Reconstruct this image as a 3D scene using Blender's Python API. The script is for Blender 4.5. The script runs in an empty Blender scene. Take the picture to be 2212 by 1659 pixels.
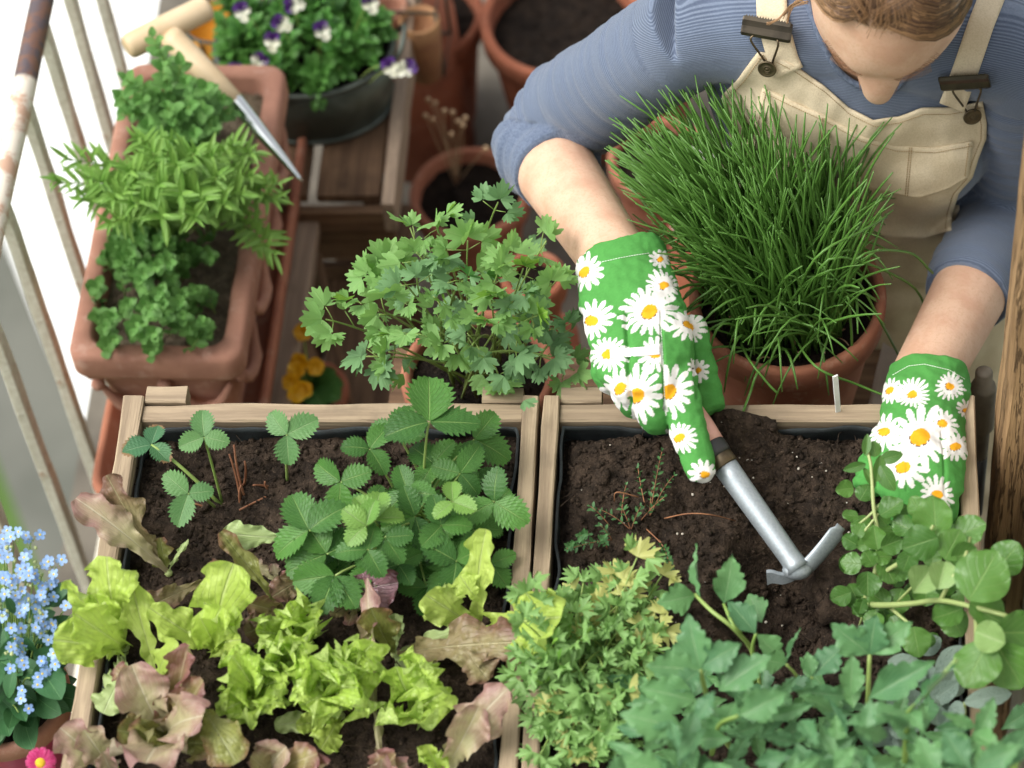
import bpy, bmesh, math, random
import numpy as np
from mathutils import Vector, Matrix, noise
from mathutils.bvhtree import BVHTree

random.seed(11)
rng = np.random.default_rng(11)
SC = bpy.context.scene
COL = SC.collection
PI = math.pi

# ------------------------------------------------------------------ camera
F, PU, PV = 6240.0, 1706.0, 829.5          # focal length and principal point of the photograph (picture 2212 wide)
TH = math.radians(54.0)                    # looking down from an upper window
FW = Vector((0, math.cos(TH), -math.sin(TH)))
UP = Vector((0, math.sin(TH), math.cos(TH)))
RT = Vector((1, 0, 0))
CAM = -FW * 2.7
cd = bpy.data.cameras.new('camera')
co = bpy.data.objects.new('camera', cd)
COL.objects.link(co)
co.location = CAM
co.rotation_euler = (PI / 2 - TH, 0, 0)
cd.sensor_width = 36.0
cd.lens = F / 2212.0 * 36.0
cd.shift_x = -(PU - 1106.0) / 2212.0
cd.clip_start = 0.05
cd.clip_end = 200.0
cd.dof.use_dof = True
cd.dof.focus_distance = 2.665
cd.dof.aperture_fstop = 4.2
SC.camera = co

# ------------------------------------------------------------------ light
SUN_EL, SUN_AZ = math.radians(54), math.radians(-98)   # azimuth measured from +Y towards +X
w = bpy.data.worlds.new('World')
SC.world = w
w.use_nodes = True
wn = w.node_tree
bg = wn.nodes['Background']
sky = wn.nodes.new('ShaderNodeTexSky')
sky.sky_type = 'NISHITA'
sky.sun_disc = False
sky.sun_elevation = SUN_EL
sky.sun_rotation = SUN_AZ
sky.air_density = 1.0
sky.dust_density = 4.0
sky.ozone_density = 0.6
hz = wn.nodes.new('ShaderNodeHueSaturation')     # thin even cloud: a paler sky
hz.inputs['Saturation'].default_value = 0.15
wn.links.new(sky.outputs[0], hz.inputs['Color'])
wn.links.new(hz.outputs[0], bg.inputs[0])
bg.inputs[1].default_value = 0.15
sl = bpy.data.lights.new('sun', 'SUN')
sl.energy = 1.25
sl.angle = math.radians(34)
sl.color = (1.0, 0.95, 0.87)
so = bpy.data.objects.new('sun', sl)
COL.objects.link(so)
sd = Vector((math.sin(SUN_AZ) * math.cos(SUN_EL), math.cos(SUN_AZ) * math.cos(SUN_EL), math.sin(SUN_EL)))
so.rotation_euler = (-sd).to_track_quat('-Z', 'Y').to_euler()
SC.view_settings.view_transform = 'Standard'
SC.view_settings.look = 'None'
SC.view_settings.gamma = 1.0
SC.view_settings.use_curve_mapping = False
SC.view_settings.exposure = 0.88
SC.render.engine = 'CYCLES'
SC.cycles.use_denoising = True
SC.cycles.max_bounces = 7
SC.cycles.transparent_max_bounces = 8

# ------------------------------------------------------------------ measuring helpers
def ray(u, v):
    return FW + RT * ((u - PU) / F) + UP * ((PV - v) / F)
def W(u, v, z):                      # point of the photograph at height z (z = 0: the crates' rims)
    d = ray(u, v)
    return CAM + d * ((z - CAM.z) / d.z)
def dep(p):
    return (p - CAM).dot(FW)
def mpp(p):                          # metres per photograph pixel at point p
    return dep(p) / F
def z1(x, y): return (192 + x * .5139, 806.4 + y * .5139)
def z2(x, y): return (1075.2 + x * .5139, 806.4 + y * .5139)
def z3(x, y): return (1036.8 + x * .5315, y * .5315)
def nz(p, s): return noise.noise(Vector(p) * s)
def lerp(a, b, t): return a + (b - a) * t
def R(a, b): return random.uniform(a, b)

# ------------------------------------------------------------------ object helpers
WM = {}
def reg(o, parent=None, m=None):
    m = m or Matrix.Identity(4)
    COL.objects.link(o)
    if parent is not None:
        o.parent = parent
        o.matrix_parent_inverse = WM[parent].inverted()
    o.matrix_basis = m
    WM[o] = m.copy()
    return o
def tag(o, label=None, cat=None, group=None, kind=None):
    if label: o['label'] = label
    if cat: o['category'] = cat
    if group: o['group'] = group
    if kind: o['kind'] = kind
    return o
def thing(name, label, cat, loc, group=None):
    o = bpy.data.objects.new(name, None)
    o.empty_display_size = 0.02
    reg(o, None, Matrix.Translation(Vector(loc)))
    return tag(o, label, cat, group)
def mesh_of(name, v, f, mat=None, smooth=True, uv=None):
    me = bpy.data.meshes.new(name)
    me.from_pydata([tuple(p) for p in v], [], f)
    if smooth:
        me.polygons.foreach_set('use_smooth', [True] * len(me.polygons))
    if uv is not None:
        l = me.uv_layers.new(name='UVMap')
        idx = np.empty(len(me.loops), dtype=np.int32)
        me.loops.foreach_get('vertex_index', idx)
        l.data.foreach_set('uv', np.asarray(uv, dtype=np.float32)[idx].ravel())
    if mat: me.materials.append(mat)
    me.update()
    return me
def obj(name, v, f, mat, parent=None, smooth=True, uv=None, m=None):
    return reg(bpy.data.objects.new(name, mesh_of(name, v, f, mat, smooth, uv)), parent, m)
def link_mesh(name, me, parent=None, m=None):
    return reg(bpy.data.objects.new(name, me), parent, m)

class MB:
    def __init__(s): s.v = []; s.f = []; s.uv = []
    def add(s, v, f, uv=None):
        n = len(s.v)
        s.v += [Vector(p) for p in v]
        s.f += [tuple(i + n for i in q) for q in f]
        s.uv += list(uv) if uv is not None else [(0.5, 0.5)] * len(v)
        return s
    def tube(s, path, r, sides=6, cap=True, flat=1.0):
        return s.add(*tube(path, r, sides, cap, flat))
    def build(s, name, mat, parent=None, smooth=True, m=None):
        return obj(name, s.v, s.f, mat, parent, smooth, s.uv, m)

def frames(path, ref=None):
    out = []
    n = len(path)
    prev = ref
    for i in range(n):
        t = (path[min(i + 1, n - 1)] - path[max(i - 1, 0)])
        t = t.normalized() if t.length > 1e-9 else Vector((0, 0, 1))
        x = prev if prev is not None else (Vector((0, 0, 1)).cross(t) if abs(t.z) < .95 else Vector((1, 0, 0)))
        x = x - t * x.dot(t)
        if x.length < 1e-6: x = t.orthogonal()
        x.normalize()
        out.append((t, x, t.cross(x)))
        prev = x
    return out
def tube(path, r, sides=6, cap=True, flat=1.0, ref=None):
    path = [Vector(p) for p in path]
    n = len(path)
    rr = r if isinstance(r, (list, tuple)) else [r] * n
    v, f = [], []
    for i, (t, x, y) in enumerate(frames(path, ref)):
        q = rr[i]
        rx, ry = q if isinstance(q, tuple) else (q, q * flat)
        for k in range(sides):
            a = 2 * PI * k / sides
            v.append(path[i] + x * (math.cos(a) * rx) + y * (math.sin(a) * ry))
    for i in range(n - 1):
        for k in range(sides):
            k2 = (k + 1) % sides
            f.append((i * sides + k, i * sides + k2, (i + 1) * sides + k2, (i + 1) * sides + k))
    if cap:
        f.append(tuple(range(sides - 1, -1, -1)))
        f.append(tuple((n - 1) * sides + k for k in range(sides)))
    return v, f
def bez(a, b, c, n=8):
    return [a * (1 - t) ** 2 + b * 2 * t * (1 - t) + c * t * t for t in [i / n for i in range(n + 1)]]
def catmull(pts, n=6):
    pts = [Vector(p) for p in pts]
    P = [pts[0] * 2 - pts[1]] + pts + [pts[-1] * 2 - pts[-2]]
    out = []
    for i in range(1, len(P) - 2):
        for k in range(n):
            t = k / n
            a, b, c, d = P[i - 1], P[i], P[i + 1], P[i + 2]
            out.append(((b * 2) + (c - a) * t + (a * 2 - b * 5 + c * 4 - d) * t * t + (b * 3 - a - c * 3 + d) * t ** 3) * .5)
    out.append(pts[-1])
    return out
def lathe(profile, segs=48, c=(0, 0, 0), sx=1.0, sy=1.0, wob=0.0):
    c = Vector(c)
    v, f = [], []
    for (r, z) in profile:
        for k in range(segs):
            a = 2 * PI * k / segs
            rr = r * (1 + wob * nz((math.cos(a), math.sin(a), z * 9), 1.7))
            v.append(c + Vector((rr * math.cos(a) * sx, rr * math.sin(a) * sy, z)))
    for i in range(len(profile) - 1):
        for k in range(segs):
            k2 = (k + 1) % segs
            f.append((i * segs + k, i * segs + k2, (i + 1) * segs + k2, (i + 1) * segs + k))
    return v, f
def axes(X, up):
    X = X.normalized()
    Z = up - X * up.dot(X)
    Z.normalize()
    return X, Z.cross(X), Z
def board_mesh(L, wd, th, rough=.0012, seed=0, nseg=10, chip=0.0):
    """a sawn board: local X along the grain, from x = 0 to L, centred in y and z, edges eased and a little uneven"""
    b = min(wd, th) * .09
    prof = [(-wd / 2 + b, -th / 2), (wd / 2 - b, -th / 2), (wd / 2, -th / 2 + b), (wd / 2, th / 2 - b),
            (wd / 2 - b, th / 2), (-wd / 2 + b, th / 2), (-wd / 2, th / 2 - b), (-wd / 2, -th / 2 + b)]
    v, f = [], []
    for i in range(nseg + 1):
        x = L * i / nseg
        for k, (y, z) in enumerate(prof):
            d = rough * nz((x * 14 + seed * 7.3, y * 40 + seed, z * 40), 1.0) * 1.6
            e = rough * nz((x * 60, k * 3.1 + seed * 5, 2.0), 1.0)
            ch = 0
            if chip: ch = chip * max(0, nz((x * 30, k * 1.7 + seed, 9), 1) - .25)
            v.append((x, y * (1 - ch) + (d + e) * (1 if y > 0 else -1), z * (1 - ch) + d * (1 if z > 0 else -1)))
    n = 8
    for i in range(nseg):
        for k in range(n):
            k2 = (k + 1) % n
            f.append((i * n + k, (i + 1) * n + k, (i + 1) * n + k2, i * n + k2))
    f.append(tuple(range(n)))
    f.append(tuple(nseg * n + k for k in range(n - 1, -1, -1)))
    return v, f
NB = [0]
def board(name, a, b, wd, th, mat, parent=None, up=Vector((0, 0, 1)), rough=.0012, chip=0.0, nseg=10):
    NB[0] += 1
    a, b = Vector(a), Vector(b)
    X, Y, Z = axes(b - a, up)
    m = Matrix((( X.x, Y.x, Z.x, a.x), (X.y, Y.y, Z.y, a.y), (X.z, Y.z, Z.z, a.z), (0, 0, 0, 1)))
    v, f = board_mesh((b - a).length, wd, th, rough, NB[0] * 1.37, nseg, chip)
    return obj(name, v, f, mat, parent, False, None, m)
ICO_V, ICO_F = None, None
def ico(sub=1):
    bm = bmesh.new()
    bmesh.ops.create_icosphere(bm, subdivisions=sub, radius=1.0)
    v = [p.co.copy() for p in bm.verts]
    f = [tuple(q.index for q in p.verts) for p in bm.faces]
    bm.free()
    return v, f

# ------------------------------------------------------------------ materials
def lin(h, k=1.0):
    h = h.lstrip('#')
    c = [int(h[i:i + 2], 16) / 255 for i in (0, 2, 4)]
    return tuple(k * (x / 12.92 if x <= .04045 else ((x + .055) / 1.055) ** 2.4) for x in c) + (1.0,)
class NT:
    def __init__(s, name):
        s.m = bpy.data.materials.new(name)
        s.m.use_nodes = True
        s.t = s.m.node_tree
        s.b = s.t.nodes['Principled BSDF']
        s.out = s.t.nodes['Material Output']
    def n(s, typ, props=None, **inp):
        nd = s.t.nodes.new('ShaderNode' + typ)
        for k, v in (props or {}).items(): setattr(nd, k, v)
        for k, v in inp.items():
            key = int(k[1:]) if k[0] == 'i' and k[1:].isdigit() else k.replace('_', ' ')
            s.put(nd.inputs[key], v)
        return nd
    def put(s, sock, v):
        if isinstance(v, bpy.types.NodeSocket): s.t.links.new(v, sock)
        elif isinstance(v, bpy.types.Node): s.t.links.new(v.outputs[0], sock)
        else: sock.default_value = v
    def math(s, op, a, b=0.0, c=0.0, clamp=False):
        nd = s.t.nodes.new('ShaderNodeMath'); nd.operation = op; nd.use_clamp = clamp
        s.put(nd.inputs[0], a); s.put(nd.inputs[1], b); s.put(nd.inputs[2], c)
        return nd.outputs[0]
    def mix(s, f, a, b):
        nd = s.t.nodes.new('ShaderNodeMix'); nd.data_type = 'RGBA'
        s.put(nd.inputs[0], f); s.put(nd.inputs[6], a); s.put(nd.inputs[7], b)
        return nd.outputs[2]
    def ramp(s, x, a, b, lo=0.0, hi=1.0, smooth=True):
        nd = s.t.nodes.new('ShaderNodeMapRange')
        if smooth: nd.interpolation_type = 'SMOOTHSTEP'
        for i, v in enumerate((x, a, b, lo, hi)): s.put(nd.inputs[i], v)
        return nd.outputs[0]
    def noise(s, vec, scale, detail=4.0, rough=.6):
        nd = s.n('TexNoise', None, Vector=vec, Scale=scale, Detail=detail, Roughness=rough)
        return nd.outputs[0]
    def bump(s, h, strength=.3, dist=.001):
        nd = s.n('Bump', None, Height=h, Strength=strength, Distance=dist)
        s.put(s.b.inputs['Normal'], nd.outputs[0])
        return nd.outputs[0]
    def set(s, **k):
        for a, v in k.items(): s.put(s.b.inputs[a.replace('_', ' ')], v)

def m_plain(name, c1, c2=None, scale=20.0, rough=.6, bump=.2, bscale=60.0, metal=0.0, bdist=.001, spec=.5, lo=.35, hi=.65):
    t = NT(name)
    co_ = t.n('TexCoord').outputs['Object']
    if c2:
        t.set(Base_Color=t.mix(t.ramp(t.noise(co_, scale, 5), lo, hi), c1, c2))
    else:
        t.set(Base_Color=c1)
    t.set(Roughness=rough, Metallic=metal, Specular_IOR_Level=spec)
    if bump: t.bump(t.noise(co_, bscale, 5), bump, bdist)
    return t.m
def m_wood(name, light, dark, stain, gscale=1.0, rough=.8, bump=.6, bd=.0012, crack=0):
    t = NT(name)
    co_ = t.n('TexCoord').outputs['Object']
    rnd = t.n('ObjectInfo').outputs['Random']
    off = t.n('CombineXYZ', None, X=t.math('MULTIPLY', rnd, 13.0), Y=t.math('MULTIPLY', rnd, 7.0), Z=t.math('MULTIPLY', rnd, 3.0))
    p = t.n('VectorMath', {'operation': 'ADD'}, i0=co_, i1=off.outputs[0]).outputs[0]
    st = t.n('Mapping', None, Vector=p, Scale=(6 * gscale, 110 * gscale, 110 * gscale)).outputs[0]
    st2 = t.n('Mapping', None, Vector=p, Scale=(14 * gscale, 420 * gscale, 420 * gscale)).outputs[0]
    g = t.noise(st, 1.0, 4, .6)
    g2 = t.noise(st2, 1.0, 3, .6)
    blot = t.noise(p, 16.0, 4, .6)
    c = t.mix(t.ramp(g, .3, .7), dark, light)
    c = t.mix(t.math('MULTIPLY', t.ramp(g2, .52, .7), .55), c, dark)
    c = t.mix(t.math('MULTIPLY', t.ramp(blot, .52, .75), .6), c, stain)
    c = t.mix(t.math('MULTIPLY', t.ramp(rnd, 0, 1), .25), c, stain)
    t.set(Base_Color=c, Roughness=rough, Specular_IOR_Level=.25)
    h = t.math('ADD', t.math('MULTIPLY', g, .6), t.math('MULTIPLY', g2, .8))
    if crack:
        ck = t.noise(t.n('Mapping', None, Vector=p, Scale=(3.2, 60, 60)).outputs[0], 1.0, 5, .7)
        ln = t.ramp(t.math('ABSOLUTE', t.math('SUBTRACT', ck, .5)), .022, .0)
        t.set(Base_Color=t.mix(t.math('MULTIPLY', ln, .75), c, dark))
        h = t.math('SUBTRACT', h, t.math('MULTIPLY', ln, 1.4))
    t.bump(h, bump, bd)
    return t.m
def m_terra(name, c1, c2, lime):
    t = NT(name)
    co_ = t.n('TexCoord').outputs['Object']
    n1 = t.noise(co_, 14, 5); n2 = t.noise(co_, 45, 5, .7)
    c = t.mix(t.ramp(n1, .35, .65), c1, c2)
    c = t.mix(t.math('MULTIPLY', t.ramp(n2, .52, .72), .55), c, lime)
    t.set(Base_Color=c, Roughness=.85, Specular_IOR_Level=.25)
    t.bump(t.noise(co_, 260, 4), .25, .001)
    return t.m
def m_leaf(name, c1, c2, vein, back=None, tip=None, tipr=(.3, .9), nside=7.0, sweep=.55, trans=.28, rough=.42, bump=.5, midw=.07, sidek=.5,
           mot=(55.0, .5), spec=.4, tcol=None, edge=None, quilt=0.0):
    """leaf: UV x across the blade, y along it"""
    t = NT(name)
    tc = t.n('TexCoord')
    uv = t.n('SeparateXYZ', None, Vector=tc.outputs['UV'])
    rnd = t.n('ObjectInfo').outputs['Random']
    a = t.math('MULTIPLY', t.math('ABSOLUTE', t.math('SUBTRACT', uv.outputs[0], .5)), 2.0)
    y = uv.outputs[1]
    mid = t.ramp(a, midw, midw * .3)
    s = t.math('FRACT', t.math('MULTIPLY', t.math('SUBTRACT', y, t.math('MULTIPLY', a, sweep)), nside))
    side = t.ramp(t.math('ABSOLUTE', t.math('SUBTRACT', s, .5)), .40, .5)
    vf = t.math('MAXIMUM', mid, t.math('MULTIPLY', side, sidek))
    off = t.n('CombineXYZ', None, X=t.math('MULTIPLY', rnd, 9.0), Y=t.math('MULTIPLY', rnd, 5.0), Z=rnd)
    geo = t.n('NewGeometry')
    p = t.n('VectorMath', {'operation': 'ADD'}, i0=geo.outputs['Position'], i1=off.outputs[0]).outputs[0]
    nn = t.noise(p, mot[0], 4)
    fac = t.ramp(t.math('ADD', t.math('MULTIPLY', rnd, 1 - mot[1]), t.math('MULTIPLY', nn, mot[1])), .2, .75)
    c = t.mix(fac, c1, c2)
    if tip:
        tf = t.ramp(t.math('ADD', t.math('ADD', t.math('MULTIPLY', y, .65), t.math('MULTIPLY', a, .35)), t.math('MULTIPLY', t.math('SUBTRACT', nn, .5), .9)), tipr[0], tipr[1])
        c = t.mix(tf, c, tip)
    if edge:
        c = t.mix(t.math('MULTIPLY', t.ramp(t.math('ADD', a, t.math('MULTIPLY', t.math('SUBTRACT', nn, .5), .7)), .8, 1.02), .8), c, edge)
    c = t.mix(t.math('MULTIPLY', vf, .65), c, vein)
    if back:
        c = t.mix(t.math('MULTIPLY', geo.outputs['Backfacing'], .8), c, back)
    t.set(Base_Color=c, Roughness=rough, Specular_IOR_Level=spec)
    h = t.math('SUBTRACT', t.math('MULTIPLY', t.noise(p, 420.0, 2), .35), t.math('MULTIPLY', vf, .9))
    if quilt:
        vo = t.n('TexVoronoi', None, Vector=p, Scale=quilt)
        h = t.math('ADD', h, t.math('MULTIPLY', t.ramp(vo.outputs[0], .0, .6, 1.0, 0.0), 1.2))
    nrm = t.bump(h, bump, .0018 if quilt and quilt < 300 else .0012)
    tr = t.n('BsdfTranslucent', None, Color=t.mix(.5, c, tcol or c1), Normal=nrm)
    ms = t.n('MixShader', None, Fac=trans, i1=t.b.outputs[0], i2=tr.outputs[0])
    t.t.links.new(ms.outputs[0], t.out.inputs[0])
    return t.m

M = {}
M['wood'] = m_wood('weathered_pine', lin('#b09d82'), lin('#8a7964'), lin('#736656'))
M['wood_in'] = m_wood('weathered_pine_damp', lin('#7d6248'), lin('#54402e'), lin('#3f3126'))
M['wood_grey'] = m_wood('grey_plank', lin('#a5917c'), lin('#7b6a5b'), lin('#655749'), .7)
M['wood_brown'] = m_wood('brown_plank', lin('#7a6048'), lin('#4f3b2b'), lin('#382a20'), .7)
M['wood_post'] = m_wood('cracked_post', lin('#a4845f'), lin('#6f563c'), lin('#947c5c'), .6, .75, 1.0, .004, 1)
M['wood_pale'] = m_plain('turned_beech', lin('#d3bd9c'), lin('#c4ab86'), 9, .5, .1, 200)
M['liner'] = m_plain('black_weed_fabric', lin('#20282a'), lin('#14191a'), 60, .75, .6, 900)
def m_soil(name, a, b, c):
    t = NT(name)
    co_ = t.n('TexCoord').outputs['Object']
    n1 = t.noise(co_, 60, 6, .7); n2 = t.noise(co_, 300, 4, .7); n3 = t.noise(co_, 12, 3)
    col = t.mix(t.ramp(n1, .35, .68), a, b)
    col = t.mix(t.math('MULTIPLY', t.ramp(n2, .56, .75), .6), col, c)
    col = t.mix(t.math('MULTIPLY', t.ramp(n3, .45, .7), .45), col, a)
    t.set(Base_Color=col, Roughness=.95, Specular_IOR_Level=.15)
    t.bump(t.math('ADD', n1, t.math('MULTIPLY', n2, 1.3)), 1.0, .004)
    return t.m
M['soil'] = m_soil('peaty_soil', lin('#2b241e'), lin('#4f4237'), lin('#85725f'))
M['soil_dark'] = m_soil('damp_soil', lin('#191411'), lin('#2f261f'), lin('#54473a'))
M['soil_grey'] = m_soil('dry_grey_soil', lin('#685d4e'), lin('#8f816b'), lin('#ac9f88'))
M['terra'] = m_terra('terracotta', lin('#a26b53'), lin('#905c48'), lin('#b28e78'))
M['terra_pink'] = m_terra('old_terracotta', lin('#a97c68'), lin('#956b5a'), lin('#bb9a8a'))
M['terra_dark'] = m_terra('stained_terracotta', lin('#955a42'), lin('#7c4a37'), lin('#a3745e'))
M['zinc'] = m_plain('weathered_zinc', lin('#5f665f'), lin('#474d46'), 22, .5, .1, 90, .6)
M['steel'] = m_plain('galvanised_steel', lin('#a6aeb2'), lin('#98a1a7'), 420, .48, .1, 700, .55)
M['chrome'] = m_plain('polished_steel', lin('#d8dcdc'), None, 20, .16, 0, 10, 1.0)
M['brass'] = m_plain('aged_brass', lin('#6a5d48'), lin('#53493a'), 60, .42, .1, 300, .85)
M['gunmetal'] = m_plain('dark_buckle', lin('#4a4338'), lin('#38332b'), 40, .33, .05, 300, .8)
M['pink_grip'] = m_plain('pink_grip', lin('#d3a294'), lin('#c49082'), 30, .5, .1, 200)
M['black_plastic'] = m_plain('black_collar', lin('#2b2b2b'), None, 20, .45, 0)
M['white_plastic'] = m_plain('white_label', lin('#dcdcd8'), lin('#cfcfca'), 40, .4, .05, 100)
M['white_paper'] = m_plain('white_paper', lin('#cfc9be'), lin('#bdb6aa'), 12, .8, .2, 40)
M['plaster'] = m_plain('house_plaster', lin('#c9c5b8'), lin('#b4afa2'), 10, .9, .7, 120, 0, .003)
M['floor'] = m_plain('balcony_concrete', lin('#6d675c'), lin('#575249'), 9, .9, .4, 160)
M['white_roof'] = m_plain('white_roof', lin('#f0f1ec'), lin('#e4e7e4'), 1.2, .8, .05, 20)
M['path'] = m_plain('grey_paving', lin('#63645c'), lin('#55574f'), 2.5, .9, .2, 30)
M['stalk'] = m_leaf('green_stalk', lin('#7d9a4c'), lin('#8fa65c'), lin('#9ab06a'), trans=.1, bump=.05, sidek=0)
M['stalk_pale'] = m_leaf('pale_stalk', lin('#a5b276'), lin('#93a565'), lin('#b9c48c'), trans=.15, bump=.05, sidek=0)
M['stalk_red'] = m_plain('dry_stalk', lin('#7b5238'), lin('#9a6a48'), 60, .7, .1)
def m_paintrail(name):
    t = NT(name)
    co_ = t.n('TexCoord').outputs['Object']
    n1 = t.noise(co_, 26, 5, .65); n2 = t.noise(co_, 8, 3); n3 = t.noise(co_, 120, 4)
    c = t.mix(t.ramp(n3, .3, .7), lin('#d9d5c6'), lin('#c6bfae'))
    c = t.mix(t.ramp(n1, .62, .66), c, lin('#b39a84'))
    c = t.mix(t.ramp(n1, .69, .72), c, lin('#7d685a'))
    t.set(Base_Color=c, Roughness=.65)
    t.bump(t.ramp(n1, .56, .64), .5, .0015)
    return t.m
M['rail'] = m_paintrail('flaking_white_paint')
def m_handrail(name):
    t = NT(name)
    co_ = t.n('TexCoord').outputs['Object']
    n1 = t.noise(co_, 18, 5, .7)
    sp = t.n('SeparateXYZ', None, Vector=co_)
    worn = t.math('ADD', t.ramp(sp.outputs[1], .43, .50), t.math('MULTIPLY', t.math('SUBTRACT', n1, .5), .6))
    c = t.mix(t.ramp(n1, .45, .55), lin('#d6cdbd'), lin('#b5937c'))
    c = t.mix(t.ramp(worn, .45, .6), c, t.mix(t.ramp(t.noise(co_, 70, 4), .4, .6), lin('#4d4347'), lin('#6a4a3a')))
    t.set(Base_Color=c, Roughness=.6)
    t.bump(n1, .5, .002)
    return t.m
M['handrail'] = m_handrail('worn_handrail')

# ------------------------------------------------------------------ the setting
Z_FLOOR = -0.76
def slab(name, x0, x1, y0, y1, z0, z1, mat, kind='structure', parent=None):
    v = [(x, y, z) for z in (z0, z1) for y in (y0, y1) for x in (x0, x1)]
    f = [(0, 2, 3, 1), (4, 5, 7, 6), (0, 1, 5, 4), (2, 6, 7, 3), (0, 4, 6, 2), (1, 3, 7, 5)]
    o = obj(name, v, f, mat, parent, False)
    if kind: o['kind'] = kind
    return o
def sheet(name, pts, z, mat):
    o = obj(name, [(p[0], p[1], z) for p in pts], [tuple(range(len(pts)))], mat, None, False)
    o['kind'] = 'structure'
    return o
m_lawn = m_plain('lawn', lin('#4e6a2c'), lin('#3e5722'), 3, .9, .5, 40)
sheet('lawn', [(-90, -60), (90, -60), (90, 120), (-90, 120)], -3.6, m_lawn)
gdir = Vector((.43, -.90, 0)).normalized()
gper = Vector((gdir.y, -gdir.x, 0))           # towards the balcony's left
p0 = W(0, 490, -3.5); p1 = W(30, 1090, -3.6)
a0 = p0 - gdir * 14; a1 = p0 + gdir * 14
b0 = p1 - gdir * 14; b1 = p1 + gdir * 14
sheet('path', [a0 + Vector((1.5, .6, 0)), a1 + Vector((1.5, .6, 0)), b1, b0], -3.596, M['path'])
# low white roof of the garden shed beyond the path
q = [p0 - gdir * 6, p0 + gdir * 2.1, p0 + gdir * 2.1 + Vector((3, 1.4, 0)), p0 - gdir * 6 + Vector((3, 1.4, 0))]
q[0] = q[0] + Vector((-0.0, 0, 0))
shed = thing('garden_shed', 'low garden building with a flat white roof below the balcony railing', 'shed', (q[1].x, q[1].y, -3.596))
far = [p0 - gdir * 7, p0 + gdir * 5]
rq = [(far[0].x, far[0].y), (far[1].x, far[1].y), (far[1].x + 9.0, far[1].y + 4.3), (far[0].x + 9.0, far[0].y + 4.3)]
def prism(name, poly, z0, z1, mat, parent):
    n = len(poly)
    v = [(x, y, z0) for x, y in poly] + [(x, y, z1) for x, y in poly]
    f = [tuple(range(n - 1, -1, -1)), tuple(range(n, 2 * n))] + [(i, (i + 1) % n, n + (i + 1) % n, n + i) for i in range(n)]
    return obj(name, v, f, mat, parent, False)
prism('roof', rq, -3.5 - .06, -3.5, M['white_roof'], shed)
ins = .05
prism('wall', [(rq[0][0] + ins, rq[0][1]), (rq[1][0] + ins, rq[1][1] + .05), (rq[2][0] - .1, rq[2][1]), (rq[3][0] - .1, rq[3][1])], -3.595, -3.562, M['plaster'], shed)
slab('balcony_floor', -.88, .80, -.9, 3.2, Z_FLOOR - .12, Z_FLOOR, M['floor'])
house = slab('house_wall', .232, 1.2, -3.4, -.075, Z_FLOOR + .001, 1.0, M['plaster'])

# window post at the right
post = thing('window_post', 'cracked brown wooden post at the corner of the plaster wall', 'post', (.215, -.05, Z_FLOOR))
board('post_timber', (.222, -.04, Z_FLOOR), (.222, -.04, 1.1), .062, .056, M['wood_post'], post, Vector((-1, 0, 0)), .0016, 0, 40)
board('cover_strip', (.2545, -.0575, Z_FLOOR), (.2545, -.0575, 1.1), .02, .0355, M['wood_post'], post, Vector((0, -1, 0)), .001, 0, 30)

# railing
ZR = -.10
pr = [W(110, -40, ZR), W(92, 0, ZR), W(40, 210, ZR), W(-2, 430, ZR), W(-60, 760, ZR), W(-110, 1130, ZR), W(-150, 1500, ZR)]
XR = sum(p.x for p in pr[:4]) / 4
rail = thing('balcony_railing', 'white flaking metal railing with thin bars and a worn rusty handrail', 'railing', (XR, .2, Z_FLOOR))
ya, yb = -.9, W(165, -420, ZR).y
ra_, rb_ = W(92, 0, ZR), W(1, 425, ZR)
def XR_(y): return ra_.x + (rb_.x - ra_.x) * (y - ra_.y) / (rb_.y - ra_.y) * .75
hp = [Vector((XR_(y) + .002 * nz((y * 5, 0, 0), 1), y, ZR)) for y in np.linspace(ya, yb, 60)]
v, f = tube(hp, .0125, 14)
obj('handrail', v, f, M['handrail'], rail)
ysb = [W(96, 40, ZR).y, W(60, 215, ZR).y, W(5, 435, ZR).y]
step = .105
y_first = ysb[0]
bar_y = [y_first + step * k for k in range(2, 0, -1)] + ysb + [W(-52, 640, ZR).y - .0, W(-90, 900, ZR).y, W(-130, 1130, ZR).y]
for y in bar_y:
    board('bar', (XR_(y) + .002, y, Z_FLOOR + .03), (XR_(y) + .002, y, ZR - .008), .017, .012, M['rail'], rail, Vector((1, 0, 0)), .0006, 0, 26)
board('bottom_rail', (XR_(ya), ya, Z_FLOOR + .045), (XR_(yb), yb, Z_FLOOR + .045), .03, .012, M['rail'], rail)

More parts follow.
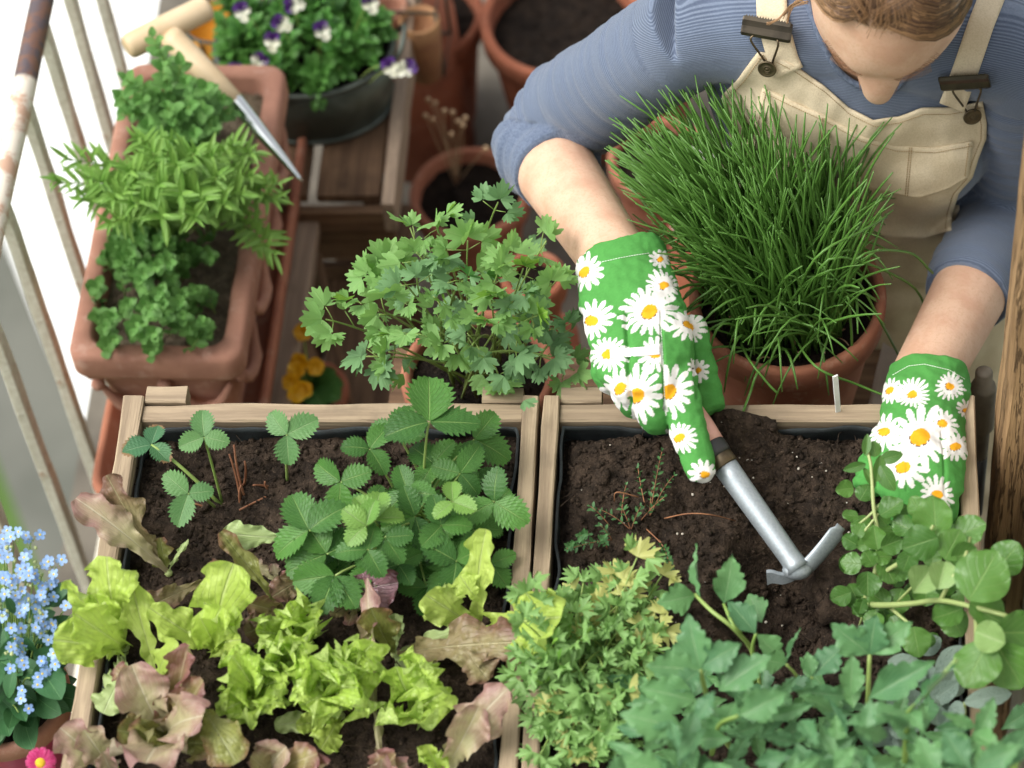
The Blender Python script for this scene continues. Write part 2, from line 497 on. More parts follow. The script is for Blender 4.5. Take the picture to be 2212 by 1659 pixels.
# ------------------------------------------------------------------ crates
def crate(x0, x1, y0, y1, label, tl, tr, zb=-.235):
    t = thing('wooden_crate', label, 'crate', ((x0 + x1) / 2, (y0 + y1) / 2, zb), 'wooden crates planted with herbs and salad')
    th = .0175
    mt = M['wood']
    def rows(fn, n=3):
        h = (0 - zb - .02) / n
        for k in range(n):
            zc = -h / 2 - k * (h + .004)
            fn(zc, h)
    # long side boards with their edges showing
    for x, ts in ((x0 + tl / 2, tl), (x1 - tr / 2, tr)):
        rows(lambda zc, h: board('side_board', (x, y0, zc), (x, y1 + .004, zc), h, ts, mt, t, Vector((1, 0, 0)), .0012, .25, 14))
    rows(lambda zc, h: board('end_board', (x0 + tl + .001, y1 - .012, zc - .004), (x1 - tr - .001, y1 - .012, zc - .004), h, .020, mt, t, Vector((0, 1, 0)), .0011, .2, 14))
    rows(lambda zc, h: board('end_board', (x0 + tl + .001, y0 + .012, zc - .004), (x1 - tr - .001, y0 + .012, zc - .004), h, .020, mt, t, Vector((0, 1, 0)), .0011, .2, 14))
    for xa in (x0 + tl + .001, x1 - tr - .039):
        board('corner_block', (xa, y1 + .0085, -.0125), (xa + .038, y1 + .0085, -.0125), .018, .018, mt, t, Vector((0, 0, 1)), .001, .2, 5)
        board('corner_batten', (xa + .019, y1 + .0085, -.022), (xa + .019, y1 + .0085, zb), .036, .016, mt, t, Vector((0, 1, 0)), .001, .2, 5)
    board('base_board', (x0 + tl, (y0 + y1) / 2, zb + .008), (x1 - tr, (y0 + y1) / 2, zb + .008), (y1 - y0) * .98, .012, mt, t)
    # black fabric liner, wrinkled, just inside the boards
    a, b, c, d = x0 + tl + .0015, x1 - tr - .0015, y0 + .0245, y1 - .0245
    per = []
    N = 60
    for (p, q_) in (((a, c), (b, c)), ((b, c), (b, d)), ((b, d), (a, d)), ((a, d), (a, c))):
        for k in range(N):
            s = k / N
            per.append((p[0] + (q_[0] - p[0]) * s, p[1] + (q_[1] - p[1]) * s))
    cx, cy = (a + b) / 2, (c + d) / 2
    vv, ff = [], []
    zs = [-.007, -.006, -.012, -.022, -.035, -.055, -.12]
    for j, z in enumerate(zs):
        for (px, py) in per:
            inn = .0005 + .006 * max(0, nz((px * 30, py * 30, z * 25), 1) + .25) + (.0025 if j in (1, 2) else 0)
            dx = (cx - px); dy = (cy - py)
            kx = 1 if abs(px - a) < 1e-6 or abs(px - b) < 1e-6 else .0
            ky = 1 if abs(py - c) < 1e-6 or abs(py - d) < 1e-6 else .0
            vv.append((px + math.copysign(inn, dx) * kx, py + math.copysign(inn, dy) * ky, z + .006 * nz((px * 14, py * 14, 3), 1)))
    n = len(per)
    for j in range(len(zs) - 1):
        for k in range(n):
            ff.append((j * n + k, j * n + (k + 1) % n, (j + 1) * n + (k + 1) % n, (j + 1) * n + k))
    obj('liner', vv, ff, M['liner'], t)
    return t, (a, b, c, d)
Y1 = W(700, 862, 0).y
Y0 = Y1 - .50
XA0 = W(268, 850, 0).x; XA1 = W(1166, 850, 0).x
XB0 = XA1 + .004; XB1 = .172
crateA, inA = crate(XA0, XA1, Y0, Y1, 'wooden crate of strawberries and lettuces under the railing side', .0185, .0150)
crateB, inB = crate(XB0, XB1, Y0, Y1, 'wooden crate of parsley and lovage with dark soil being dug', .0145, .0165)
# low stand under the crates
stand = thing('plank_stand', 'low plank stand carrying the two planted crates', 'stand', (-.22, Y0 + .25, Z_FLOOR))
for k in range(3):
    yy = Y0 + .06 + k * .18
    board('plank', (XA0 - .03, yy, -.2475), (XB1 + .005, yy, -.2475), .12, .022, M['wood_brown'], stand)
for x in (XA0 + .02, XB1 - .03):
    for y in (Y0 + .05, Y1 - .06):
        board('leg', (x, y, Z_FLOOR), (x, y, -.26), .04, .04, M['wood_brown'], stand, Vector((0, 1, 0)))

# ------------------------------------------------------------------ soil
IV, IF = ico(1)
IVn = np.array([tuple(p) for p in IV])
def clods(n, place, rmin, rmax):
    """crumbs of soil: positions by place() -> Vector"""
    vs, fs = [], []
    base = 0
    for i in range(n):
        p = place()
        if p is None: continue
        r = rmin + (rmax - rmin) * random.random() ** 3
        A = rng.normal(size=(3, 3)); Q, _ = np.linalg.qr(A)
        pts = IVn * (1 + rng.normal(scale=.18, size=(len(IVn), 1))) * np.array([1, R(.6, 1), R(.5, .9)])
        pts = pts @ Q * r + np.array(p)
        vs.append(pts)
        fs += [(a + base, b + base, c + base) for a, b, c in IF]
        base += len(pts)
    return (np.concatenate(vs).tolist() if vs else []), fs
def fibres(n, place, lmin, lmax, rr=.0004):
    mb = MB()
    for i in range(n):
        p = place()
        if p is None: continue
        a = R(0, 2 * PI); l = R(lmin, lmax)
        d = Vector((math.cos(a), math.sin(a), R(-.3, .5))) * l
        mid = p + d * .5 + Vector((R(-1, 1), R(-1, 1), R(.0, 1))) * l * .3
        mb.add(*tube([p, mid, p + d], rr * R(.6, 1.5), 3, False))
    return mb.v, mb.f
def fbm(x, y, sc, oct=4, seed=0.0):
    s, a = 0.0, 1.0
    for _ in range(oct):
        s += a * noise.noise(Vector((x * sc + seed, y * sc - seed, seed)))
        sc *= 2.1; a *= .55
    return s
def soil_bed(name, rect, hf, mat, label, res=.0024, nclod=5200, nfib=420):
    x0, x1, y0, y1 = rect
    nx = int((x1 - x0) / res); ny = int((y1 - y0) / res)
    xs = np.linspace(x0, x1, nx); ys = np.linspace(y0, y1, ny)
    def H(x, y): return hf(x, y) + .0050 * fbm(x, y, 48, 5, 3.0) + .0035 * max(0, fbm(x, y, 95, 2, 8.0))
    v = [(x, y, H(x, y)) for y in ys for x in xs]
    f = [(j * nx + i, j * nx + i + 1, (j + 1) * nx + i + 1, (j + 1) * nx + i) for j in range(ny - 1) for i in range(nx - 1)]
    pl = lambda: (lambda x, y: Vector((x, y, H(x, y) + .0005)))(R(x0 + .004, x1 - .004), R(y0 + .004, y1 - .004))
    cv, cf = clods(nclod, pl, .0008, .0040)
    cv2, cf2 = clods(nclod // 12, pl, .003, .0075)
    cf = cf + [tuple(i + len(cv) for i in q_) for q_ in cf2]; cv = cv + cv2
    n = len(v); v = v + [tuple(p) for p in cv]; f = f + [tuple(i + n for i in q_) for q_ in cf]
    fv, f2 = fibres(nfib, lambda: pl() + Vector((0, 0, .001)), .006, .03)
    n = len(v); v = v + [tuple(p) for p in fv]; f = f + [tuple(i + n for i in q_) for q_ in f2]
    o = obj(name, v, f, mat, None, True)
    tag(o, label, 'soil', None, 'stuff')
    return H
def hA(x, y):
    return -.027 + .010 * fbm(x, y, 9, 2, 1.0)
HOLE = W(*z2(1250, 1010), -.05)
def hB(x, y):
    h = -.017 + .010 * fbm(x, y, 10, 2, 5.0)
    bx = W(1560, 905, 0)
    h += .030 * math.exp(-((x - bx.x) / .055) ** 2 - ((y - bx.y) / .03) ** 2)
    d = math.hypot((x - HOLE.x) / 1.05, (y - HOLE.y) / 1.25)
    h -= .075 * max(0, 1 - (d / .075) ** 2) ** 1.2
    edge = min(x - inB[0], inB[1] - x, inB[3] - y)
    h -= .015 * math.exp(-(max(edge, 0) / .010) ** 2) * (0 if abs(x - bx.x) < .05 and y > bx.y - .02 else 1)
    return h
HA = soil_bed('soil', inA, hA, M['soil'], 'dark crumbly soil around the lettuces in the first crate')
HB = soil_bed('soil', inB, hB, M['soil'], 'loosened dark soil with a hole beside the hand hoe', .0022, 6500, 900)

v, f = [], []
for k in range(70):
    x, y = R(inB[0] + .01, inB[1] - .01), R(inB[2] + .2, inB[3] - .01)
    r = R(.0006, .0016); n = len(v)
    v += [Vector((x, y, HB(x, y) + .0006)) + Vector((p_.x * R(.7, 1.2), p_.y * R(.7, 1.2), p_.z * .8)) * r for p_ in ico(1)[0]]
    f += [tuple(i + n for i in q_) for q_ in IF]
tag(obj('perlite_grit', v, f, m_plain('perlite', lin('#c9c3b6'), lin('#a89f90'), 300, .9, 0)), 'tiny white grit scattered on the dug soil', 'grit', None, 'stuff')
# ------------------------------------------------------------------ the gardener
def remesh(parts, voxel, smooth=4, factor=.5):
    me = bpy.data.meshes.new('tmp')
    V_, F_ = [], []
    for v, f in parts:
        n = len(V_)
        V_ += [tuple(p) for p in v]; F_ += [tuple(i + n for i in q) for q in f]
    me.from_pydata(V_, [], F_)
    o = bpy.data.objects.new('tmp', me)
    COL.objects.link(o)
    md = o.modifiers.new('r', 'REMESH'); md.mode = 'VOXEL'; md.voxel_size = voxel; md.adaptivity = 0
    if smooth:
        ms = o.modifiers.new('s', 'SMOOTH'); ms.iterations = smooth; ms.factor = factor
    dg = bpy.context.evaluated_depsgraph_get()
    ev = bpy.data.meshes.new_from_object(o.evaluated_get(dg))
    bpy.data.objects.remove(o)
    n = len(ev.vertices)
    co_ = np.empty(n * 3, dtype=np.float32); ev.vertices.foreach_get('co', co_)
    nr = np.empty(n * 3, dtype=np.float32); ev.vertices.foreach_get('normal', nr)
    return ev, co_.reshape(-1, 3).astype(float), nr.reshape(-1, 3).astype(float)
def put_co(me, co_):
    me.vertices.foreach_set('co', co_.astype(np.float32).ravel())
    me.polygons.foreach_set('use_smooth', [True] * len(me.polygons))
    me.update()
def npnoise(P, s, seed=0.0):
    out = np.empty(len(P))
    for i, p in enumerate(P):
        out[i] = noise.noise(Vector((p[0] * s[0] + seed, p[1] * s[1] - seed, p[2] * s[2] + 2 * seed)))
    return out
def ell(c, ax, ay, az, sub=4):
    v, f = ico(sub)
    c = Vector(c)
    return [c + ax * p.x + ay * p.y + az * p.z for p in v], f
def loft(pts, r, side, sides=20):
    """closed elliptical loft; r is a list of (rx, ry), side the direction rx points to"""
    return tube(pts, r, sides, True, 1.0, Vector(side))

S_R = W(1505, 62, .175); E_R = W(1150, 292, -.03); HR_W = W(1338, 575, .072)
S_L = W(2215, 110, .175); E_L = W(2195, 440, -.08); HL_W = W(2000, 812, -.012)
HIP = Vector((.085, .385, -.30))

def arm_path(s, e, h):
    return [lerp(s, e, t) for t in (0, .2, .4, .6, .8)] + [e] + [lerp(e, h, t) for t in (.15, .3, .5, .7, .9, 1.06)]
ARMR = arm_path(S_R, E_R, HR_W); ARML = arm_path(S_L, E_L, HL_W)
def smooth_path(p, it=2):
    p = [q.copy() for q in p]
    for _ in range(it):
        p = [p[0]] + [p[i] * .5 + (p[i - 1] + p[i + 1]) * .25 for i in range(1, len(p) - 1)] + [p[-1]]
    return p
ARMR = smooth_path(ARMR, 1); ARML = smooth_path(ARML, 1)
arm_r = [.043, .043, .042, .041, .040, .040, .041, .0405, .038, .0355, .0335, .032]
torso_c = [(.085, .385, -.30), (.083, .37, -.22), (.078, .345, -.11), (.073, .325, 0.0), (.07, .312, .07), (.07, .300, .13), (.07, .289, .175), (.07, .278, .205)]
torso_r = [(.155, .115), (.150, .105), (.128, .092), (.136, .098), (.146, .104), (.150, .092), (.128, .072), (.075, .055)]
# head
HC = W(1928, -66, .330)
hyaw = math.radians(-9); hp_ = math.radians(35)
hf_ = Vector((math.sin(hyaw) * math.cos(hp_), -math.cos(hyaw) * math.cos(hp_), -math.sin(hp_)))
hx_ = Vector((math.cos(hyaw), math.sin(hyaw), 0)); hx_ = (hx_ + Vector((0, 0, -.05))).normalized()
hx_ = (hx_ - hf_ * hx_.dot(hf_)).normalized()
hu_ = hf_.cross(hx_)
def head_mesh():
    v, f = ico(5)
    out = []
    g = lambda x, y, z, cx, cy, cz, s: math.exp(-((x - cx) ** 2 + (y - cy) ** 2 + (z - cz) ** 2) / (2 * s * s))
    for p in v:
        x, y, z = p.x, p.y, p.z                     # x side, y face, z crown
        X = x * .074; Y = y * .096; Z = z * .112
        if z < -.1:                                  # jaw narrows
            k = 1 - .30 * ((-z - .1) / .9) ** 1.3
            X *= k; Y *= 1 - .10 * (-z - .1)
            if y > 0: Y += .006 * (-z)
        if y > .3: Y = Y * (1 - .07 * (1 - abs(x)))   # flatter face
        ax = abs(x)
        if y > 0:
            Y += .010 * g(x, 0, z, 0, 0, .22, .30) * y                          # forehead
            Y += .006 * (g(ax, 0, z, .38, 0, .06, .14)) * y                      # brow
            Y -= .010 * g(ax, 0, z, .40, 0, -.10, .11) * y                       # sockets
            Y += .005 * g(ax, 0, z, .40, 0, -.13, .07) * y                       # lids
            Y += .007 * g(ax, 0, z, .50, 0, -.32, .16) * y                       # cheeks
            Y += .007 * g(x, 0, z, 0, 0, -.58, .12) * y                          # lips
            Y += .008 * g(x, 0, z, 0, 0, -.86, .13) * y                          # chin
        out.append(HC + hx_ * X + hf_ * Y + hu_ * Z)
    return out, f
def hpnt(x, y, z): return HC + hx_ * x + hf_ * y + hu_ * z
nose = loft([hpnt(0, .080, .020), hpnt(0, .090, -.002), hpnt(0, .098, -.018), hpnt(0, .1040, -.031), hpnt(0, .1060, -.039), hpnt(0, .098, -.049)],
            [(.027, .012), (.0225, .014), (.0175, .0155), (.0145, .0142), (.0122, .0112), (.007, .005)], hx_, 16)
nosl = [ell(hpnt(s * .0095, .094, -.046), hx_ * .0075, hf_ * .010, hu_ * .007, 2) for s in (-1, 1)]
ears = [ell(hpnt(s * .074, -.004, -.012), hx_ * .010, hf_ * .018, hu_ * .031, 3) for s in (-1, 1)]
neck = loft([Vector((.07, .28, .17)), Vector((.07, .272, .21)), lerp(Vector((.07, .262, .23)), HC, .45), lerp(Vector((.07, .262, .23)), HC, .85)],
            [(.062, .052), (.056, .052), (.053, .053), (.05, .05)], (1, 0, 0), 20)
body_parts = [head_mesh(), nose, neck] + nosl + ears
body_parts.append(loft([Vector(c) for c in torso_c], [(a - .008, b - .008) for a, b in torso_r], (1, 0, 0), 32))
for A in (ARMR, ARML):
    body_parts.append(loft(A, [(q, q) for q in arm_r], (1, 0, 0), 20))
# kneeling legs
KR, KL = Vector((-.03, .30, Z_FLOOR + .06)), Vector((.20, .30, Z_FLOOR + .06))
FR, FL = Vector((-.02, .72, Z_FLOOR + .05)), Vector((.19, .72, Z_FLOOR + .05))
for hx0, k, ft in ((.01, KR, FR), (.16, KL, FL)):
    body_parts.append(loft([Vector((hx0, .385, -.28)), Vector((hx0 - .005, .37, -.42)), lerp(Vector((hx0, .37, -.42)), k, .6), k], [(.078, .085), (.076, .08), (.066, .068), (.056, .056)], (1, 0, 0), 18))
    body_parts.append(loft([k, lerp(k, ft, .35), lerp(k, ft, .8), ft, ft + Vector((0, .09, .01))], [(.052, .05), (.054, .05), (.042, .04), (.038, .045), (.025, .02)], (1, 0, 0), 16))
me, co_, nr_ = remesh(body_parts, .0030, 5, .55)
put_co(me, co_)

def m_skin():
    t = NT('skin')
    geo = t.n('NewGeometry'); p = geo.outputs['Position']
    n1 = t.noise(p, 28, 4); n2 = t.noise(p, 320, 4, .7)
    c = t.mix(t.ramp(n1, .35, .68), lin('#d0ad94'), lin('#c49b82'))
    c = t.mix(t.math('MULTIPLY', t.ramp(n2, .46, .66), .5), c, lin('#bd9678'))
    t.set(Base_Color=c, Roughness=.62, Specular_IOR_Level=.28, Subsurface_Weight=.10, Subsurface_Scale=.006)
    t.put(t.b.inputs['Subsurface Radius'], (1.0, .35, .2))
    t.bump(n2, .3, .001)
    return t.m
M['skin'] = m_skin()
me.materials.append(M['skin'])
person = link_mesh('person', me)
tag(person, 'gardener kneeling in cream dungarees and blue striped top, head bowed over the crate', 'person')
body_bvh = BVHTree.FromPolygons([tuple(c) for c in co_], [tuple(p.vertices) for p in me.polygons])

# --- shirt
def sleeve(A, upto, r_add, hem_r):
    """sleeve along the arm with an open, turned-in hem"""
    n = len(A)
    pts = []; rr = []
    total = 0
    for i in range(n):
        pts.append(A[i]); rr.append(arm_r[i] + r_add + (.007 if i < 5 else .004))
    # cut at parameter upto (index float)
    k = int(upto); fr = upto - k
    hem = lerp(pts[k], pts[k + 1], fr)
    P_ = pts[:k + 1] + [hem]
    Q_ = rr[:k + 1] + [hem_r]
    d = (P_[-1] - P_[-2]).normalized()
    P_ += [hem + d * .0015, hem - d * .002, hem - d * .035]
    Q_ += [hem_r - .0012, hem_r - .0045, hem_r - .006]
    return loft(P_, [(q, q) for q in Q_], (1, 0, 0), 32), hem, d
slR, hemR, dR = sleeve(ARMR, 6.95, .0035, .0455)
slL, hemL, dL = sleeve(ARML, 8.25, .0035, .0435)
torso_s = loft([Vector(c) for c in torso_c], [(a + .006, b + .006) for a, b in torso_r], (1, 0, 0), 36)
yoke = loft([S_R + Vector((-.01, 0, -.005)), lerp(S_R, S_L, .3) + Vector((0, 0, .012)), lerp(S_R, S_L, .7) + Vector((0, 0, .012)), S_L + Vector((.01, 0, -.005))],
            [(.052, .050), (.054, .060), (.054, .060), (.052, .050)], (0, 1, 0), 24)
bust = [ell(Vector((.07 + s * .06, .238, .045)), Vector((.062, 0, 0)), Vector((0, .042, 0)), Vector((0, 0, .06)), 3) for s in (-1, 1)]
me, co_, nr_ = remesh([torso_s, yoke, slR, slL] + bust, .0030, 6, .6)
def seg_param(P, A):
    """nearest distance and arc length along polyline A"""
    best = np.full(len(P), 1e9); arc = np.zeros(len(P)); L = 0
    for i in range(len(A) - 1):
        a = np.array(A[i]); b = np.array(A[i + 1]); d = b - a; l2 = d @ d
        t = np.clip(((P - a) @ d) / l2, 0, 1)
        q = a + t[:, None] * d
        ds = np.linalg.norm(P - q, axis=1)
        l = math.sqrt(l2)
        m = ds < best
        best = np.where(m, ds, best); arc = np.where(m, L + t * l, arc)
        L += l
    return best, arc, L
dr_, ar_, LR = seg_param(co_, ARMR); dl_, al_, LL = seg_param(co_, ARML)
lenUR = sum((ARMR[i + 1] - ARMR[i]).length for i in range(5)); lenUL = sum((ARML[i + 1] - ARML[i]).length for i in range(5))
onR = (dr_ < .062) & (ar_ > .035); onL = (dl_ < .062) & (al_ > .035)
disp = np.zeros(len(co_))
for on, ar, hem_at, lu, A in ((onR, ar_, (hemR - ARMR[0]).length, lenUR, ARMR), (onL, al_, 0, lenUL, ARML)):
    idx = np.where(on)[0]
    q = co_[idx]
    # bunched folds round the elbow crease, longer drags on the upper arm
    fold = npnoise(np.c_[ar[idx] * 75 + npnoise(q, (9, 9, 9), 2) * 1.6, q @ np.array([7., 7, 7]), ar[idx] * 0], (1, 1, 1), 4)
    near = np.exp(-((ar[idx] - lu) / .055) ** 2)
    disp[idx] += fold * (.0014 + .0060 * near)
    disp[idx] += .004 * npnoise(q, (14, 14, 14), 9)
    wv_ = .006 * npnoise(q, (25, 25, 25), 12)
    disp[idx] += -.0065 * np.exp(-((ar[idx] - lu - .004 + wv_) / .0065) ** 2) + .004 * np.exp(-((ar[idx] - lu - .020 + wv_) / .011) ** 2) - .003 * np.exp(-((ar[idx] - lu + .022 - wv_ * 2) / .005) ** 2)
    disp[idx] += .0016 * npnoise(np.c_[ar[idx] * 150, q @ np.array([12., 12, 12]), ar[idx] * 0], (1, 1, 1), 14)
rest = ~(onR | onL)
idx = np.where(rest)[0]
q = co_[idx]
disp[idx] += .0045 * npnoise(np.c_[q[:, 0] * 26 + q[:, 2] * 16, q[:, 1] * 8, q[:, 2] * 8 - q[:, 0] * 6], (1, 1, 1), 3) + .003 * npnoise(q, (14, 14, 9), 6)
stripe = np.where(onR, ar_, np.where(onL, al_, co_[:, 2] * 1.0 + .12 * (co_[:, 0] - .07) ** 2 * 8))
stripe = stripe + .0012 * npnoise(co_, (22, 22, 22), 1)
co_ = co_ + nr_ * disp[:, None]
put_co(me, co_)
plain_ = np.clip(np.where(onR, (ar_ - lenUR - .012) / .006, 0), 0, 1)
at = me.attributes.new('plain', 'FLOAT', 'POINT'); at.data.foreach_set('value', plain_.astype(np.float32))
at = me.attributes.new('stripe', 'FLOAT', 'POINT'); at.data.foreach_set('value', stripe.astype(np.float32))
# scoop neckline: take away the cloth inside a flattened ball round the neck
NC = np.array(W(1898, 8, .205)); NCv = Vector(NC)
NR = np.array([.079, .082, .090])
def neck_in(P): return (((P - NC) / NR) ** 2).sum(1) < 1
inside = neck_in(co_)
bm = bmesh.new(); bm.from_mesh(me); bm.verts.ensure_lookup_table()
bmesh.ops.delete(bm, geom=[bm.verts[i] for i in np.where(inside)[0]], context='VERTS')
bnd = {}
for e in bm.edges:
    if e.is_boundary:
        for a_, b_ in ((0, 1), (1, 0)): bnd.setdefault(e.verts[a_].index, []).append(e.verts[b_])
bm.to_mesh(me)
bm.verts.ensure_lookup_table()
loops, seen = [], set()
for s0 in list(bnd):
    if s0 in seen: continue
    cur, prev, lp = bm.verts[s0], None, []
    while cur.index not in seen:
        seen.add(cur.index); lp.append(cur.co.copy())
        nx_ = [q_ for q_ in bnd[cur.index] if q_ is not prev and q_.index not in seen]
        if not nx_: break
        prev, cur = cur, nx_[0]
    loops.append(lp)
bm.free()
me.update()
def m_shirt():
    t = NT('blue_striped_jersey')
    st = t.n('Attribute', {'attribute_name': 'stripe'}).outputs['Fac']
    p = t.n('NewGeometry').outputs['Position']
    n1 = t.noise(p, 380, 3, .7); n2 = t.noise(p, 18, 3)
    wv = t.math('SINE', t.math('ADD', t.math('MULTIPLY', st, 2 * PI / .0018), t.math('MULTIPLY', n1, 1.2)))
    c = t.mix(t.ramp(wv, -.7, .8), lin('#4b5568'), lin('#6f7a8c'))
    pl_ = t.n('Attribute', {'attribute_name': 'plain'}).outputs['Fac']
    c = t.mix(pl_, c, t.mix(t.ramp(n1, .35, .65), lin('#505b70'), lin('#697589')))
    c = t.mix(t.math('MULTIPLY', t.ramp(n1, .4, .65), .4), c, lin('#5a6577'))
    c = t.mix(t.math('MULTIPLY', t.ramp(n2, .4, .7), .3), c, lin('#5a667a'))
    t.set(Base_Color=c, Roughness=.95, Specular_IOR_Level=.15, Sheen_Weight=.25)
    t.bump(t.math('ADD', t.math('MULTIPLY', wv, .4), t.math('ADD', n1, t.math('MULTIPLY', t.noise(p, 60, 4), 1.5))), .4, .0009)
    return t.m
M['shirt'] = m_shirt()
me.materials.append(M['shirt'])
shirt = link_mesh('shirt', me, person)
if loops:
    lp = max(loops, key=len)
    for _ in range(8):
        lp = [lp[i] * .5 + (lp[i - 1] + lp[(i + 1) % len(lp)]) * .25 for i in range(len(lp))]
    lp = lp[::3]
    m_rib = m_plain('jersey_rib', lin('#4c576b'), lin('#646f82'), 300, .95, .3, 500)
    v, f = tube(lp + lp[:1], .0032, 8, False)
    obj('neckband', v, f, m_rib, shirt)
# hem stitch lines of the two sleeves
for hem, d, rr, A in ((hemR, dR, .049, ARMR), (hemL, dL, .047, ARML)):
    pass
shirt_bvh = BVHTree.FromPolygons([tuple(v_.co) for v_ in me.vertices], [tuple(p.vertices) for p in me.polygons])
def on(bvh, u, v, off=0.0):
    """point of a surface seen at a photograph position, lifted along its normal"""
    d = ray(u, v).normalized()
    h = bvh.ray_cast(CAM, d)
    if h[0] is None: return None, None
    n = h[1] if h[1].dot(d) < 0 else -h[1]
    return h[0] + n * off, n

# --- dungarees
def m_cotton(name, a, b):
    t = NT(name)
    p = t.n('NewGeometry').outputs['Position']
    n1 = t.noise(p, 16, 4); n2 = t.noise(p, 600, 3, .7)
    c = t.mix(t.ramp(n1, .35, .65), a, b)
    c = t.mix(t.math('MULTIPLY', t.ramp(n2, .4, .65), .3), c, lin('#a8977a'))
    t.set(Base_Color=c, Roughness=.9, Specular_IOR_Level=.2)
    t.bump(t.math('ADD', n2, t.math('MULTIPLY', t.noise(p, 55, 4), 1.5)), .35, .0012)
    return t.m
M['cotton'] = m_cotton('cream_cotton', lin('#d6c8ac'), lin('#c9ba9c'))
M['thread'] = m_plain('tan_thread', lin('#a08660'), None, 20, .8, 0)
def pl(pts, t):
    """point along a polyline at 0..1 of its length"""
    L = [0]
    for i in range(1, len(pts)): L.append(L[-1] + math.hypot(pts[i][0] - pts[i - 1][0], pts[i][1] - pts[i - 1][1]))
    s = t * L[-1]
    for i in range(1, len(pts)):
        if s <= L[i] + 1e-9:
            k = (s - L[i - 1]) / max(L[i] - L[i - 1], 1e-9)
            return (pts[i - 1][0] + (pts[i][0] - pts[i - 1][0]) * k, pts[i - 1][1] + (pts[i][1] - pts[i - 1][1]) * k)
    return pts[-1]
top = [z3(*p) for p in ((1128, 212), (1180, 216), (1280, 268), (1400, 350), (1500, 440), (1600, 490), (1700, 475), (1800, 440), (1900, 440), (1960, 430), (2042, 410))]
bot = [z3(*p) for p in ((1090, 700), (1200, 800), (1400, 900), (1600, 960), (1800, 970), (1915, 935))]
lft = [z3(*p) for p in ((1128, 212), (1050, 320), (984, 388), (992, 450), (1020, 560), (1060, 640), (1090, 700))]
rgt = [z3(*p) for p in ((2042, 410), (2060, 500), (2058, 560), (2022, 650), (2000, 720), (1945, 780), (1920, 860), (1915, 935))]
def coons(s, t):
    a, b = pl(top, t), pl(bot, t); c, d = pl(lft, s), pl(rgt, s)
    p = [0, 0]
    for k in (0, 1):
        p[k] = (1 - s) * a[k] + s * b[k] + (1 - t) * c[k] + t * d[k] - ((1 - s) * (1 - t) * lft[0][k] + (1 - s) * t * rgt[0][k] + s * (1 - t) * lft[-1][k] + s * t * rgt[-1][k])
    return p
def panel(name, fn, ns, nt_, base, thick, off, mat, parent, wav=.0, hem=.0, seed=0, smooth_it=12):
    """cloth panel laid on a surface: fn(s, t) gives its outline; thickness added underneath"""
    P = [[None] * (nt_ + 1) for _ in range(ns + 1)]
    last = None
    for i in range(ns + 1):
        for j in range(nt_ + 1):
            u, v = fn(i / ns, j / nt_)
            q, n = on(base, u, v, off)
            P[i][j] = q
    # fill misses
    for i in range(ns + 1):
        for j in range(nt_ + 1):
            if P[i][j] is None:
                u, v = fn(i / ns, j / nt_)
                best = None
                for r in range(1, 40):
                    for (a, b) in ((i - r, j), (i, j - r), (i, j + r), (i + r, j)):
                        if 0 <= a <= ns and 0 <= b <= nt_ and P[a][b] is not None:
                            best = P[a][b]; break
                    if best: break
                P[i][j] = CAM + ray(u, v) * dep(best or Vector((.07, .25, 0)))
    # smooth depth only along view so that the outline stays
    D_ = [[dep(P[i][j]) for j in range(nt_ + 1)] for i in range(ns + 1)]
    for _ in range(smooth_it):
        N_ = [r[:] for r in D_]
        for i in range(ns + 1):
            for j in range(nt_ + 1):
                s, c = 0, 0
                for (a, b) in ((i - 1, j), (i + 1, j), (i, j - 1), (i, j + 1)):
                    if 0 <= a <= ns and 0 <= b <= nt_: s += D_[a][b]; c += 1
                N_[i][j] = min(D_[i][j], D_[i][j] * .3 + .7 * s / c) if smooth_it > 20 else D_[i][j] * .3 + .7 * s / c
        D_ = N_
    for i in range(ns + 1):
        for j in range(nt_ + 1):
            u, v = fn(i / ns, j / nt_)
            d = D_[i][j]
            w_ = wav * (nz((u * .012 + seed, v * .006, 0), 1) + .6 * nz((u * .028, v * .022, seed), 1))
            e = min(i / ns * (ns * .9), j * .9, (nt_ - j) * .9)
            P[i][j] = CAM + ray(u, v) * (d - w_)
    v, f = [], []
    W_ = nt_ + 1
    for i in range(ns + 1):
        for j in range(W_): v.append(P[i][j])
    n0 = len(v)
    for i in range(ns + 1):
        for j in range(W_):
            a = P[min(i + 1, ns)][j] - P[max(i - 1, 0)][j]; b = P[i][min(j + 1, nt_)] - P[i][max(j - 1, 0)]
            nn = a.cross(b).normalized()
            if nn.dot(ray(*fn(i / ns, j / nt_))) > 0: nn = -nn
            v[i * W_ + j] = P[i][j] + nn * thick * .5
            v.append(P[i][j] - nn * thick * .5)
    for i in range(ns):
        for j in range(nt_):
            a, b, c, d = i * W_ + j, i * W_ + j + 1, (i + 1) * W_ + j + 1, (i + 1) * W_ + j
            f.append((a, b, c, d)); f.append((n0 + d, n0 + c, n0 + b, n0 + a))
    rim = [(0, j) for j in range(W_)] + [(i, nt_) for i in range(1, ns + 1)] + [(ns, j) for j in range(nt_ - 1, -1, -1)] + [(i, 0) for i in range(ns - 1, 0, -1)]
    for k in range(len(rim)):
        a = rim[k][0] * W_ + rim[k][1]; b = rim[(k + 1) % len(rim)][0] * W_ + rim[(k + 1) % len(rim)][1]
        f.append((b, a, n0 + a, n0 + b))
    return obj(name, v, f, mat, parent, True), v, f
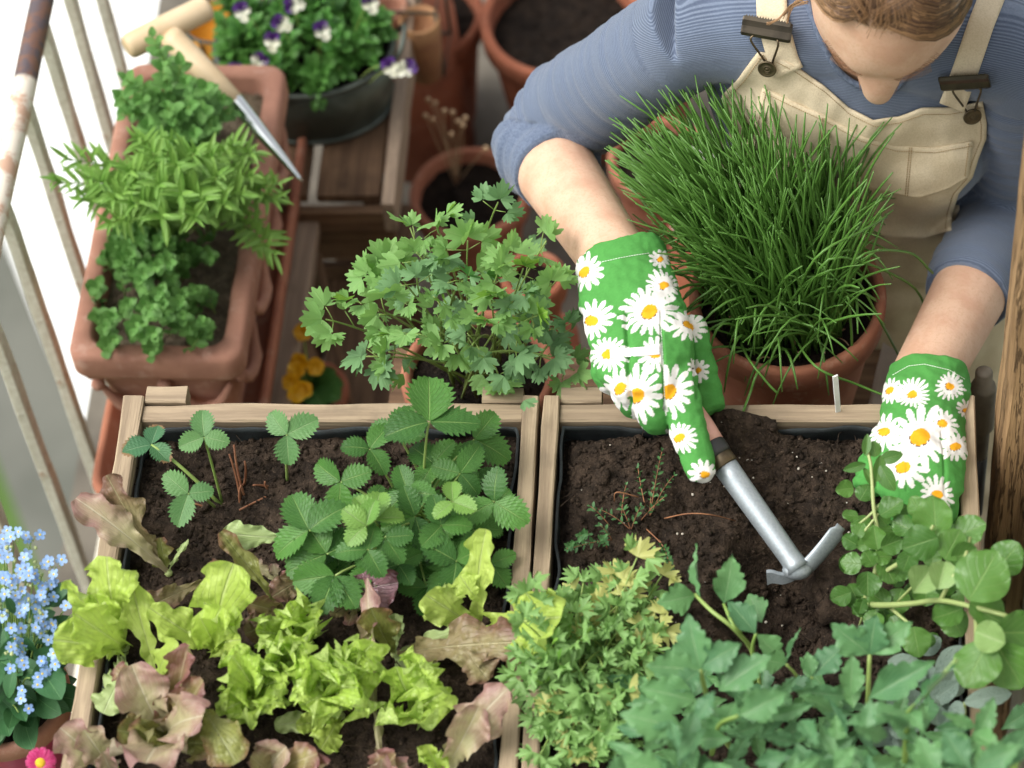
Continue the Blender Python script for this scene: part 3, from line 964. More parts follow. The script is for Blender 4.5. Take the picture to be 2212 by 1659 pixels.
# trousers: waist, hips and thighs as one piece
tr_parts = [loft([Vector(c) for c in [(.084, .386, -.34), (.085, .385, -.30), (.083, .37, -.22), (.079, .348, -.125), (.076, .334, -.035)]],
                 [(.164, .126), (.168, .130), (.163, .122), (.150, .112), (.149, .113)], (1, 0, 0), 36)]
for hx0, k, ft in ((.01, KR, FR), (.16, KL, FL)):
    tr_parts.append(loft([Vector((hx0, .385, -.26)), Vector((hx0 - .003, .368, -.42)), lerp(Vector((hx0, .37, -.42)), k, .6), k], [(.094, .100), (.092, .096), (.082, .084), (.070, .068)], (1, 0, 0), 24))
    tr_parts.append(loft([k, lerp(k, ft, .35), lerp(k, ft, .8), lerp(k, ft, .97)], [(.066, .06), (.066, .058), (.058, .052), (.056, .05)], (1, 0, 0), 20))
me, co_, nr_ = remesh(tr_parts, .004, 5, .5)
d_ = .006 * npnoise(np.c_[co_[:, 0] * 14 + co_[:, 2] * 18, co_[:, 1] * 12, co_[:, 2] * 22], (1, 1, 1), 5) + .003 * npnoise(co_, (30, 30, 30), 2)
co_ = co_ + nr_ * d_[:, None]
put_co(me, co_); me.materials.append(M['cotton'])
dung = link_mesh('dungarees', me, person)
allv = [tuple(v_.co) for v_ in me.vertices]; allf = [tuple(p.vertices) for p in me.polygons]
sv = [tuple(v_.co) for v_ in shirt.data.vertices]; sf = [tuple(i + len(allv) for i in p.vertices) for p in shirt.data.polygons]
ward_bvh = BVHTree.FromPolygons(allv + sv, allf + sf)
bib, bv, bf = panel('bib', coons, 44, 60, ward_bvh, .0026, .005, M['cotton'], dung, .0045, 0, 3, 30)
bib_bvh = BVHTree.FromPolygons([tuple(p) for p in bv], bf)
# pocket on the bib
pk_t = [z3(*p) for p in ((1150, 352), (1250, 402), (1400, 470), (1550, 552), (1690, 592), (1850, 600), (2003, 572))]
pk_b = [z3(*p) for p in ((1100, 552), (1160, 600), (1380, 705), (1600, 770), (1780, 808), (1900, 770), (1985, 718))]
def pkf(s, t):
    a, b = pl(pk_t, t), pl(pk_b, t)
    return (a[0] + (b[0] - a[0]) * s, a[1] + (b[1] - a[1]) * s)
pocket, pv_, pf_ = panel('pocket', pkf, 16, 44, bib_bvh, .0022, .0020, M['cotton'], dung, .0012, 0, 8, 4)
pk_bvh = BVHTree.FromPolygons([tuple(p) for p in pv_] + [tuple(p) for p in bv], list(pf_) + [tuple(i + len(pv_) for i in q) for q in bf])
def stitch(pts, bvh, parent=dung, dash=5, r=.00042):
    mb = MB()
    n = int(sum(math.hypot(pts[i + 1][0] - pts[i][0], pts[i + 1][1] - pts[i][1]) for i in range(len(pts) - 1)) / dash)
    for k in range(n):
        a, _ = on(bvh, *pl(pts, k / n), .0004); b, _ = on(bvh, *pl(pts, (k + .62) / n), .0004)
        if a and b and (a - b).length < .02: mb.add(*tube([a, b], r, 4, False))
    if mb.v: mb.build('stitching', M['thread'], parent)
def shift(pts, dx, dy): return [(x + dx, y + dy) for x, y in pts]
stitch(shift(top, 2, 13), bib_bvh)
stitch([(x + (12 if i < 3 else 9), y + 6) for i, (x, y) in enumerate(lft)], bib_bvh)
stitch([(x - 12, y + 4) for x, y in rgt], bib_bvh)
stitch(shift(pk_t, 0, 11), pk_bvh)
stitch([(pk_t[0][0] + 9, pk_t[0][1] + 6), (pk_b[0][0] + 9, pk_b[0][1])], pk_bvh)
stitch([(pk_t[-1][0] - 9, pk_t[-1][1] + 6), (pk_b[-1][0] - 8, pk_b[-1][1])], pk_bvh)
for a, b in (((1392, 480), (1382, 760)), ((1745, 600), (1728, 800))):
    stitch([z3(*a), z3(*b)], pk_bvh); stitch(shift([z3(*a), z3(*b)], 5, 0), pk_bvh)
# straps
def strap(c, hw, off=.004):
    def fn(s, t):
        x, y = pl(c, s); x2, y2 = pl(c, min(1, s + .02)); x1, y1 = pl(c, max(0, s - .02))
        tx, ty = x2 - x1, y2 - y1; l = math.hypot(tx, ty) or 1
        return (x - ty / l * hw * (1 - 2 * t), y + tx / l * hw * (1 - 2 * t))
    return panel('strap', fn, 22, 6, shirt_bvh, .0022, off, M['cotton'], dung, .0006, 0, 2, 10)
_, v1, f1 = strap([(1664, -75), (1666, -20), (1668, 40), (1678, 80), (1692, 130), (1704, 158)], 33, .0045)
_, v2, f2 = strap([(2170, -75), (2148, -20), (2120, 50), (2086, 150), (2066, 205), (2056, 232)], 28, .0045)
sm_v = [tuple(p) for p in v1] + [tuple(p) for p in v2]; sm_f = list(f1) + [tuple(i + len(v1) for i in q) for q in f2]
cl_v = [tuple(p) for p in bv] + sm_v + sv; cl_f = list(bf) + [tuple(i + len(bv) for i in q) for q in sm_f] + [tuple(i - len(allv) + len(bv) + len(sm_v) for i in q) for q in sf]
cl_bvh = BVHTree.FromPolygons(cl_v, cl_f)
for (bu, bvv, ang, (ku, kv)) in ((1659, 60, 9, (1660, 140)), (2085, 166, -22, (2097, 243))):
    c, n = on(cl_bvh, bu, bvv, .006)
    a = math.radians(ang)
    X = RT * math.cos(a) - UP * math.sin(a); X = (X - n * X.dot(n)).normalized(); Y = n.cross(X)
    k = mpp(c)
    mb = MB()
    # folded clip plate: two rolled ridges
    prof = [(-21, 0), (-20, 3), (-13, 6.5), (-5, 5), (0, 4.2), (6, 5.2), (15, 7.2), (22, 4), (23, 0), (16, -3), (-14, -3)]
    vv = []
    for xx in (-55, -52, 0, 50, 55):
        sh = .9 if abs(xx) == 55 else 1
        for (py, ph) in prof:
            vv.append(c + X * (xx * k) - Y * (py * k * sh) + n * (ph * k * sh))
    ff = []
    m_ = len(prof)
    for i in range(4):
        for j in range(m_): ff.append((i * m_ + j, i * m_ + (j + 1) % m_, (i + 1) * m_ + (j + 1) % m_, (i + 1) * m_ + j))
    ff += [tuple(range(m_ - 1, -1, -1)), tuple(4 * m_ + j for j in range(m_))]
    for j in range(17):                          # the toothed edge
        x0 = -50 + j * 6
        vv += [c + X * (x0 * k) + Y * (20 * k) + n * (3 * k), c + X * ((x0 + 5) * k) + Y * (20 * k) + n * (3 * k), c + X * ((x0 + 2.5) * k) + Y * (25 * k) + n * (1 * k)]
        ff.append((len(vv) - 3, len(vv) - 2, len(vv) - 1))
    bk = obj('buckle', vv, ff, M['gunmetal'], dung, False)
    b0, nb = on(cl_bvh, ku, kv, .0042)
    for s in (-1, 1):
        e0 = c + X * (s * 27 * k) - Y * (19 * k) + n * (3 * k)
        e1 = e0 - Y * (12 * k) + X * (s * 5 * k)
        e2 = b0 + X * (s * 11 * k) + nb * .001
        pass
    path = [c - X * (26 * k) - Y * (18 * k) + n * (3 * k), c - X * (30 * k) - Y * (32 * k) + n * (3 * k), b0 - X * (9 * k) + Y * (13 * k), b0 - X * (14 * k), b0 - Y * (13 * k),
            b0 + X * (14 * k), b0 + X * (9 * k) + Y * (13 * k), c + X * (30 * k) - Y * (32 * k) + n * (3 * k), c + X * (26 * k) - Y * (18 * k) + n * (3 * k)]
    v, f = tube(catmull(path, 4), .0011, 7)
    obj('wire_loop', v, f, M['brass'], bk)
    # button: lathe about its normal
    zz = nb; xx_ = zz.orthogonal().normalized(); yy_ = zz.cross(xx_)
    pr_ = [(0, 2.6), (2.5, 2.6), (3.4, 1.6), (5.5, 1.2), (6.5, 2.2), (8, 2.2), (9, 1.4), (16.5, 1.6), (19, 2.8), (20.5, 2.2), (21, 0), (20, -2)]
    vv, ff = lathe([(r * k, z * k) for r, z in pr_], 32)
    vv = [b0 + nb * .0025 + xx_ * p.x + yy_ * p.y + zz * p.z for p in vv]
    obj('button', vv, ff, M['brass'], dung)

# --- hair: a cap of strands swept back from the forehead
m_hr = NT('brown_hair')
_p = m_hr.n('NewGeometry').outputs['Position']
_st = m_hr.n('TexCoord').outputs['UV']; _sx = m_hr.n('SeparateXYZ', None, Vector=_st).outputs[0]
m_hr.set(Base_Color=m_hr.mix(m_hr.ramp(_sx, 0, 1), lin('#4f382a'), lin('#a07c58')), Roughness=.45, Specular_IOR_Level=.45)
M['hair'] = m_hr.m
m_sc = m_plain('hair_base', lin('#5f4531'), lin('#4a3526'), 60, .7, .3, 200)
def head_surf(th, ph, r=1.0):
    """th from the face axis towards the side (radians), ph height"""
    x, y, z = math.sin(th) * math.cos(ph), math.cos(th) * math.cos(ph), math.sin(ph)
    X = x * .074; Y = y * .096; Z = z * .112
    if z < -.1: X *= 1 - .30 * ((-z - .1) / .9) ** 1.3
    return HC + (hx_ * X + hf_ * Y + hu_ * Z) * r
hair_line = lambda th: .76 + .08 * math.cos(th * 2) - .45 * max(0, abs(th) - .9)   # height of the hairline round the head
vv, ff = [], []
NTH, NPH = 48, 16
for i in range(NTH + 1):
    th = -PI + 2 * PI * i / NTH
    lo = hair_line(th) + .16
    if abs(th) > 1.5: lo = -.3
    for j in range(NPH + 1):
        ph = lo + (PI / 2 - lo) * j / NPH
        vv.append(head_surf(th, ph, 1.004 + .03 * min(1, j / 4)))
for i in range(NTH):
    for j in range(NPH):
        a = i * (NPH + 1) + j
        ff.append((a, a + 1, a + NPH + 2, a + NPH + 1))
hair = obj('hair', vv, ff, m_sc, person, True)
bun_c = hpnt(0, -.105, .02)
mb = MB()
def on_head(x, y, z, r):
    l = math.sqrt((x / .074) ** 2 + (y / .096) ** 2 + (z / .112) ** 2)
    return HC + (hx_ * x + hf_ * y + hu_ * z) * (r / l)
for k in range(2600):
    s = random.choice((-1, 1))
    roots = random.random()
    if k % 3:                                     # from the parting, swept over the temple to the back
        ph0 = hair_line(0) + .08 + roots * 1.15
        a0 = Vector((s * R(.0, .004) - .012, .096 * math.cos(ph0), .112 * math.sin(ph0)))
        lowz = .060 + .036 * roots + R(-.010, .012) + (.014 if s < 0 else -.006)
        a1 = Vector((s * .046, .068 - .070 * roots, lowz + .018))
        a2 = Vector((s * .070, .030 - .070 * roots, lowz - .004))
        a3 = Vector((s * .055, -.06, lowz - .005)); a4 = Vector((s * .01, -.10, .02 + R(-.02, .02)))
        pts = [a0, a1, a2, a3, a4]
    else:                                         # fine hair rooted along the hairline
        th = random.gauss(0, .8); th = max(-1.5, min(1.5, th))
        ph = hair_line(th) + abs(random.gauss(0, .12)) - .03
        q = Vector((math.sin(th) * math.cos(ph) * .074, math.cos(th) * math.cos(ph) * .096, math.sin(ph) * .112))
        s2 = 1 if q.x > -.01 else -1
        pts = [q, q + Vector((s2 * .012, -.012, .014)), q * .6 + Vector((s2 * .045, -.02, .045)), Vector((s2 * .06, -.05, .04)), Vector((0, -.1, .02))]
    cp_ = catmull(pts, 3)
    n_ = len(cp_)
    rough_ = R(0, .022)
    path = [on_head(c_.x, c_.y, c_.z, 1.004 + min(.055, .02 * i) * (1 if k % 3 else .8) + rough_ * min(1, i / 4) + (.03 if k % 3 else 0) * min(1, i / 1.5)) for i, c_ in enumerate(cp_)]
    tone = random.random() ** 1.2
    v, f = tube(path, [.00025] + [.0006] + [.00085] * (n_ - 2), 4, False, .5)
    mb.add(v, f, [(tone, i / len(v)) for i in range(len(v))])
for (pts) in ([z3(1330, 10), z3(1300, 16), z3(1270, 24), z3(1250, 40), z3(1235, 70)], [z3(1340, -10), z3(1290, 4), z3(1255, 30), z3(1215, 75), z3(1170, 95)], [z3(1335, 0), z3(1290, 14), z3(1262, 44), z3(1248, 90)]):
    zz = [.31 - .012 * i for i in range(len(pts))]
    for w_ in range(6):
        path = catmull([W(p[0] + R(-3, 3), p[1] + R(-4, 4), z) for p, z in zip(pts, zz)], 4)
        v, f = tube(path, .0004, 3, False)
        mb.add(v, f, [(R(.5, 1), .5)] * len(v))
for k in range(60):                               # loose wisps over the forehead
    th = R(-1.0, 1.0)
    path = [head_surf(th + .15 * math.sin(s) + R(-.02, .02), hair_line(th) + .35 - s * R(.08, .16), 1.03 + .02 * s * (3 - s)) for s in range(4)]
    v, f = tube(catmull(path, 4), .0003, 3, False)
    mb.add(v, f, [(R(.4, 1), .5)] * len(v))
mb.build('strands', M['hair'], hair)
# brows and lashes
mb = MB()
for s in (-1, 1):
    for k in range(44):
        t = k / 43
        x = s * (.014 + .034 * t)
        z = .010 + .006 * math.sin(t * 2.2)
        b, n_, _, _ = body_bvh.ray_cast(hpnt(x, .2, z + R(-.0022, .0022)), -hf_)
        if b is None: continue
        d = hx_ * s * .005 + hu_ * R(.000, .002) + hf_ * .001
        mb.add(*tube([b + hf_ * .0001, b + d * .5 + hf_ * .0005, b + d], .00022, 3, False))
    for k in range(26):
        t = k / 25
        x = s * (.017 + .026 * t)
        b, n_, _, _ = body_bvh.ray_cast(hpnt(x, .2, -.013 - .004 * math.sin(t * PI)), -hf_)
        if b is None: continue
        d = hf_ * .007 - hu_ * .004 + hx_ * s * (t - .4) * .004
        mb.add(*tube([b, b + d * .6 - hu_ * .0008, b + d], .00022, 3, False))
mb.build('brows_and_lashes', m_plain('brow_hair', lin('#a07a5e'), lin('#8c684e'), 90, .6, 0), hair)
mb.uv = []

# --- gloves
GREEN = np.array(lin('#4a8b42')[:3]); WHITE = np.array(lin('#dcdad6')[:3]); ORANGE = np.array(lin('#e0a021')[:3]); DARK = np.array(lin('#3c2a18')[:3])
def glove(name, parts, frame, daisies, seams, label=None, voxel=.00115, smooth=8):
    """frame = origin, across, along, out (unit vectors); daisies = (u, v, radius px, petals, rotation)"""
    me, co_, nr_ = remesh(parts, voxel, smooth, .6)
    o, X, Y, Z = frame
    on_ = np.array(o); Xn, Yn, Zn = np.array(X), np.array(Y), np.array(Z)
    rel = co_ - on_
    s = rel @ Xn; t = rel @ Yn; h = rel @ Zn
    facing = nr_ @ Zn
    # soft cloth wrinkles and the sewn darts
    disp = .0019 * npnoise(co_, (48, 48, 40), 3) + .0016 * npnoise(np.c_[s * 40, t * 120 + s * 50, h * 20], (1, 1, 1), 8) + .0008 * npnoise(co_, (140, 140, 140), 5)
    def pix(p):          # photograph position -> print coordinates on the glove's plane
        r = ray(*p); k = (Vector(o) - CAM).dot(Z) / r.dot(Z)
        q = CAM + r * k - Vector(o)
        return q.dot(X), q.dot(Y)
    for (a, b, wd, dp) in seams:
        a = np.array(pix(a)); b = np.array(pix(b)); d = b - a; l2 = d @ d
        k = np.clip(((np.c_[s, t] - a) @ d) / l2, 0, 1)
        ds = np.linalg.norm(np.c_[s, t] - (a + k[:, None] * d), axis=1)
        disp -= dp * np.exp(-(ds / wd) ** 2) * (facing > .1)
    co_ = co_ + nr_ * disp[:, None]
    put_co(me, co_)
    col = np.tile(GREEN, (len(co_), 1))
    col *= (1 + .10 * npnoise(co_, (900, 900, 900), 1))[:, None]
    cen = []
    k0 = mpp(Vector(o))
    for q_ in daisies:
        u, v, rp, n, rot = q_[:5]
        a = pix((u, v)); cen.append((a[0], a[1], rp * k0 * 1.08, n, rot, 1) + (([(np.array(pix(c0)), np.array(pix(c1)), sg) for c0, c1, sg in q_[5]],) if len(q_) > 5 else ()))
    rr = random.Random(5)
    for k in range(26):
        cen.append((rr.uniform(-.07, .07), rr.uniform(-.12, .12), rr.uniform(.011, .019), rr.choice((13, 15, 16)), rr.uniform(0, 6), -1))
    for cc in cen:
        cx, cy, r, n, rot, side = cc[:6]
        m = (facing > -.15) if side > 0 else (facing <= -.15)
        for (c0, c1, sg) in (cc[6] if len(cc) > 6 else ()):
            m = m & ((((c1 - c0)[0] * (t - c0[1]) - (c1 - c0)[1] * (s - c0[0])) * sg) < 0)
        dx, dy = s - cx, t - cy
        rad = np.hypot(dx, dy); an = np.arctan2(dy, dx) + rot
        idx = np.where(m & (rad < r * 1.15))[0]
        if not len(idx): continue
        ra, aa = rad[idx], an[idx]
        ph = (aa * n / (2 * PI))
        fl = np.floor(ph); fr = np.abs(ph - fl - .5) * 2            # 0 at the petal's middle
        ln = r * (.80 + .2 * np.sin(fl * 12.9898 + rot * 7) ** 2)
        x = np.clip(ra / ln, 0, 1.2)
        wid = np.where(x < .6, 1.0, np.sqrt(np.clip(1 - ((x - .6) / .4) ** 2, 0, 1)))
        pet = fr < wid * (.70 + .28 * (1 - x))
        pet |= ra < r * .5
        col[idx[pet & (x < 1)]] = WHITE * 1.0
        cr = r * .24 * (1 + .12 * np.sin(aa * 2 + rot))
        oc = ra < cr
        col[idx[oc]] = ORANGE
        rim = (ra > cr) & (ra < cr * 1.13) & (np.sin(aa + rot) > .1) & (np.sin(aa * 9) > -.6)
        col[idx[rim]] = DARK
    col *= (1 - .10 * np.clip(npnoise(co_, (38, 38, 38), 21), 0, 1) - .07 * np.clip(npnoise(co_, (420, 420, 420), 22), -1, 1))[:, None]      # worn, woven print
    ca = me.attributes.new('print', 'FLOAT_COLOR', 'POINT')
    ca.data.foreach_set('color', np.c_[col, np.ones(len(col))].astype(np.float32).ravel())
    me.materials.append(M['glove'])
    g = link_mesh(name, me, person)
    bv_ = BVHTree.FromPolygons([tuple(c) for c in co_], [tuple(p.vertices) for p in me.polygons])
    return g, bv_
t = NT('daisy_cotton')
_c = t.n('Attribute', {'attribute_name': 'print'}).outputs['Color']
_p = t.n('NewGeometry').outputs['Position']
tw = t.n('TexWave', {'bands_direction': 'DIAGONAL'}, Vector=_p, Scale=420.0, Distortion=1.0)
t.set(Base_Color=_c, Roughness=.88, Specular_IOR_Level=.2)
t.bump(t.math('ADD', t.math('MULTIPLY', tw.outputs[1], .5), t.noise(_p, 700, 2)), .35, .0006)
M['glove'] = t.m
def GP(*a): return [W(*p) for p in a]
# right hand (at the left in the picture): index finger along the tool
z0 = .075
cuff = GP((1352, 612, z0), (1346, 585, z0), (1343, 560, z0), (1343, 557, z0), (1344, 562, z0), (1350, 600, z0), (1362, 650, .079))
cr = [(.034, .025), (.036, .028), (.0405, .031), (.0425, .0325), (.0432, .0335), (.0445, .033), (.0468, .0315)]
AX = (RT * math.cos(math.radians(5)) + UP * math.sin(math.radians(5)))
palm = GP((1362, 645, .079), (1372, 690, .082), (1385, 750, .085), (1397, 800, .083), (1407, 850, .076), (1412, 880, .07))
pr2 = [(.0468, .0315), (.0475, .029), (.0475, .027), (.043, .026), (.032, .024), (.018, .016)]
glR = [loft(cuff, cr, AX, 40), loft(palm, pr2, AX, 32)]
glR.append(loft(GP((1448, 760, .082), (1462, 820, .080), (1478, 890, .068), (1497, 960, .056), (1510, 1005, .049), (1519, 1030, .044), (1522, 1038, .040)),
                [(.020, .018), (.0185, .017), (.0170, .0155), (.0160, .0145), (.0150, .0135), (.0120, .011), (.006, .006)], AX, 20))
glR.append(loft(catmull(GP((1400, 820, .08), (1408, 875, .072), (1420, 900, .052), (1445, 880, .026), (1470, 840, .018)), 4), [(.0175, .0165)] * 14 + [(.015, .014)] * 3, AX, 16))
glR.append(loft(catmull(GP((1352, 800, .078), (1360, 848, .068), (1378, 868, .046), (1412, 846, .024), (1440, 812, .018)), 4), [(.0168, .0155)] * 14 + [(.0145, .0135)] * 3, AX, 16))
glR.append(loft(catmull(GP((1308, 765, .074), (1312, 806, .064), (1330, 822, .044), (1365, 804, .026), (1395, 778, .022)), 4), [(.0150, .0145)] * 14 + [(.013, .0125)] * 3, AX, 16))
glR.append(loft(catmull(GP((1470, 700, .060), (1492, 765, .050), (1512, 810, .040), (1527, 860, .030), (1537, 893, .024)), 4), [(.0215, .019)] * 5 + [(.018, .017)] * 4 + [(.0155, .015)] * 4 + [(.0145, .014)] * 3 + [(.010, .010)], AX, 18))
def frame_of(c, axis_px):
    o = W(*c)
    n = -ray(c[0], c[1]).normalized()
    n = (n + Vector((0, 0, .25))).normalized()
    Y = W(*axis_px) - o; Y = (Y - n * Y.dot(n)).normalized()
    return (o, Y.cross(n), Y, n)
def q3(x, y): return (1190.4 + x * .3702, 499.2 + y * .3702)
dz = [(190, 205, 125, 14, 0), (655, 312, 108, 17, .4), (575, 480, 178, 18, .2), (232, 520, 140, 15, 1.0), (800, 550, 115, 14, .6), (335, 735, 118, 17, .3), (605, 745, 110, 14, .9),
      (495, 985, 178, 16, .5), (405, 940, 130, 12, .2), (690, 960, 155, 14, .1), (755, 1225, 100, 16, .3), (640, 130, 70, 11, .2), (895, 1440, 95, 12, .7), (860, 800, 70, 10, .1)]
S1 = (q3(440, 300), q3(470, 1100)); S2 = (q3(636, 400), q3(670, 1100))
clipd = {(335, 735): [S1 + (1,)], (405, 940): [S1 + (1,)], (605, 745): [S1 + (-1,), S2 + (1,)], (495, 985): [S1 + (-1,), S2 + (1,)], (690, 960): [S2 + (-1,)], (800, 550): [S2 + (-1,)]}
def sgn(q_): return q_
dz = [(q3(x, y)[0], q3(x, y)[1], r * .3702, n, ro, clipd.get((x, y), [])) for x, y, r, n, ro in dz]
fr_R = frame_of((1385, 740, .085), (1420, 860, .078))
seamsR = [(q3(440, 500), q3(462, 1030), .0020, .0050), (q3(640, 480), q3(668, 1060), .0012, .0026), (q3(400, 500), q3(770, 440), .0011, .0020), (q3(830, 640), q3(850, 990), .0018, .002),
          (q3(670, 1060), q3(700, 1090), .002, .003)]
gR, gR_b = glove('glove', glR, fr_R, dz, seamsR)
# white elastic across the back and the cuff's white stitching
def band(u0, v0, u1, v1, hw):
    fn = lambda s, t: (u0 + (u1 - u0) * t + (s - .5) * 2 * hw * .08, v0 + (v1 - v0) * t + (s - .5) * 2 * hw)
    return panel('elastic_band', fn, 8, 24, gR_b, .0012, .0012, m_el, gR, 0, 0, 0, 6)
tt = NT('white_elastic')
_p = tt.n('NewGeometry').outputs['Position']
_w = tt.n('TexWave', {'bands_direction': 'Y'}, Vector=_p, Scale=95.0)
tt.set(Base_Color=lin('#e4e2de'), Roughness=.8); tt.bump(_w.outputs[1], .5, .0008)
m_el = tt.m
band(q3(345, 717)[0], q3(345, 717)[1], q3(634, 694)[0], q3(634, 694)[1], 9.5)
M['white_thread'] = m_plain('white_thread', lin('#d8e4d4'), None, 20, .8, 0)
def gstitch(pts, bvh, parent):
    mb = MB()
    L = sum(math.hypot(pts[i + 1][0] - pts[i][0], pts[i + 1][1] - pts[i][1]) for i in range(len(pts) - 1))
    n = int(L / 5.5)
    for k in range(n):
        a, _ = on(bvh, *pl(pts, k / n), .0004); b, _ = on(bvh, *pl(pts, (k + .7) / n), .0004)
        if a and b and (a - b).length < .01: mb.add(*tube([a, b], .00045, 4, False))
    if mb.v: mb.build('stitching', M['white_thread'], parent)
gstitch([q3(300, 180), q3(400, 158), q3(500, 140), q3(575, 130)], gR_b, gR)
gstitch([q3(640, 490), q3(655, 800), q3(668, 1050)], gR_b, gR)
# left hand (at the right in the picture): holding the mint's root ball
zl = -.006
cuffL = GP((2004, 850, zl), (2007, 825, zl), (2006, 806, zl), (2006, 803, zl), (2006, 808, zl), (2003, 845, zl), (1996, 890, zl + .002))
clr = [(.030, .024), (.032, .026), (.0365, .029), (.0385, .030), (.039, .031), (.0405, .031), (.0405, .030)]
AL = (RT * math.cos(math.radians(-8)) + UP * math.sin(math.radians(-8)))
palmL = GP((1996, 885, zl + .002), (1990, 940, .004), (1987, 1000, .010), (1990, 1060, .012), (1994, 1100, .008), (1995, 1125, .002))
plr = [(.0405, .030), (.041, .028), (.042, .026), (.039, .024), (.031, .02), (.016, .012)]
glL = [loft(cuffL, clr, AL, 40), loft(palmL, plr, AL, 32)]
for k, (x, y) in enumerate(((1952, 1065), (1980, 1085), (2012, 1090), (2040, 1075))):
    glL.append(loft(catmull(GP((x, y - 40, .010), (x - 2, y + 20, .004), (x - 12, y + 45, -.014), (x - 34, y + 46, -.034)), 4), [(.0150, .0145)] * 10 + [(.0135, .013)] * 3, AL, 16))
glL.append(loft(catmull(GP((1940, 930, .002), (1905, 985, .006), (1884, 1030, .008), (1868, 1060, .006)), 4), [(.020, .018)] * 4 + [(.0175, .016)] * 5 + [(.0145, .014)] * 3 + [(.011, .011)], AL, 16))
def q4(x, y): return (1612.8 + x * .4862, 499.2 + y * .4862)
dl = [(735, 720, 82, 20, .2), (905, 680, 70, 17, .5), (640, 700, 70, 14, .3), (612, 900, 88, 15, .4), (770, 935, 160, 15, .1), (870, 865, 72, 14, .7), (925, 970, 78, 14, .2), (695, 1075, 110, 12, .3), (845, 1195, 85, 15, .4), (985, 780, 50, 12, .3)]
dl = [(q4(x, y)[0], q4(x, y)[1], r * .4862, n, ro) for x, y, r, n, ro in dl]
fr_L = frame_of((1992, 960, .006), (1988, 1060, .006))
seamsL = [(q4(605, 865), q4(865, 862), .0012, .0013), (q4(712, 865), q4(712, 1180), .001, .0012), (q4(870, 900), q4(880, 1200), .0015, .0018)]
gL, gL_b = glove('glove', glL, fr_L, dl, seamsL)
gstitch([q4(650, 640), q4(720, 600), q4(790, 592), q4(900, 618), q4(970, 660)], gL_b, gL)
# ------------------------------------------------------------------ pots
def pot(px, z, rpx, h, label, mat, soil_mat, soil_label, taper=.72, name='terracotta_pot', rimh=.032, soil_drop=.018, group=None, rim_mat=None, wall=.008, nclod=260, cut=None):
    c = W(px[0], px[1], z)
    r = rpx * mpp(c)
    t = thing(name, label, 'flowerpot', (c.x, c.y, z - h), group)
    o = Vector((c.x, c.y, 0))
    k = r - .004
    body = [(0, z - h), (k * taper - .006, z - h), (k * taper, z - h + .004), (k * (taper + (1 - taper) * .5), z - h * .5), (k * .955, z - rimh - .001)]
    rim = [(k * .95, z - rimh - .004), (r - .003, z - rimh - .003), (r, z - rimh + .001), (r + .001, z - .006), (r - .001, z - .001), (r - .004, z), (r - wall, z - .001), (r - wall - .002, z - .005), (r - wall - .004, z - .05)]
    v, f = lathe(body, 56, o, wob=.004); obj('body', v, f, mat, t)
    v, f = lathe(rim, 56, o, wob=.004); obj('rim', v, f, rim_mat or mat, t)
    if soil_mat:
        sr = r - wall - .0025
        N = 40
        def H(x, y):
            return z - soil_drop + .004 * fbm(x, y, 60, 3, px[0] * .01) + .004 * fbm(x, y, 16, 2, px[1] * .01)
        v = []; f = []
        for j in range(N + 1):
            for i in range(N + 1):
                x, y = -1 + 2 * i / N, -1 + 2 * j / N
                x, y = x * math.sqrt(1 - y * y / 2), y * math.sqrt(1 - x * x / 2)
                X, Y = o.x + x * sr, o.y + y * sr
                v.append((X, Y, H(X, Y)))
        for j in range(N):
            for i in range(N):
                a = j * (N + 1) + i
                f.append((a, a + 1, a + N + 2, a + N + 1))
        def pl_():
            a = R(0, 2 * PI); q = sr * .97 * math.sqrt(random.random())
            X, Y = o.x + q * math.cos(a), o.y + q * math.sin(a)
            return Vector((X, Y, H(X, Y)))
        cv, cf = clods(nclod, pl_, .001, .0045)
        n = len(v); v += [tuple(p) for p in cv]; f += [tuple(i + n for i in q) for q in cf]
        s = obj('soil', v, f, soil_mat, None)
        tag(s, soil_label, 'soil', None, 'stuff')
        return t, c, r, H
    return t, c, r, None
chive_pot, CHC, CHR, CHH = pot((1702, 634), -.03, 212, .175, 'terracotta pot full of tall chives standing before the gardener', M['terra'], M['soil_dark'], 'dark soil in the pot of chives', soil_drop=.022)
pars_pot, PAC, PAR, PAH = pot((1034, 800), -.12, 168, .15, 'terracotta pot of flat leaved parsley behind the strawberry crate', M['terra'], M['soil_dark'], 'dark soil under the flat leaved parsley', soil_drop=.014)
# slatted stand that carries these two pots
st2 = thing('low_bench', 'low wooden bench behind the crates holding the pots of chives and parsley', 'bench', (-.1, .13, Z_FLOOR))
for k in range(3):
    board('slat', (-.42, .03 + k * .09, -.285 + 0), (.10, .03 + k * .09, -.285), .075, .018, M['wood_brown'], st2)
for x in (-.39, .07):
    for y in (.04, .2):
        board('leg', (x, y, Z_FLOOR), (x, y, -.295), .03, .03, M['wood_brown'], st2, Vector((0, 1, 0)))
PAB = thing('pot_block', 'upturned clay block lifting the chives pot level', 'block', (CHC.x, CHC.y, -.276))
v, f = lathe([(0, -.276), (.060, -.276), (.064, -.27), (.058, -.2055), (0, -.2055)], 32, (CHC.x, CHC.y, 0)); obj('block_body', v, f, M['terra_dark'], PAB)
g_bg = 'empty terracotta pots on the balcony floor'
pot((905, 25), -.55, 138, .20, 'terracotta pot with dark soil beside the wooden box', M['terra_dark'], M['soil_dark'], 'dark soil in the pot beside the wooden box', group=g_bg, soil_drop=.03)
pot((1215, 35), -.52, 178, .225, 'large terracotta pot of dark soil behind the raised elbow', M['terra_dark'], M['soil_dark'], 'crumbly dark soil in the large pot behind the elbow', group=g_bg, soil_drop=.035, wall=.011, nclod=500)
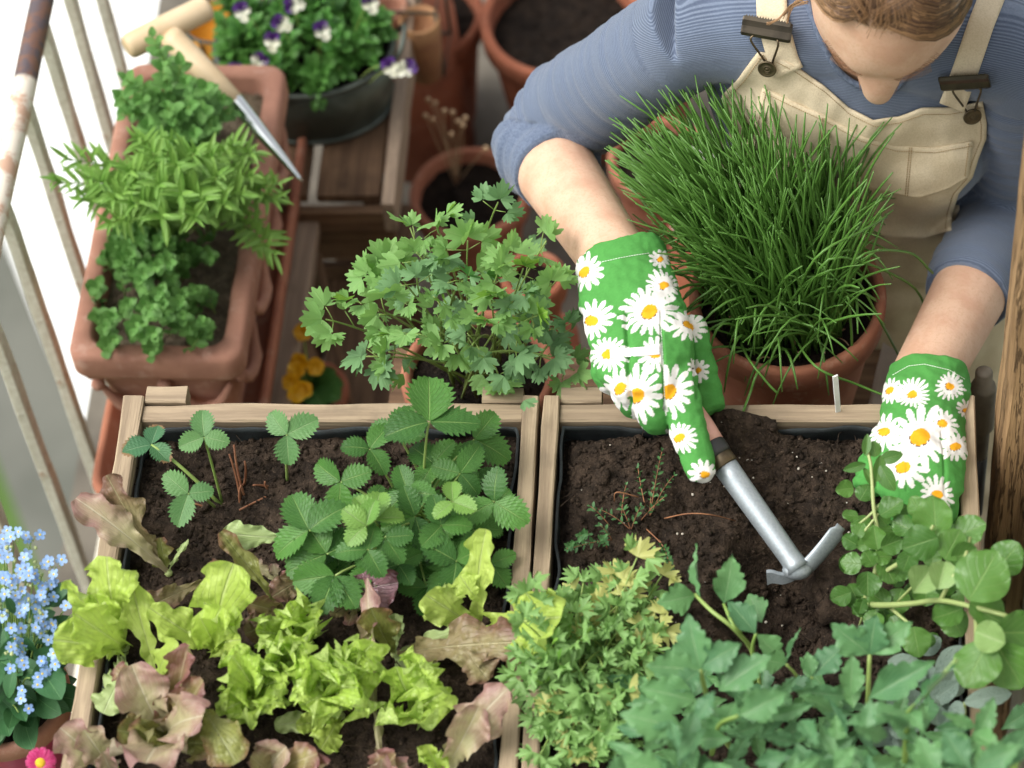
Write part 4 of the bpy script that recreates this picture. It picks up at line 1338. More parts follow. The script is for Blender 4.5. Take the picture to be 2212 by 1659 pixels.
pot((1013, 412), -.585, 128, .17, 'terracotta pot of bare soil behind the flat leaved parsley', M['terra'], M['soil_dark'], 'bare soil in the pot behind the parsley', group=g_bg, soil_drop=.022, nclod=400)
pot((1395, 60), -.56, 118, .195, 'terracotta pot half hidden under the blue sleeve', M['terra'], M['soil_dark'], 'soil in the pot under the sleeve', group=g_bg)
pot((1425, 335), -.50, 112, .17, 'terracotta pot half hidden behind the chives', M['terra'], M['soil_dark'], 'soil in the pot behind the chives', group=g_bg)
pot((1152, 592), -.40, 70, .12, 'small terracotta pot hidden behind the parsley leaves', M['terra_dark'], M['soil_dark'], 'soil in the small hidden pot', group=g_bg)
sb = thing('brick_block', 'clay block under the small hidden pot', 'block', (W(1152, 592, -.52).x, W(1152, 592, -.52).y, Z_FLOOR))
_c = W(1152, 592, -.40)
v, f = lathe([(0, Z_FLOOR), (.05, Z_FLOOR), (.045, -.522), (0, -.5215)], 24, (_c.x, _c.y, 0)); obj('block_body', v, f, M['terra_dark'], sb)
_c = W(1425, 335, -.50)
sb = thing('brick_block', 'clay block under the pot behind the chives', 'block', (_c.x, _c.y, Z_FLOOR))
v, f = lathe([(0, Z_FLOOR), (.06, Z_FLOOR), (.055, -.672), (0, -.6715)], 24, (_c.x, _c.y, 0)); obj('block_body', v, f, M['terra_dark'], sb)
ep = thing('enamel_mug', 'white enamel mug glimpsed between the chives and the dungarees', 'mug', W(1512, 372, -.40))
_c = W(1512, 372, -.34)
v, f = lathe([(0, -.43), (.034, -.43), (.037, -.425), (.037, -.342), (.039, -.34), (.036, -.338), (.034, -.345), (.034, -.42), (0, -.424)], 32, (_c.x, _c.y, 0)); obj('cup', v, f, M['white_plastic'], ep)
v, f = tube(catmull([Vector((_c.x + .036, _c.y, -.355)), Vector((_c.x + .06, _c.y, -.36)), Vector((_c.x + .058, _c.y, -.395)), Vector((_c.x + .036, _c.y, -.405))], 4), .004, 8); obj('handle', v, f, M['white_plastic'], ep)
sb = thing('brick_block', 'tall clay block under the enamel mug', 'block', (_c.x, _c.y, Z_FLOOR))
v, f = lathe([(0, Z_FLOOR), (.045, Z_FLOOR), (.04, -.4315), (0, -.431)], 24, (_c.x, _c.y, 0)); obj('block_body', v, f, M['terra_dark'], sb)

# ------------------------------------------------------------------ rectangular planter
ZP = -.25
n0, n1 = W(330, 775, ZP), W(446, 136, ZP)
PAX = (n1 - n0); PLEN = PAX.length; PAX.normalize()
PCR = Vector((PAX.y, -PAX.x, 0))
PHW = .0905
PC = (n0 + n1) * .5
def rr(hw, hl, rad, n=8):
    out = []
    for cx, cy, a0 in ((hw - rad, hl - rad, 0), (-hw + rad, hl - rad, 90), (-hw + rad, -hl + rad, 180), (hw - rad, -hl + rad, 270)):
        for k in range(n + 1):
            a = math.radians(a0 + 90 * k / n)
            out.append((cx + rad * math.cos(a), cy + rad * math.sin(a)))
    return out
def subdiv_loop(p, m=6):
    out = []
    for i in range(len(p)):
        a, b = p[i], p[(i + 1) % len(p)]
        L = math.hypot(b[0] - a[0], b[1] - a[1])
        k = max(1, int(L / .012))
        for s in range(k): out.append((a[0] + (b[0] - a[0]) * s / k, a[1] + (b[1] - a[1]) * s / k))
    return out
def rect_loft(levels, c, wob=.0012):
    """levels: (hw, hl, rad, z)"""
    rings = []
    for hw, hl, rad, z in levels:
        base = rr(PHW, PLEN / 2, .02)
        base = subdiv_loop(base)
        sx, sy = hw / PHW, hl / (PLEN / 2)
        rings.append([Vector((c.x, c.y, 0)) + PCR * (x * sx + wob * nz((x * 30, y * 30, z * 30), 1)) + PAX * (y * sy + wob * nz((y * 30, z * 30, x * 30), 1)) + Vector((0, 0, z + wob * nz((x * 25, y * 25, 5), 1))) for x, y in base])
    n = len(rings[0]); v = [p for r in rings for p in r]; f = []
    for i in range(len(rings) - 1):
        for k in range(n):
            f.append((i * n + k, i * n + (k + 1) % n, (i + 1) * n + (k + 1) % n, (i + 1) * n + k))
    return v, f, n
hl = PLEN / 2
planter = thing('window_box', 'long terracotta window box planted with oregano, tarragon and marjoram beside the railing', 'planter', (PC.x, PC.y, -.43))
v, f, n = rect_loft([(PHW - .006, hl - .006, .02, ZP - .036), (PHW - .016, hl - .016, .02, ZP - .05), (PHW - .024, hl - .024, .02, ZP - .12), (PHW - .03, hl - .03, .02, ZP - .172), (PHW - .034, hl - .034, .02, ZP - .178)], PC)
f.append(tuple(range(4 * n, 5 * n))); obj('body', v, f, M['terra_pink'], planter)
v, f, n = rect_loft([(PHW - .012, hl - .012, .02, ZP - .044), (PHW - .002, hl - .002, .02, ZP - .040), (PHW + .001, hl + .001, .02, ZP - .032), (PHW + .001, hl + .001, .02, ZP - .007), (PHW - .001, hl - .001, .02, ZP - .002), (PHW - .005, hl - .005, .018, ZP),
                     (PHW - .017, hl - .017, .016, ZP - .0005), (PHW - .0205, hl - .0205, .014, ZP - .004), (PHW - .024, hl - .024, .014, ZP - .06)], PC)
obj('rim', v, f, M['terra_pink'], planter)
# garland in relief along the long sides and the ends
for (o_, d_, L_, nrm) in ((PC + PCR * (PHW - .015), PAX, PLEN - .05, PCR), (PC - PCR * (PHW - .015), PAX, PLEN - .05, -PCR), (PC - PAX * (hl - .015), PCR, PHW * 2 - .04, -PAX)):
    ns = max(2, int(L_ / .075))
    for k in range(ns):
        a = -L_ / 2 + L_ * k / ns; b = -L_ / 2 + L_ * (k + 1) / ns
        pts = []
        for s in range(9):
            t_ = s / 8
            pts.append(Vector((o_.x, o_.y, ZP - .060 - .045 * math.sin(t_ * PI) ** .8)) + d_ * (a + (b - a) * t_) + nrm * (.002 + .0035 * math.sin(t_ * PI)))
        v, f = tube(pts, [.003 + .0055 * math.sin(PI * s / 8) * (1 + .25 * math.sin(s * 4)) for s in range(9)], 8, True)
        obj('garland_swag', v, f, M['terra_pink'], planter)
        v, f = ico(2); q = pts[0] + nrm * .003
        obj('rosette', [q + p * .008 for p in v], f, M['terra_pink'], planter)
v, f = [], []
NX, NY = 40, 90
def HP(x, y): return ZP - .026 + .005 * fbm(x, y, 45, 4, 2.2) + .004 * fbm(x, y, 12, 2, 7)
for j in range(NY + 1):
    for i in range(NX + 1):
        q = PC + PCR * ((PHW - .0235) * (2 * i / NX - 1)) + PAX * ((hl - .0235) * (2 * j / NY - 1))
        v.append((q.x, q.y, HP(q.x, q.y)))
for j in range(NY):
    for i in range(NX):
        a = j * (NX + 1) + i; f.append((a, a + 1, a + NX + 2, a + NX + 1))
def pl_():
    q = PC + PCR * R(-PHW + .026, PHW - .026) + PAX * R(-hl + .026, hl - .026)
    return Vector((q.x, q.y, HP(q.x, q.y)))
cv, cf = clods(1400, pl_, .001, .005)
n = len(v); v += [tuple(p) for p in cv]; f += [tuple(i + n for i in q) for q in cf]
tag(obj('soil', v, f, M['soil_grey'], None), 'dry greyish soil in the long window box', 'soil', None, 'stuff')
# tray below
ZT = -.431
TC = PC + PCR * -.001
tray = thing('drip_tray', 'long terracotta drip tray under the window box', 'tray', (TC.x, TC.y, ZT - .02))
ty0, ty1 = W(150, 1075, ZT + .02).y, W(640, 258, ZT + .02).y
tw_, tl_ = PHW - .002, (ty1 - ty0) / 2
TC = PC + PAX * ((ty0 + ty1) / 2 - PC.y)
v, f, n = rect_loft([(tw_ - .012, tl_ - .012, .02, ZT - .022), (tw_ - .003, tl_ - .003, .02, ZT - .012), (tw_, tl_, .02, ZT + .020), (tw_ - .003, tl_ - .003, .02, ZT + .0235), (tw_ - .009, tl_ - .009, .02, ZT + .021), (tw_ - .014, tl_ - .014, .02, ZT - .006), (tw_ - .02, tl_ - .02, .02, ZT - .008)], TC)
f.append(tuple(range(n - 1, -1, -1))); f.append(tuple(range(6 * n, 7 * n)))
obj('tray_body', v, f, M['terra'], tray)
# plank the tray stands on, and the bench round it
ZB = ZT - .022
bench = thing('plank_bench', 'weathered grey plank bench under the window box', 'bench', (TC.x, TC.y, Z_FLOOR))
ra, rb = W(692, 456, ZB), W(627, 865, ZB)
dirp = (ra - rb).normalized(); crs = Vector((dirp.y, -dirp.x, 0))
for k in range(2):
    e0 = ra - crs * (.045 + k * .093); e1 = rb - crs * (.045 + k * .093) - dirp * .10
    if k: e0 = e0 + dirp * .30
    board('plank', e1 - Vector((0, 0, .0115)), e0 - Vector((0, 0, .0115)), .09, .022, M['wood_grey'], bench)
for s in (.08, .36):
    q = rb + (ra - rb) * s
    for k in (.03, .12):
        p = q - crs * k
        board('leg', (p.x, p.y, Z_FLOOR), (p.x, p.y, ZB - .024), .035, .03, M['wood_brown'], bench, Vector((0, 1, 0)))
# ------------------------------------------------------------------ wooden box under the zinc tub
ZX = -.425
box = thing('wooden_box', 'upturned slatted wooden box under the zinc tub of violas', 'box', W(720, 300, Z_FLOOR))
def at(u, v, z=ZX): return W(u, v, z)
def yboard(name, u0, u1, v0, v1, z, th, mat, parent, nseg=12):
    a = W((u0 + u1) / 2, v0, z - th / 2); b0_ = W((u0 + u1) / 2, v1, z - th / 2)
    b = Vector((a.x, b0_.y, a.z))
    wd = (u1 - u0) * mpp(a)
    return board(name, a, b, wd, th, mat, parent, Vector((0, 0, 1)), .0012, .2, nseg)
for (u0, u1) in ((470, 556), (562, 664), (684, 821)):
    yboard('slat', u0, u1, 430, -120, ZX, .012, M['wood_brown'], box)
yboard('side_board', 828, 856, 470, -120, ZX + .012, .05, M['wood_grey'], box)
a = W(560, 437, ZX); b = W(858, 437, ZX)
board('cross_rail', (a.x, a.y, ZX - .030), (b.x - .012, a.y, ZX - .030), .035, .012, M['wood_brown'], box, Vector((0, -1, 0)))
for k in range(3):
    board('end_slat', (a.x, a.y + .018, ZX - .09 - k * .085), (b.x - .012, a.y + .018, ZX - .09 - k * .085), .07, .010, M['wood_brown'], box, Vector((0, -1, 0)))
for x in (a.x + .01, b.x - .03):
    board('post', (x, a.y + .03, Z_FLOOR), (x, a.y + .03, ZX - .014), .03, .025, M['wood_brown'], box, Vector((0, 1, 0)))
lowb = thing('floor_plank', 'wide dark brown plank lying below the wooden box', 'plank', W(770, 640, -.62))
a = W(768, 920, -.60); b = W(778, 452, -.60)
board('plank_board', a, (a.x, b.y, -.60), .088, .02, M['wood_brown'], lowb)
for q in (.1, .8):
    p = a + (Vector((a.x, b.y, -.60)) - a) * q
    board('batten', (p.x - .04, p.y, -.686), (p.x + .04, p.y, -.686), .05, .147, M['wood_brown'], lowb)
stick = thing('wooden_stake', 'thin wooden stake leaning between the planks', 'stake', W(757, 880, -.60))
board('stake_body', W(757, 890, -.575), W(684, 550, -.49), .011, .010, M['wood_brown'], stick)

# ------------------------------------------------------------------ zinc tub
ZZ = -.33
tc = W(657, 98, ZZ)
TX = 197 * mpp(tc); TY = 154 * mpp(tc)
tub = thing('zinc_tub', 'oval zinc tub planted with purple and white violas', 'tub', (tc.x, tc.y, ZX))
oc = Vector((tc.x, tc.y, 0))
sc = TY / TX
v, f = lathe([(0, ZX + .001), (TX * .86, ZX + .001), (TX * .88, ZX + .005), (TX * .93, ZZ - .05), (TX * .965, ZZ - .006), (TX * .955, ZZ - .006), (TX * .93, ZZ - .04)], 64, oc, 1, sc); obj('body', v, f, M['zinc'], tub)
rp = [oc + Vector((TX * .968 * math.cos(a), TX * .968 * sc * math.sin(a), ZZ)) for a in np.linspace(0, 2 * PI, 73)]
v, f = tube(rp, .0042, 8, False); obj('rim', v, f, M['zinc'], tub)
rp = [oc + Vector((TX * .888 * math.cos(a), TX * .888 * sc * math.sin(a), ZX + .006)) for a in np.linspace(0, 2 * PI, 73)]
v, f = tube(rp, .0035, 6, False); obj('foot_ring', v, f, M['zinc'], tub)
hq = oc + Vector((TX * .97, 0, ZZ))
v, f = tube(catmull([hq + Vector((0, -.022, -.006)), hq + Vector((.012, -.02, .012)), hq + Vector((.016, 0, .022)), hq + Vector((.012, .02, .012)), hq + Vector((0, .022, -.006))], 5), .0032, 8); obj('handle', v, f, M['zinc'], tub)
v, f = lathe([(0, ZZ - .012), (TX * .3, ZZ - .014), (TX * .6, ZZ - .012), (TX * .95, ZZ - .02)], 48, oc, 1, sc)
v = [p + Vector((0, 0, .008 * fbm(p.x, p.y, 40, 3, 1))) for p in v]
tag(obj('soil', v, f, M['soil_dark'], None), 'dark soil in the zinc tub', 'soil', None, 'stuff')

# ------------------------------------------------------------------ dibber with a T handle
dib = thing('dibber', 'wooden T handled dibber with a shiny steel point lying on the window box', 'dibber', W(420, 150, -.16))
a, b = W(272, 104, -.150), W(452, 14, -.150)
k = mpp(a)
ax_ = (b - a)
v, f = tube([a - ax_ * .0, a + ax_ * .02, a + ax_ * .06, lerp(a, b, .5), b - ax_ * .06, b - ax_ * .02, b], [.0145 * .6, .0145 * .88, .0145, .0150, .0145, .0132, .009], 24); obj('cross_handle', v, f, M['wood_pale'], dib)
s0, s1, s2 = W(366, 78, -.152), W(512, 222, -.185), W(652, 392, -.225)
v, f = tube([lerp(s0, s1, t) for t in (0, .1, .3, .7, 1)], [.0140, .0140, .0138, .0118, .0098], 24); obj('shaft', v, f, M['wood_pale'], dib)
d_ = (s2 - s1)
v, f = tube([s1 - d_ * .03, s1, lerp(s1, s2, .3), lerp(s1, s2, .7), lerp(s1, s2, .95), s2], [.0098, .0098, .0084, .0052, .0026, .0010], 24); obj('steel_point', v, f, M['chrome'], dib)

# ------------------------------------------------------------------ hand hoe
hoe = thing('hand_hoe', 'small double hand hoe with pink grip and galvanised shaft held over the hole', 'hand hoe', W(1722, 1225, -.01))
A_, B_ = W(1551, 985, .036), W(1722, 1226, -.006)
dr = (B_ - A_).normalized()
Gh = W(1420, 800, .058)
hd = (A_ - Gh).normalized()
k = mpp(A_)
v, f = tube([Gh, lerp(Gh, A_, .3), lerp(Gh, A_, .7), A_ - hd * .022, A_ - hd * .012], [.0125, .0145, .0148, .0142, .0135], 22); obj('grip', v, f, M['pink_grip'], hoe)
v, f = tube([A_ - hd * .013, A_ - hd * .010, A_ - dr * .002, A_ + dr * .001], [.0130, .0136, .0136, .0130], 24); obj('collar', v, f, M['black_plastic'], hoe)
v, f = tube([A_, A_ + dr * .001, A_ + dr * .011, A_ + dr * .012], [.0119, .0127, .0127, .0119], 28); obj('ferrule', v, f, M['brass'], hoe)
v, f = tube([A_ + dr * .010, lerp(A_, B_, .2), lerp(A_, B_, .9), B_ - dr * .004, B_ + dr * .002], [.0114, .0113, .0099, .0104, .0118], 28); obj('shaft', v, f, M['steel'], hoe)
# head: socket, a tapered blade to the right, a flat blade to the left
hp1 = [W(1706, 1236, -.012), W(1722, 1234, -.010), W(1745, 1222, -.006), W(1770, 1196, .002), W(1795, 1166, .010), W(1817, 1137, .016)]
up_ = Vector((0, .25, 1)).normalized()
v, f = tube(catmull(hp1, 4), [(lerp(.0080, .0088, i / 20) if i < 19 else .0055, lerp(.0055, .0020, i / 20)) for i in range(21)], 12, True, 1, up_)
obj('tine_blade', v, f, M['steel'], hoe)
hp2 = [W(1730, 1234, -.010), W(1712, 1242, -.013), W(1690, 1246, -.015), W(1668, 1241, -.014), W(1656, 1242, -.015)]
cp = catmull(hp2, 4)
mb = MB()
dn = Vector((.05, -.35, -1)).normalized()
vv, ff = [], []
for i, p in enumerate(cp):
    t_ = i / (len(cp) - 1)
    w0, w1 = .003 + .001 * t_, .005 + .006 * t_
    th = .0022
    n_ = Vector((0, 1, -.3)).normalized() * th
    vv += [p - dn * w0 + n_, p - dn * w0 - n_, p + dn * w1 - n_ * .4, p + dn * w1 + n_ * .4]
for i in range(len(cp) - 1):
    for j in range(4): ff.append((i * 4 + j, i * 4 + (j + 1) % 4, (i + 1) * 4 + (j + 1) % 4, (i + 1) * 4 + j))
ff += [(3, 2, 1, 0), tuple(len(vv) - 4 + j for j in range(4))]
obj('flat_blade', vv, ff, M['steel'], hoe, False)
v, f = ico(3); q = W(1722, 1231, -.0075)
obj('weld', [q + Vector((p.x * .0135, p.y * .0095, p.z * .0085)) for p in v], f, M['steel'], hoe)

# ------------------------------------------------------------------ small things
lab = thing('plant_label', 'thin white plastic plant label stuck in the soil by the back board', 'plant label', W(1815, 934, -.03))
p0_, p1_ = W(1815, 938, -.035), W(1804, 812, .045)
board('label_strip', p0_, p1_, .0052, .0016, M['white_plastic'], lab, Vector((.5, -1, .2)), .0001, 0, 8)
tl = thing('tool_handle', 'grey wooden handled garden tool standing between crate and post', 'garden tool', W(2118, 975, -.12))
tb, tt_ = W(2116, 985, -.16), W(2126, 800, -.035)
v, f = tube([tb, lerp(tb, tt_, .35), lerp(tb, tt_, .36), lerp(tb, tt_, .8), lerp(tb, tt_, .84), lerp(tb, tt_, .85), lerp(tb, tt_, .98), tt_], [.008, .009, .0125, .013, .0115, .0088, .0085, .006], 18)
obj('handle', v, f, m_plain('grey_handle', lin('#6f6656'), lin('#5b5346'), 30, .7, .2, 100), tl)
v, f = tube([tb - (tt_ - tb) * .7, tb + (tt_ - tb) * .02], [.006, .0082], 12); obj('tang', v, f, M['black_plastic'], tl)
pp = thing('paper_sheet', 'crumpled white paper sheet tucked behind the chives pot', 'paper', W(1950, 820, -.2))
pts = [(1912, 735), (1985, 790), (1975, 880), (1900, 900), (1880, 870)]
vv, ff = [], []
NP = 10
qa, qb, qc_, qd = W(1908, 738, -.20), W(1990, 790, -.20), W(1870, 900, -.235), W(1975, 900, -.235)
for j in range(NP + 1):
    for i in range(NP + 1):
        p = lerp(lerp(qa, qb, i / NP), lerp(qc_, qd, i / NP), j / NP)
        vv.append(p + Vector((0, 0, .008 * nz(p, 26))))
for j in range(NP):
    for i in range(NP): a = j * (NP + 1) + i; ff.append((a, a + 1, a + NP + 2, a + NP + 1))
po = obj('sheet_of_paper', vv, ff, M['white_paper'], pp)
md = po.modifiers.new('t', 'SOLIDIFY'); md.thickness = .0006
# ---- wire baskets behind the violas
m_wire = m_plain('dark_wire', lin('#3a443f'), lin('#4e5652'), 40, .5, .1, 200, .6)
m_or = m_plain('orange_clay', lin('#d59320'), lin('#c27f16'), 20, .7, .2, 60)
bk = thing('wire_basket', 'dark wire basket with an orange pot behind the dibber handle', 'basket', W(475, 60, -.43))
c_ = W(470, 50, -.36); r_ = 70 * mpp(c_)
v, f = lathe([(0, -.46), (r_ * .8, -.46), (r_, -.36), (r_ * .93, -.36), (r_ * .9, -.38), (0, -.385)], 32, (c_.x, c_.y, 0)); obj('orange_pot', v, f, m_or, bk)
for k in range(16):
    a = 2 * PI * k / 16; d = Vector((math.cos(a), math.sin(a), 0))
    v, f = tube([Vector((c_.x, c_.y, -.462)) + d * r_ * .85, Vector((c_.x, c_.y, -.35)) + d * r_ * 1.06], .0016, 5); obj('wire', v, f, m_wire, bk)
for zz, s in ((-.35, 1.06), (-.385, 1.01), (-.42, .94)):
    v, f = tube([Vector((c_.x + r_ * s * math.cos(a), c_.y + r_ * s * math.sin(a), zz)) for a in np.linspace(0, 2 * PI, 33)], .0022, 6, False); obj('hoop', v, f, m_wire, bk)
sb = thing('brick_block', 'clay block under the wire basket', 'block', (c_.x, c_.y, Z_FLOOR))
v, f = lathe([(0, Z_FLOOR), (.05, Z_FLOOR), (.045, -.4645), (0, -.464)], 24, (c_.x, c_.y, 0)); obj('block_body', v, f, M['terra_dark'], sb)
b2 = thing('wire_carrier', 'grey wire carrier holding two tan clay pots behind the violas', 'carrier', W(890, 50, -.5))
m_tan = m_plain('tan_clay', lin('#a37a52'), lin('#8a5f45'), 12, .8, .2, 60)
m_tan2 = m_plain('pink_clay', lin('#9b6c55'), lin('#8a5f4c'), 12, .8, .2, 60)
for (u_, v_, m_) in ((835, 10, m_tan2), (905, 40, m_tan)):
    c_ = W(u_, v_, -.40); r_ = 44 * mpp(c_)
    v, f = lathe([(0, -.50), (r_ * .75, -.50), (r_ * .98, -.43), (r_, -.402), (r_ * .9, -.40), (r_ * .86, -.42), (0, -.43)], 32, (c_.x, c_.y, 0)); obj('clay_pot', v, f, m_, b2)
zz = -.395
loop = [W(780, 22, zz), W(940, 30, zz), W(955, -60, zz), W(790, -70, zz), W(780, 22, zz)]
v, f = tube(loop, .0022, 6, False); obj('wire', v, f, M['zinc'], b2)
for q in loop[:4]:
    v, f = tube([q, Vector((q.x, q.y, -.505))], .0022, 6); obj('wire', v, f, M['zinc'], b2)
v, f = tube([Vector((q.x, q.y, -.505)) for q in loop], .0022, 6, False); obj('wire', v, f, M['zinc'], b2)
c_ = W(870, 20, -.50)
sb = thing('brick_block', 'clay block under the wire carrier', 'block', (c_.x, c_.y, Z_FLOOR))
v, f = lathe([(0, Z_FLOOR), (.07, Z_FLOOR), (.065, -.5085), (0, -.508)], 24, (c_.x, c_.y, 0)); obj('block_body', v, f, M['terra_dark'], sb)
# ---- magenta pot of forget-me-nots (bottom left)
m_mag = m_plain('magenta_glaze', lin('#a33458'), lin('#93294c'), 20, .35, .05, 60)
fm_pot, FMC, FMR, FMH = pot((8, 1500), -.125, 138, .15, 'magenta flowerpot with a terracotta rim under the forget-me-nots', m_mag, M['soil_dark'], 'dark soil under the forget-me-nots', .8, 'glazed_pot', .022, .012, None, M['terra_pink'])
sb = thing('plant_stand', 'brown wooden plant stand lifting the magenta pot', 'stand', (FMC.x, FMC.y, Z_FLOOR))
v, f = lathe([(0, Z_FLOOR), (.05, Z_FLOOR), (.048, -.2765), (0, -.276)], 24, (FMC.x, FMC.y, 0)); obj('stand_body', v, f, M['wood_brown'], sb)
# ---- small red pot of primula between the planks
pr_pot, PRC, PRR, PRH = pot((672, 838), -.50, 78, .11, 'small reddish pot of yellow primula between the planks', M['terra_dark'], M['soil_dark'], 'dark soil in the primula pot', .75, 'terracotta_pot', .018, .012)
sb = thing('brick_block', 'clay block under the primula pot', 'block', (PRC.x, PRC.y, Z_FLOOR))
v, f = lathe([(0, Z_FLOOR), (.03, Z_FLOOR), (.028, -.6115), (0, -.611)], 24, (PRC.x, PRC.y, 0)); obj('block_body', v, f, M['terra_dark'], sb)
# ------------------------------------------------------------------ leaves
def leaf_grid(wid, outline, rows, cols, teeth=None, bend=0.0, fold=0.0, cup=0.0, ruffle=None, pleat=0.0, npl=7, twist=0.0, seed=0, lobes=None, pet=0.0, droop_tip=0.0):
    """blade along +Y, unit chord; wid = full width / length; outline(t) 0..1"""
    rd = random.Random(seed)
    ph = [rd.uniform(0, 6.28) for _ in range(6)]
    v, uv, f = [], [], []
    y, z, ang = 0.0, 0.0, 0.0
    for i in range(rows + 1):
        t = i / rows
        ang = bend * (t - .5) + droop_tip * t * t
        if i: y += math.cos(ang) / rows; z += math.sin(ang) / rows
        hw = wid / 2 * max(outline(t), 0.0)
        if t < pet: hw = max(hw, .012)
        for j in range(cols + 1):
            s = -1 + 2 * j / cols
            a = abs(s)
            e = 1.0
            yy = 0.0
            if teeth and a > .99:
                n, amp = teeth
                q = (t * n + (0 if s < 0 else .37)) % 1.0
                e = 1 + amp * (q - .5) * (1 if t < .97 else 0)
                yy = amp * .25 * q * wid
            if lobes and a > .3:
                n, amp = lobes
                e *= 1 + amp * a * math.sin(t * n * 6.28 + ph[0 if s < 0 else 1]) * min(1, 5 * t) * min(1, 6 * (1 - t))
            if lobes and a > .99: e *= 1 + .06 * math.sin(t * 61 + ph[2]) * amp * 2
            x = s * hw * e
            zz = fold * a * hw + cup * (a * hw) ** 2 / max(wid, .01) * 4
            if ruffle:
                A, n = ruffle
                zz += A * wid * a ** 2.0 * math.sin(t * n * 6.28 + ph[3 if s < 0 else 4] + a * 1.5) * min(1, 4 * t)
                zz += A * wid * .7 * a ** 3 * math.sin(t * n * 16 + ph[5] * s) * min(1, 4 * t)
                x *= 1 - A * .3 * math.sin(t * n * 6.28 + ph[3 if s < 0 else 4]) * a
            if pleat:
                zz += pleat * math.sin(6.28 * npl * (t - .5 * a)) * a * (1 - a * .5) * hw * 2
            if twist:
                ca, sa = math.cos(twist * t), math.sin(twist * t)
                x, zz = x * ca - zz * sa, x * sa + zz * ca
            v.append(Vector((x, y + yy - math.sin(ang) * zz, z + math.cos(ang) * zz)))
            uv.append((.5 + s * .5, t))
    W_ = cols + 1
    for i in range(rows):
        for j in range(cols):
            f.append((i * W_ + j, i * W_ + j + 1, (i + 1) * W_ + j + 1, (i + 1) * W_ + j))
    # unit chord along Y
    tip = v[rows * W_ + cols // 2]
    L = math.hypot(tip.y, tip.z); a = -math.atan2(tip.z, tip.y)
    ca, sa = math.cos(a), math.sin(a)
    v = [Vector((p.x / L, (p.y * ca - p.z * sa) / L, (p.y * sa + p.z * ca) / L)) for p in v]
    return v, f, uv
def leaf_polar(radius, n=48, rings=3, cup=.1, wav=.05, seed=0, span=PI * 2, base_y=0.0):
    """lobed blade: radius(phi), phi = 0 towards +Y; petiole at the origin"""
    rd = random.Random(seed); ph = rd.uniform(0, 6.28)
    v, uv, f = [Vector((0, base_y, 0))], [(.5, 0)], []
    for k in range(1, rings + 1):
        for i in range(n):
            a = -span / 2 + span * (i / (n if span > 6.28 else n - 1))
            r = radius(a) * (k / rings) if k == rings else min(radius(a), .75) * (k / rings)
            x, y = math.sin(a) * r, math.cos(a) * r
            v.append(Vector((x, y + base_y, cup * r * r + wav * math.sin(a * 5 + ph) * r * (k / rings))))
            uv.append((.5 + x * .5, max(0, min(1, .5 + y * .5))))
    for i in range(n if span > 6.28 else n - 1):
        f.append((0, 1 + i, 1 + (i + 1) % n))
        for k in range(rings - 1):
            a, b = 1 + k * n + i, 1 + k * n + (i + 1) % n
            f.append((a, a + n, b + n, b))
    return v, f, uv
def LM(name, data, mat):
    v, f, uv = data
    return mesh_of(name, v, f, mat, True, uv)
TOCAM = -FW
def leaf_matrix(base, tip, width_scale=1.0, roll=0.0, nrm=None):
    d = tip - base; L = d.length
    Y = d / L
    n = nrm if nrm is not None else (TOCAM * .6 + Vector((0, 0, 1)) * .6)
    X = Y.cross(n)
    if X.length < 1e-4: X = Y.orthogonal()
    X.normalize(); Z = X.cross(Y)
    if roll:
        c, s = math.cos(roll), math.sin(roll)
        X, Z = X * c + Z * s, Z * c - X * s
    S = L * width_scale
    return Matrix(((X.x * S, Y.x * L, Z.x * L, base.x), (X.y * S, Y.y * L, Z.y * L, base.y), (X.z * S, Y.z * L, Z.z * L, base.z), (0, 0, 0, 1)))
class Sink:
    """collects the leaves of one plant; the nearest 'keep' become parts of their own, the rest one mass"""
    def __init__(s, root, part='leaf', keep=280, mass='small_leaves'):
        s.root, s.part, s.keep, s.mass, s.items = root, part, keep, mass, []
    def add(s, me, m, w=0.0): s.items.append((me, m, w))
    def flush(s):
        it = sorted(s.items, key=lambda q: -q[2]) if len(s.items) > s.keep else s.items
        for me, m, _ in it[:s.keep]: link_mesh(s.part, me, s.root, m)
        rest = it[s.keep:]
        if rest:
            v, f, uv = [], [], []
            mats = []
            mi = []
            for me, m, _ in rest:
                n = len(v)
                v += [m @ p.co for p in me.vertices]
                fu = [None] * len(me.vertices)
                l = me.uv_layers[0].data
                for p in me.polygons:
                    f.append(tuple(i + n for i in p.vertices))
                    if me.materials[0] not in mats: mats.append(me.materials[0])
                    mi.append(mats.index(me.materials[0]))
                    for li in p.loop_indices: fu[me.loops[li].vertex_index] = tuple(l[li].uv)
                uv += [q or (.5, .5) for q in fu]
            o = obj(s.mass, v, f, None, s.root, True, uv)
            for m_ in mats: o.data.materials.append(m_)
            o.data.polygons.foreach_set('material_index', mi)
            o['kind'] = 'stuff'
def stem(root, path, r0, r1, mat, name='stem', sides=6):
    n = len(path)
    v, f = tube(path, [lerp(r0, r1, i / (n - 1)) for i in range(n)], sides, True)
    return obj(name, v, f, mat, root)
def plant(name, label, cat, loc, group=None): return thing(name, label, cat, loc, group)

ov = lambda t: math.sin(PI * min(1, t) ** .8) ** .75 if 0 < t < 1 else 0.0                # oval
def obov(p=.62, k=1.0):                                                                # widest beyond the middle
    def fn(t):
        if t <= 0: return .06
        if t >= 1: return .02
        return max(.06 * (1 - t), (math.sin(PI * t ** (1 / (1.0 - math.log(p) / math.log(2) * 0 + .0 + (math.log(.5) / math.log(p)) ** -1))) ) ** k)
    return fn
def wide_at(p, k=.8):
    e = math.log(.5) / math.log(p)
    return lambda t: 0.0 if t <= 0 or t >= 1 else math.sin(PI * t ** e) ** k

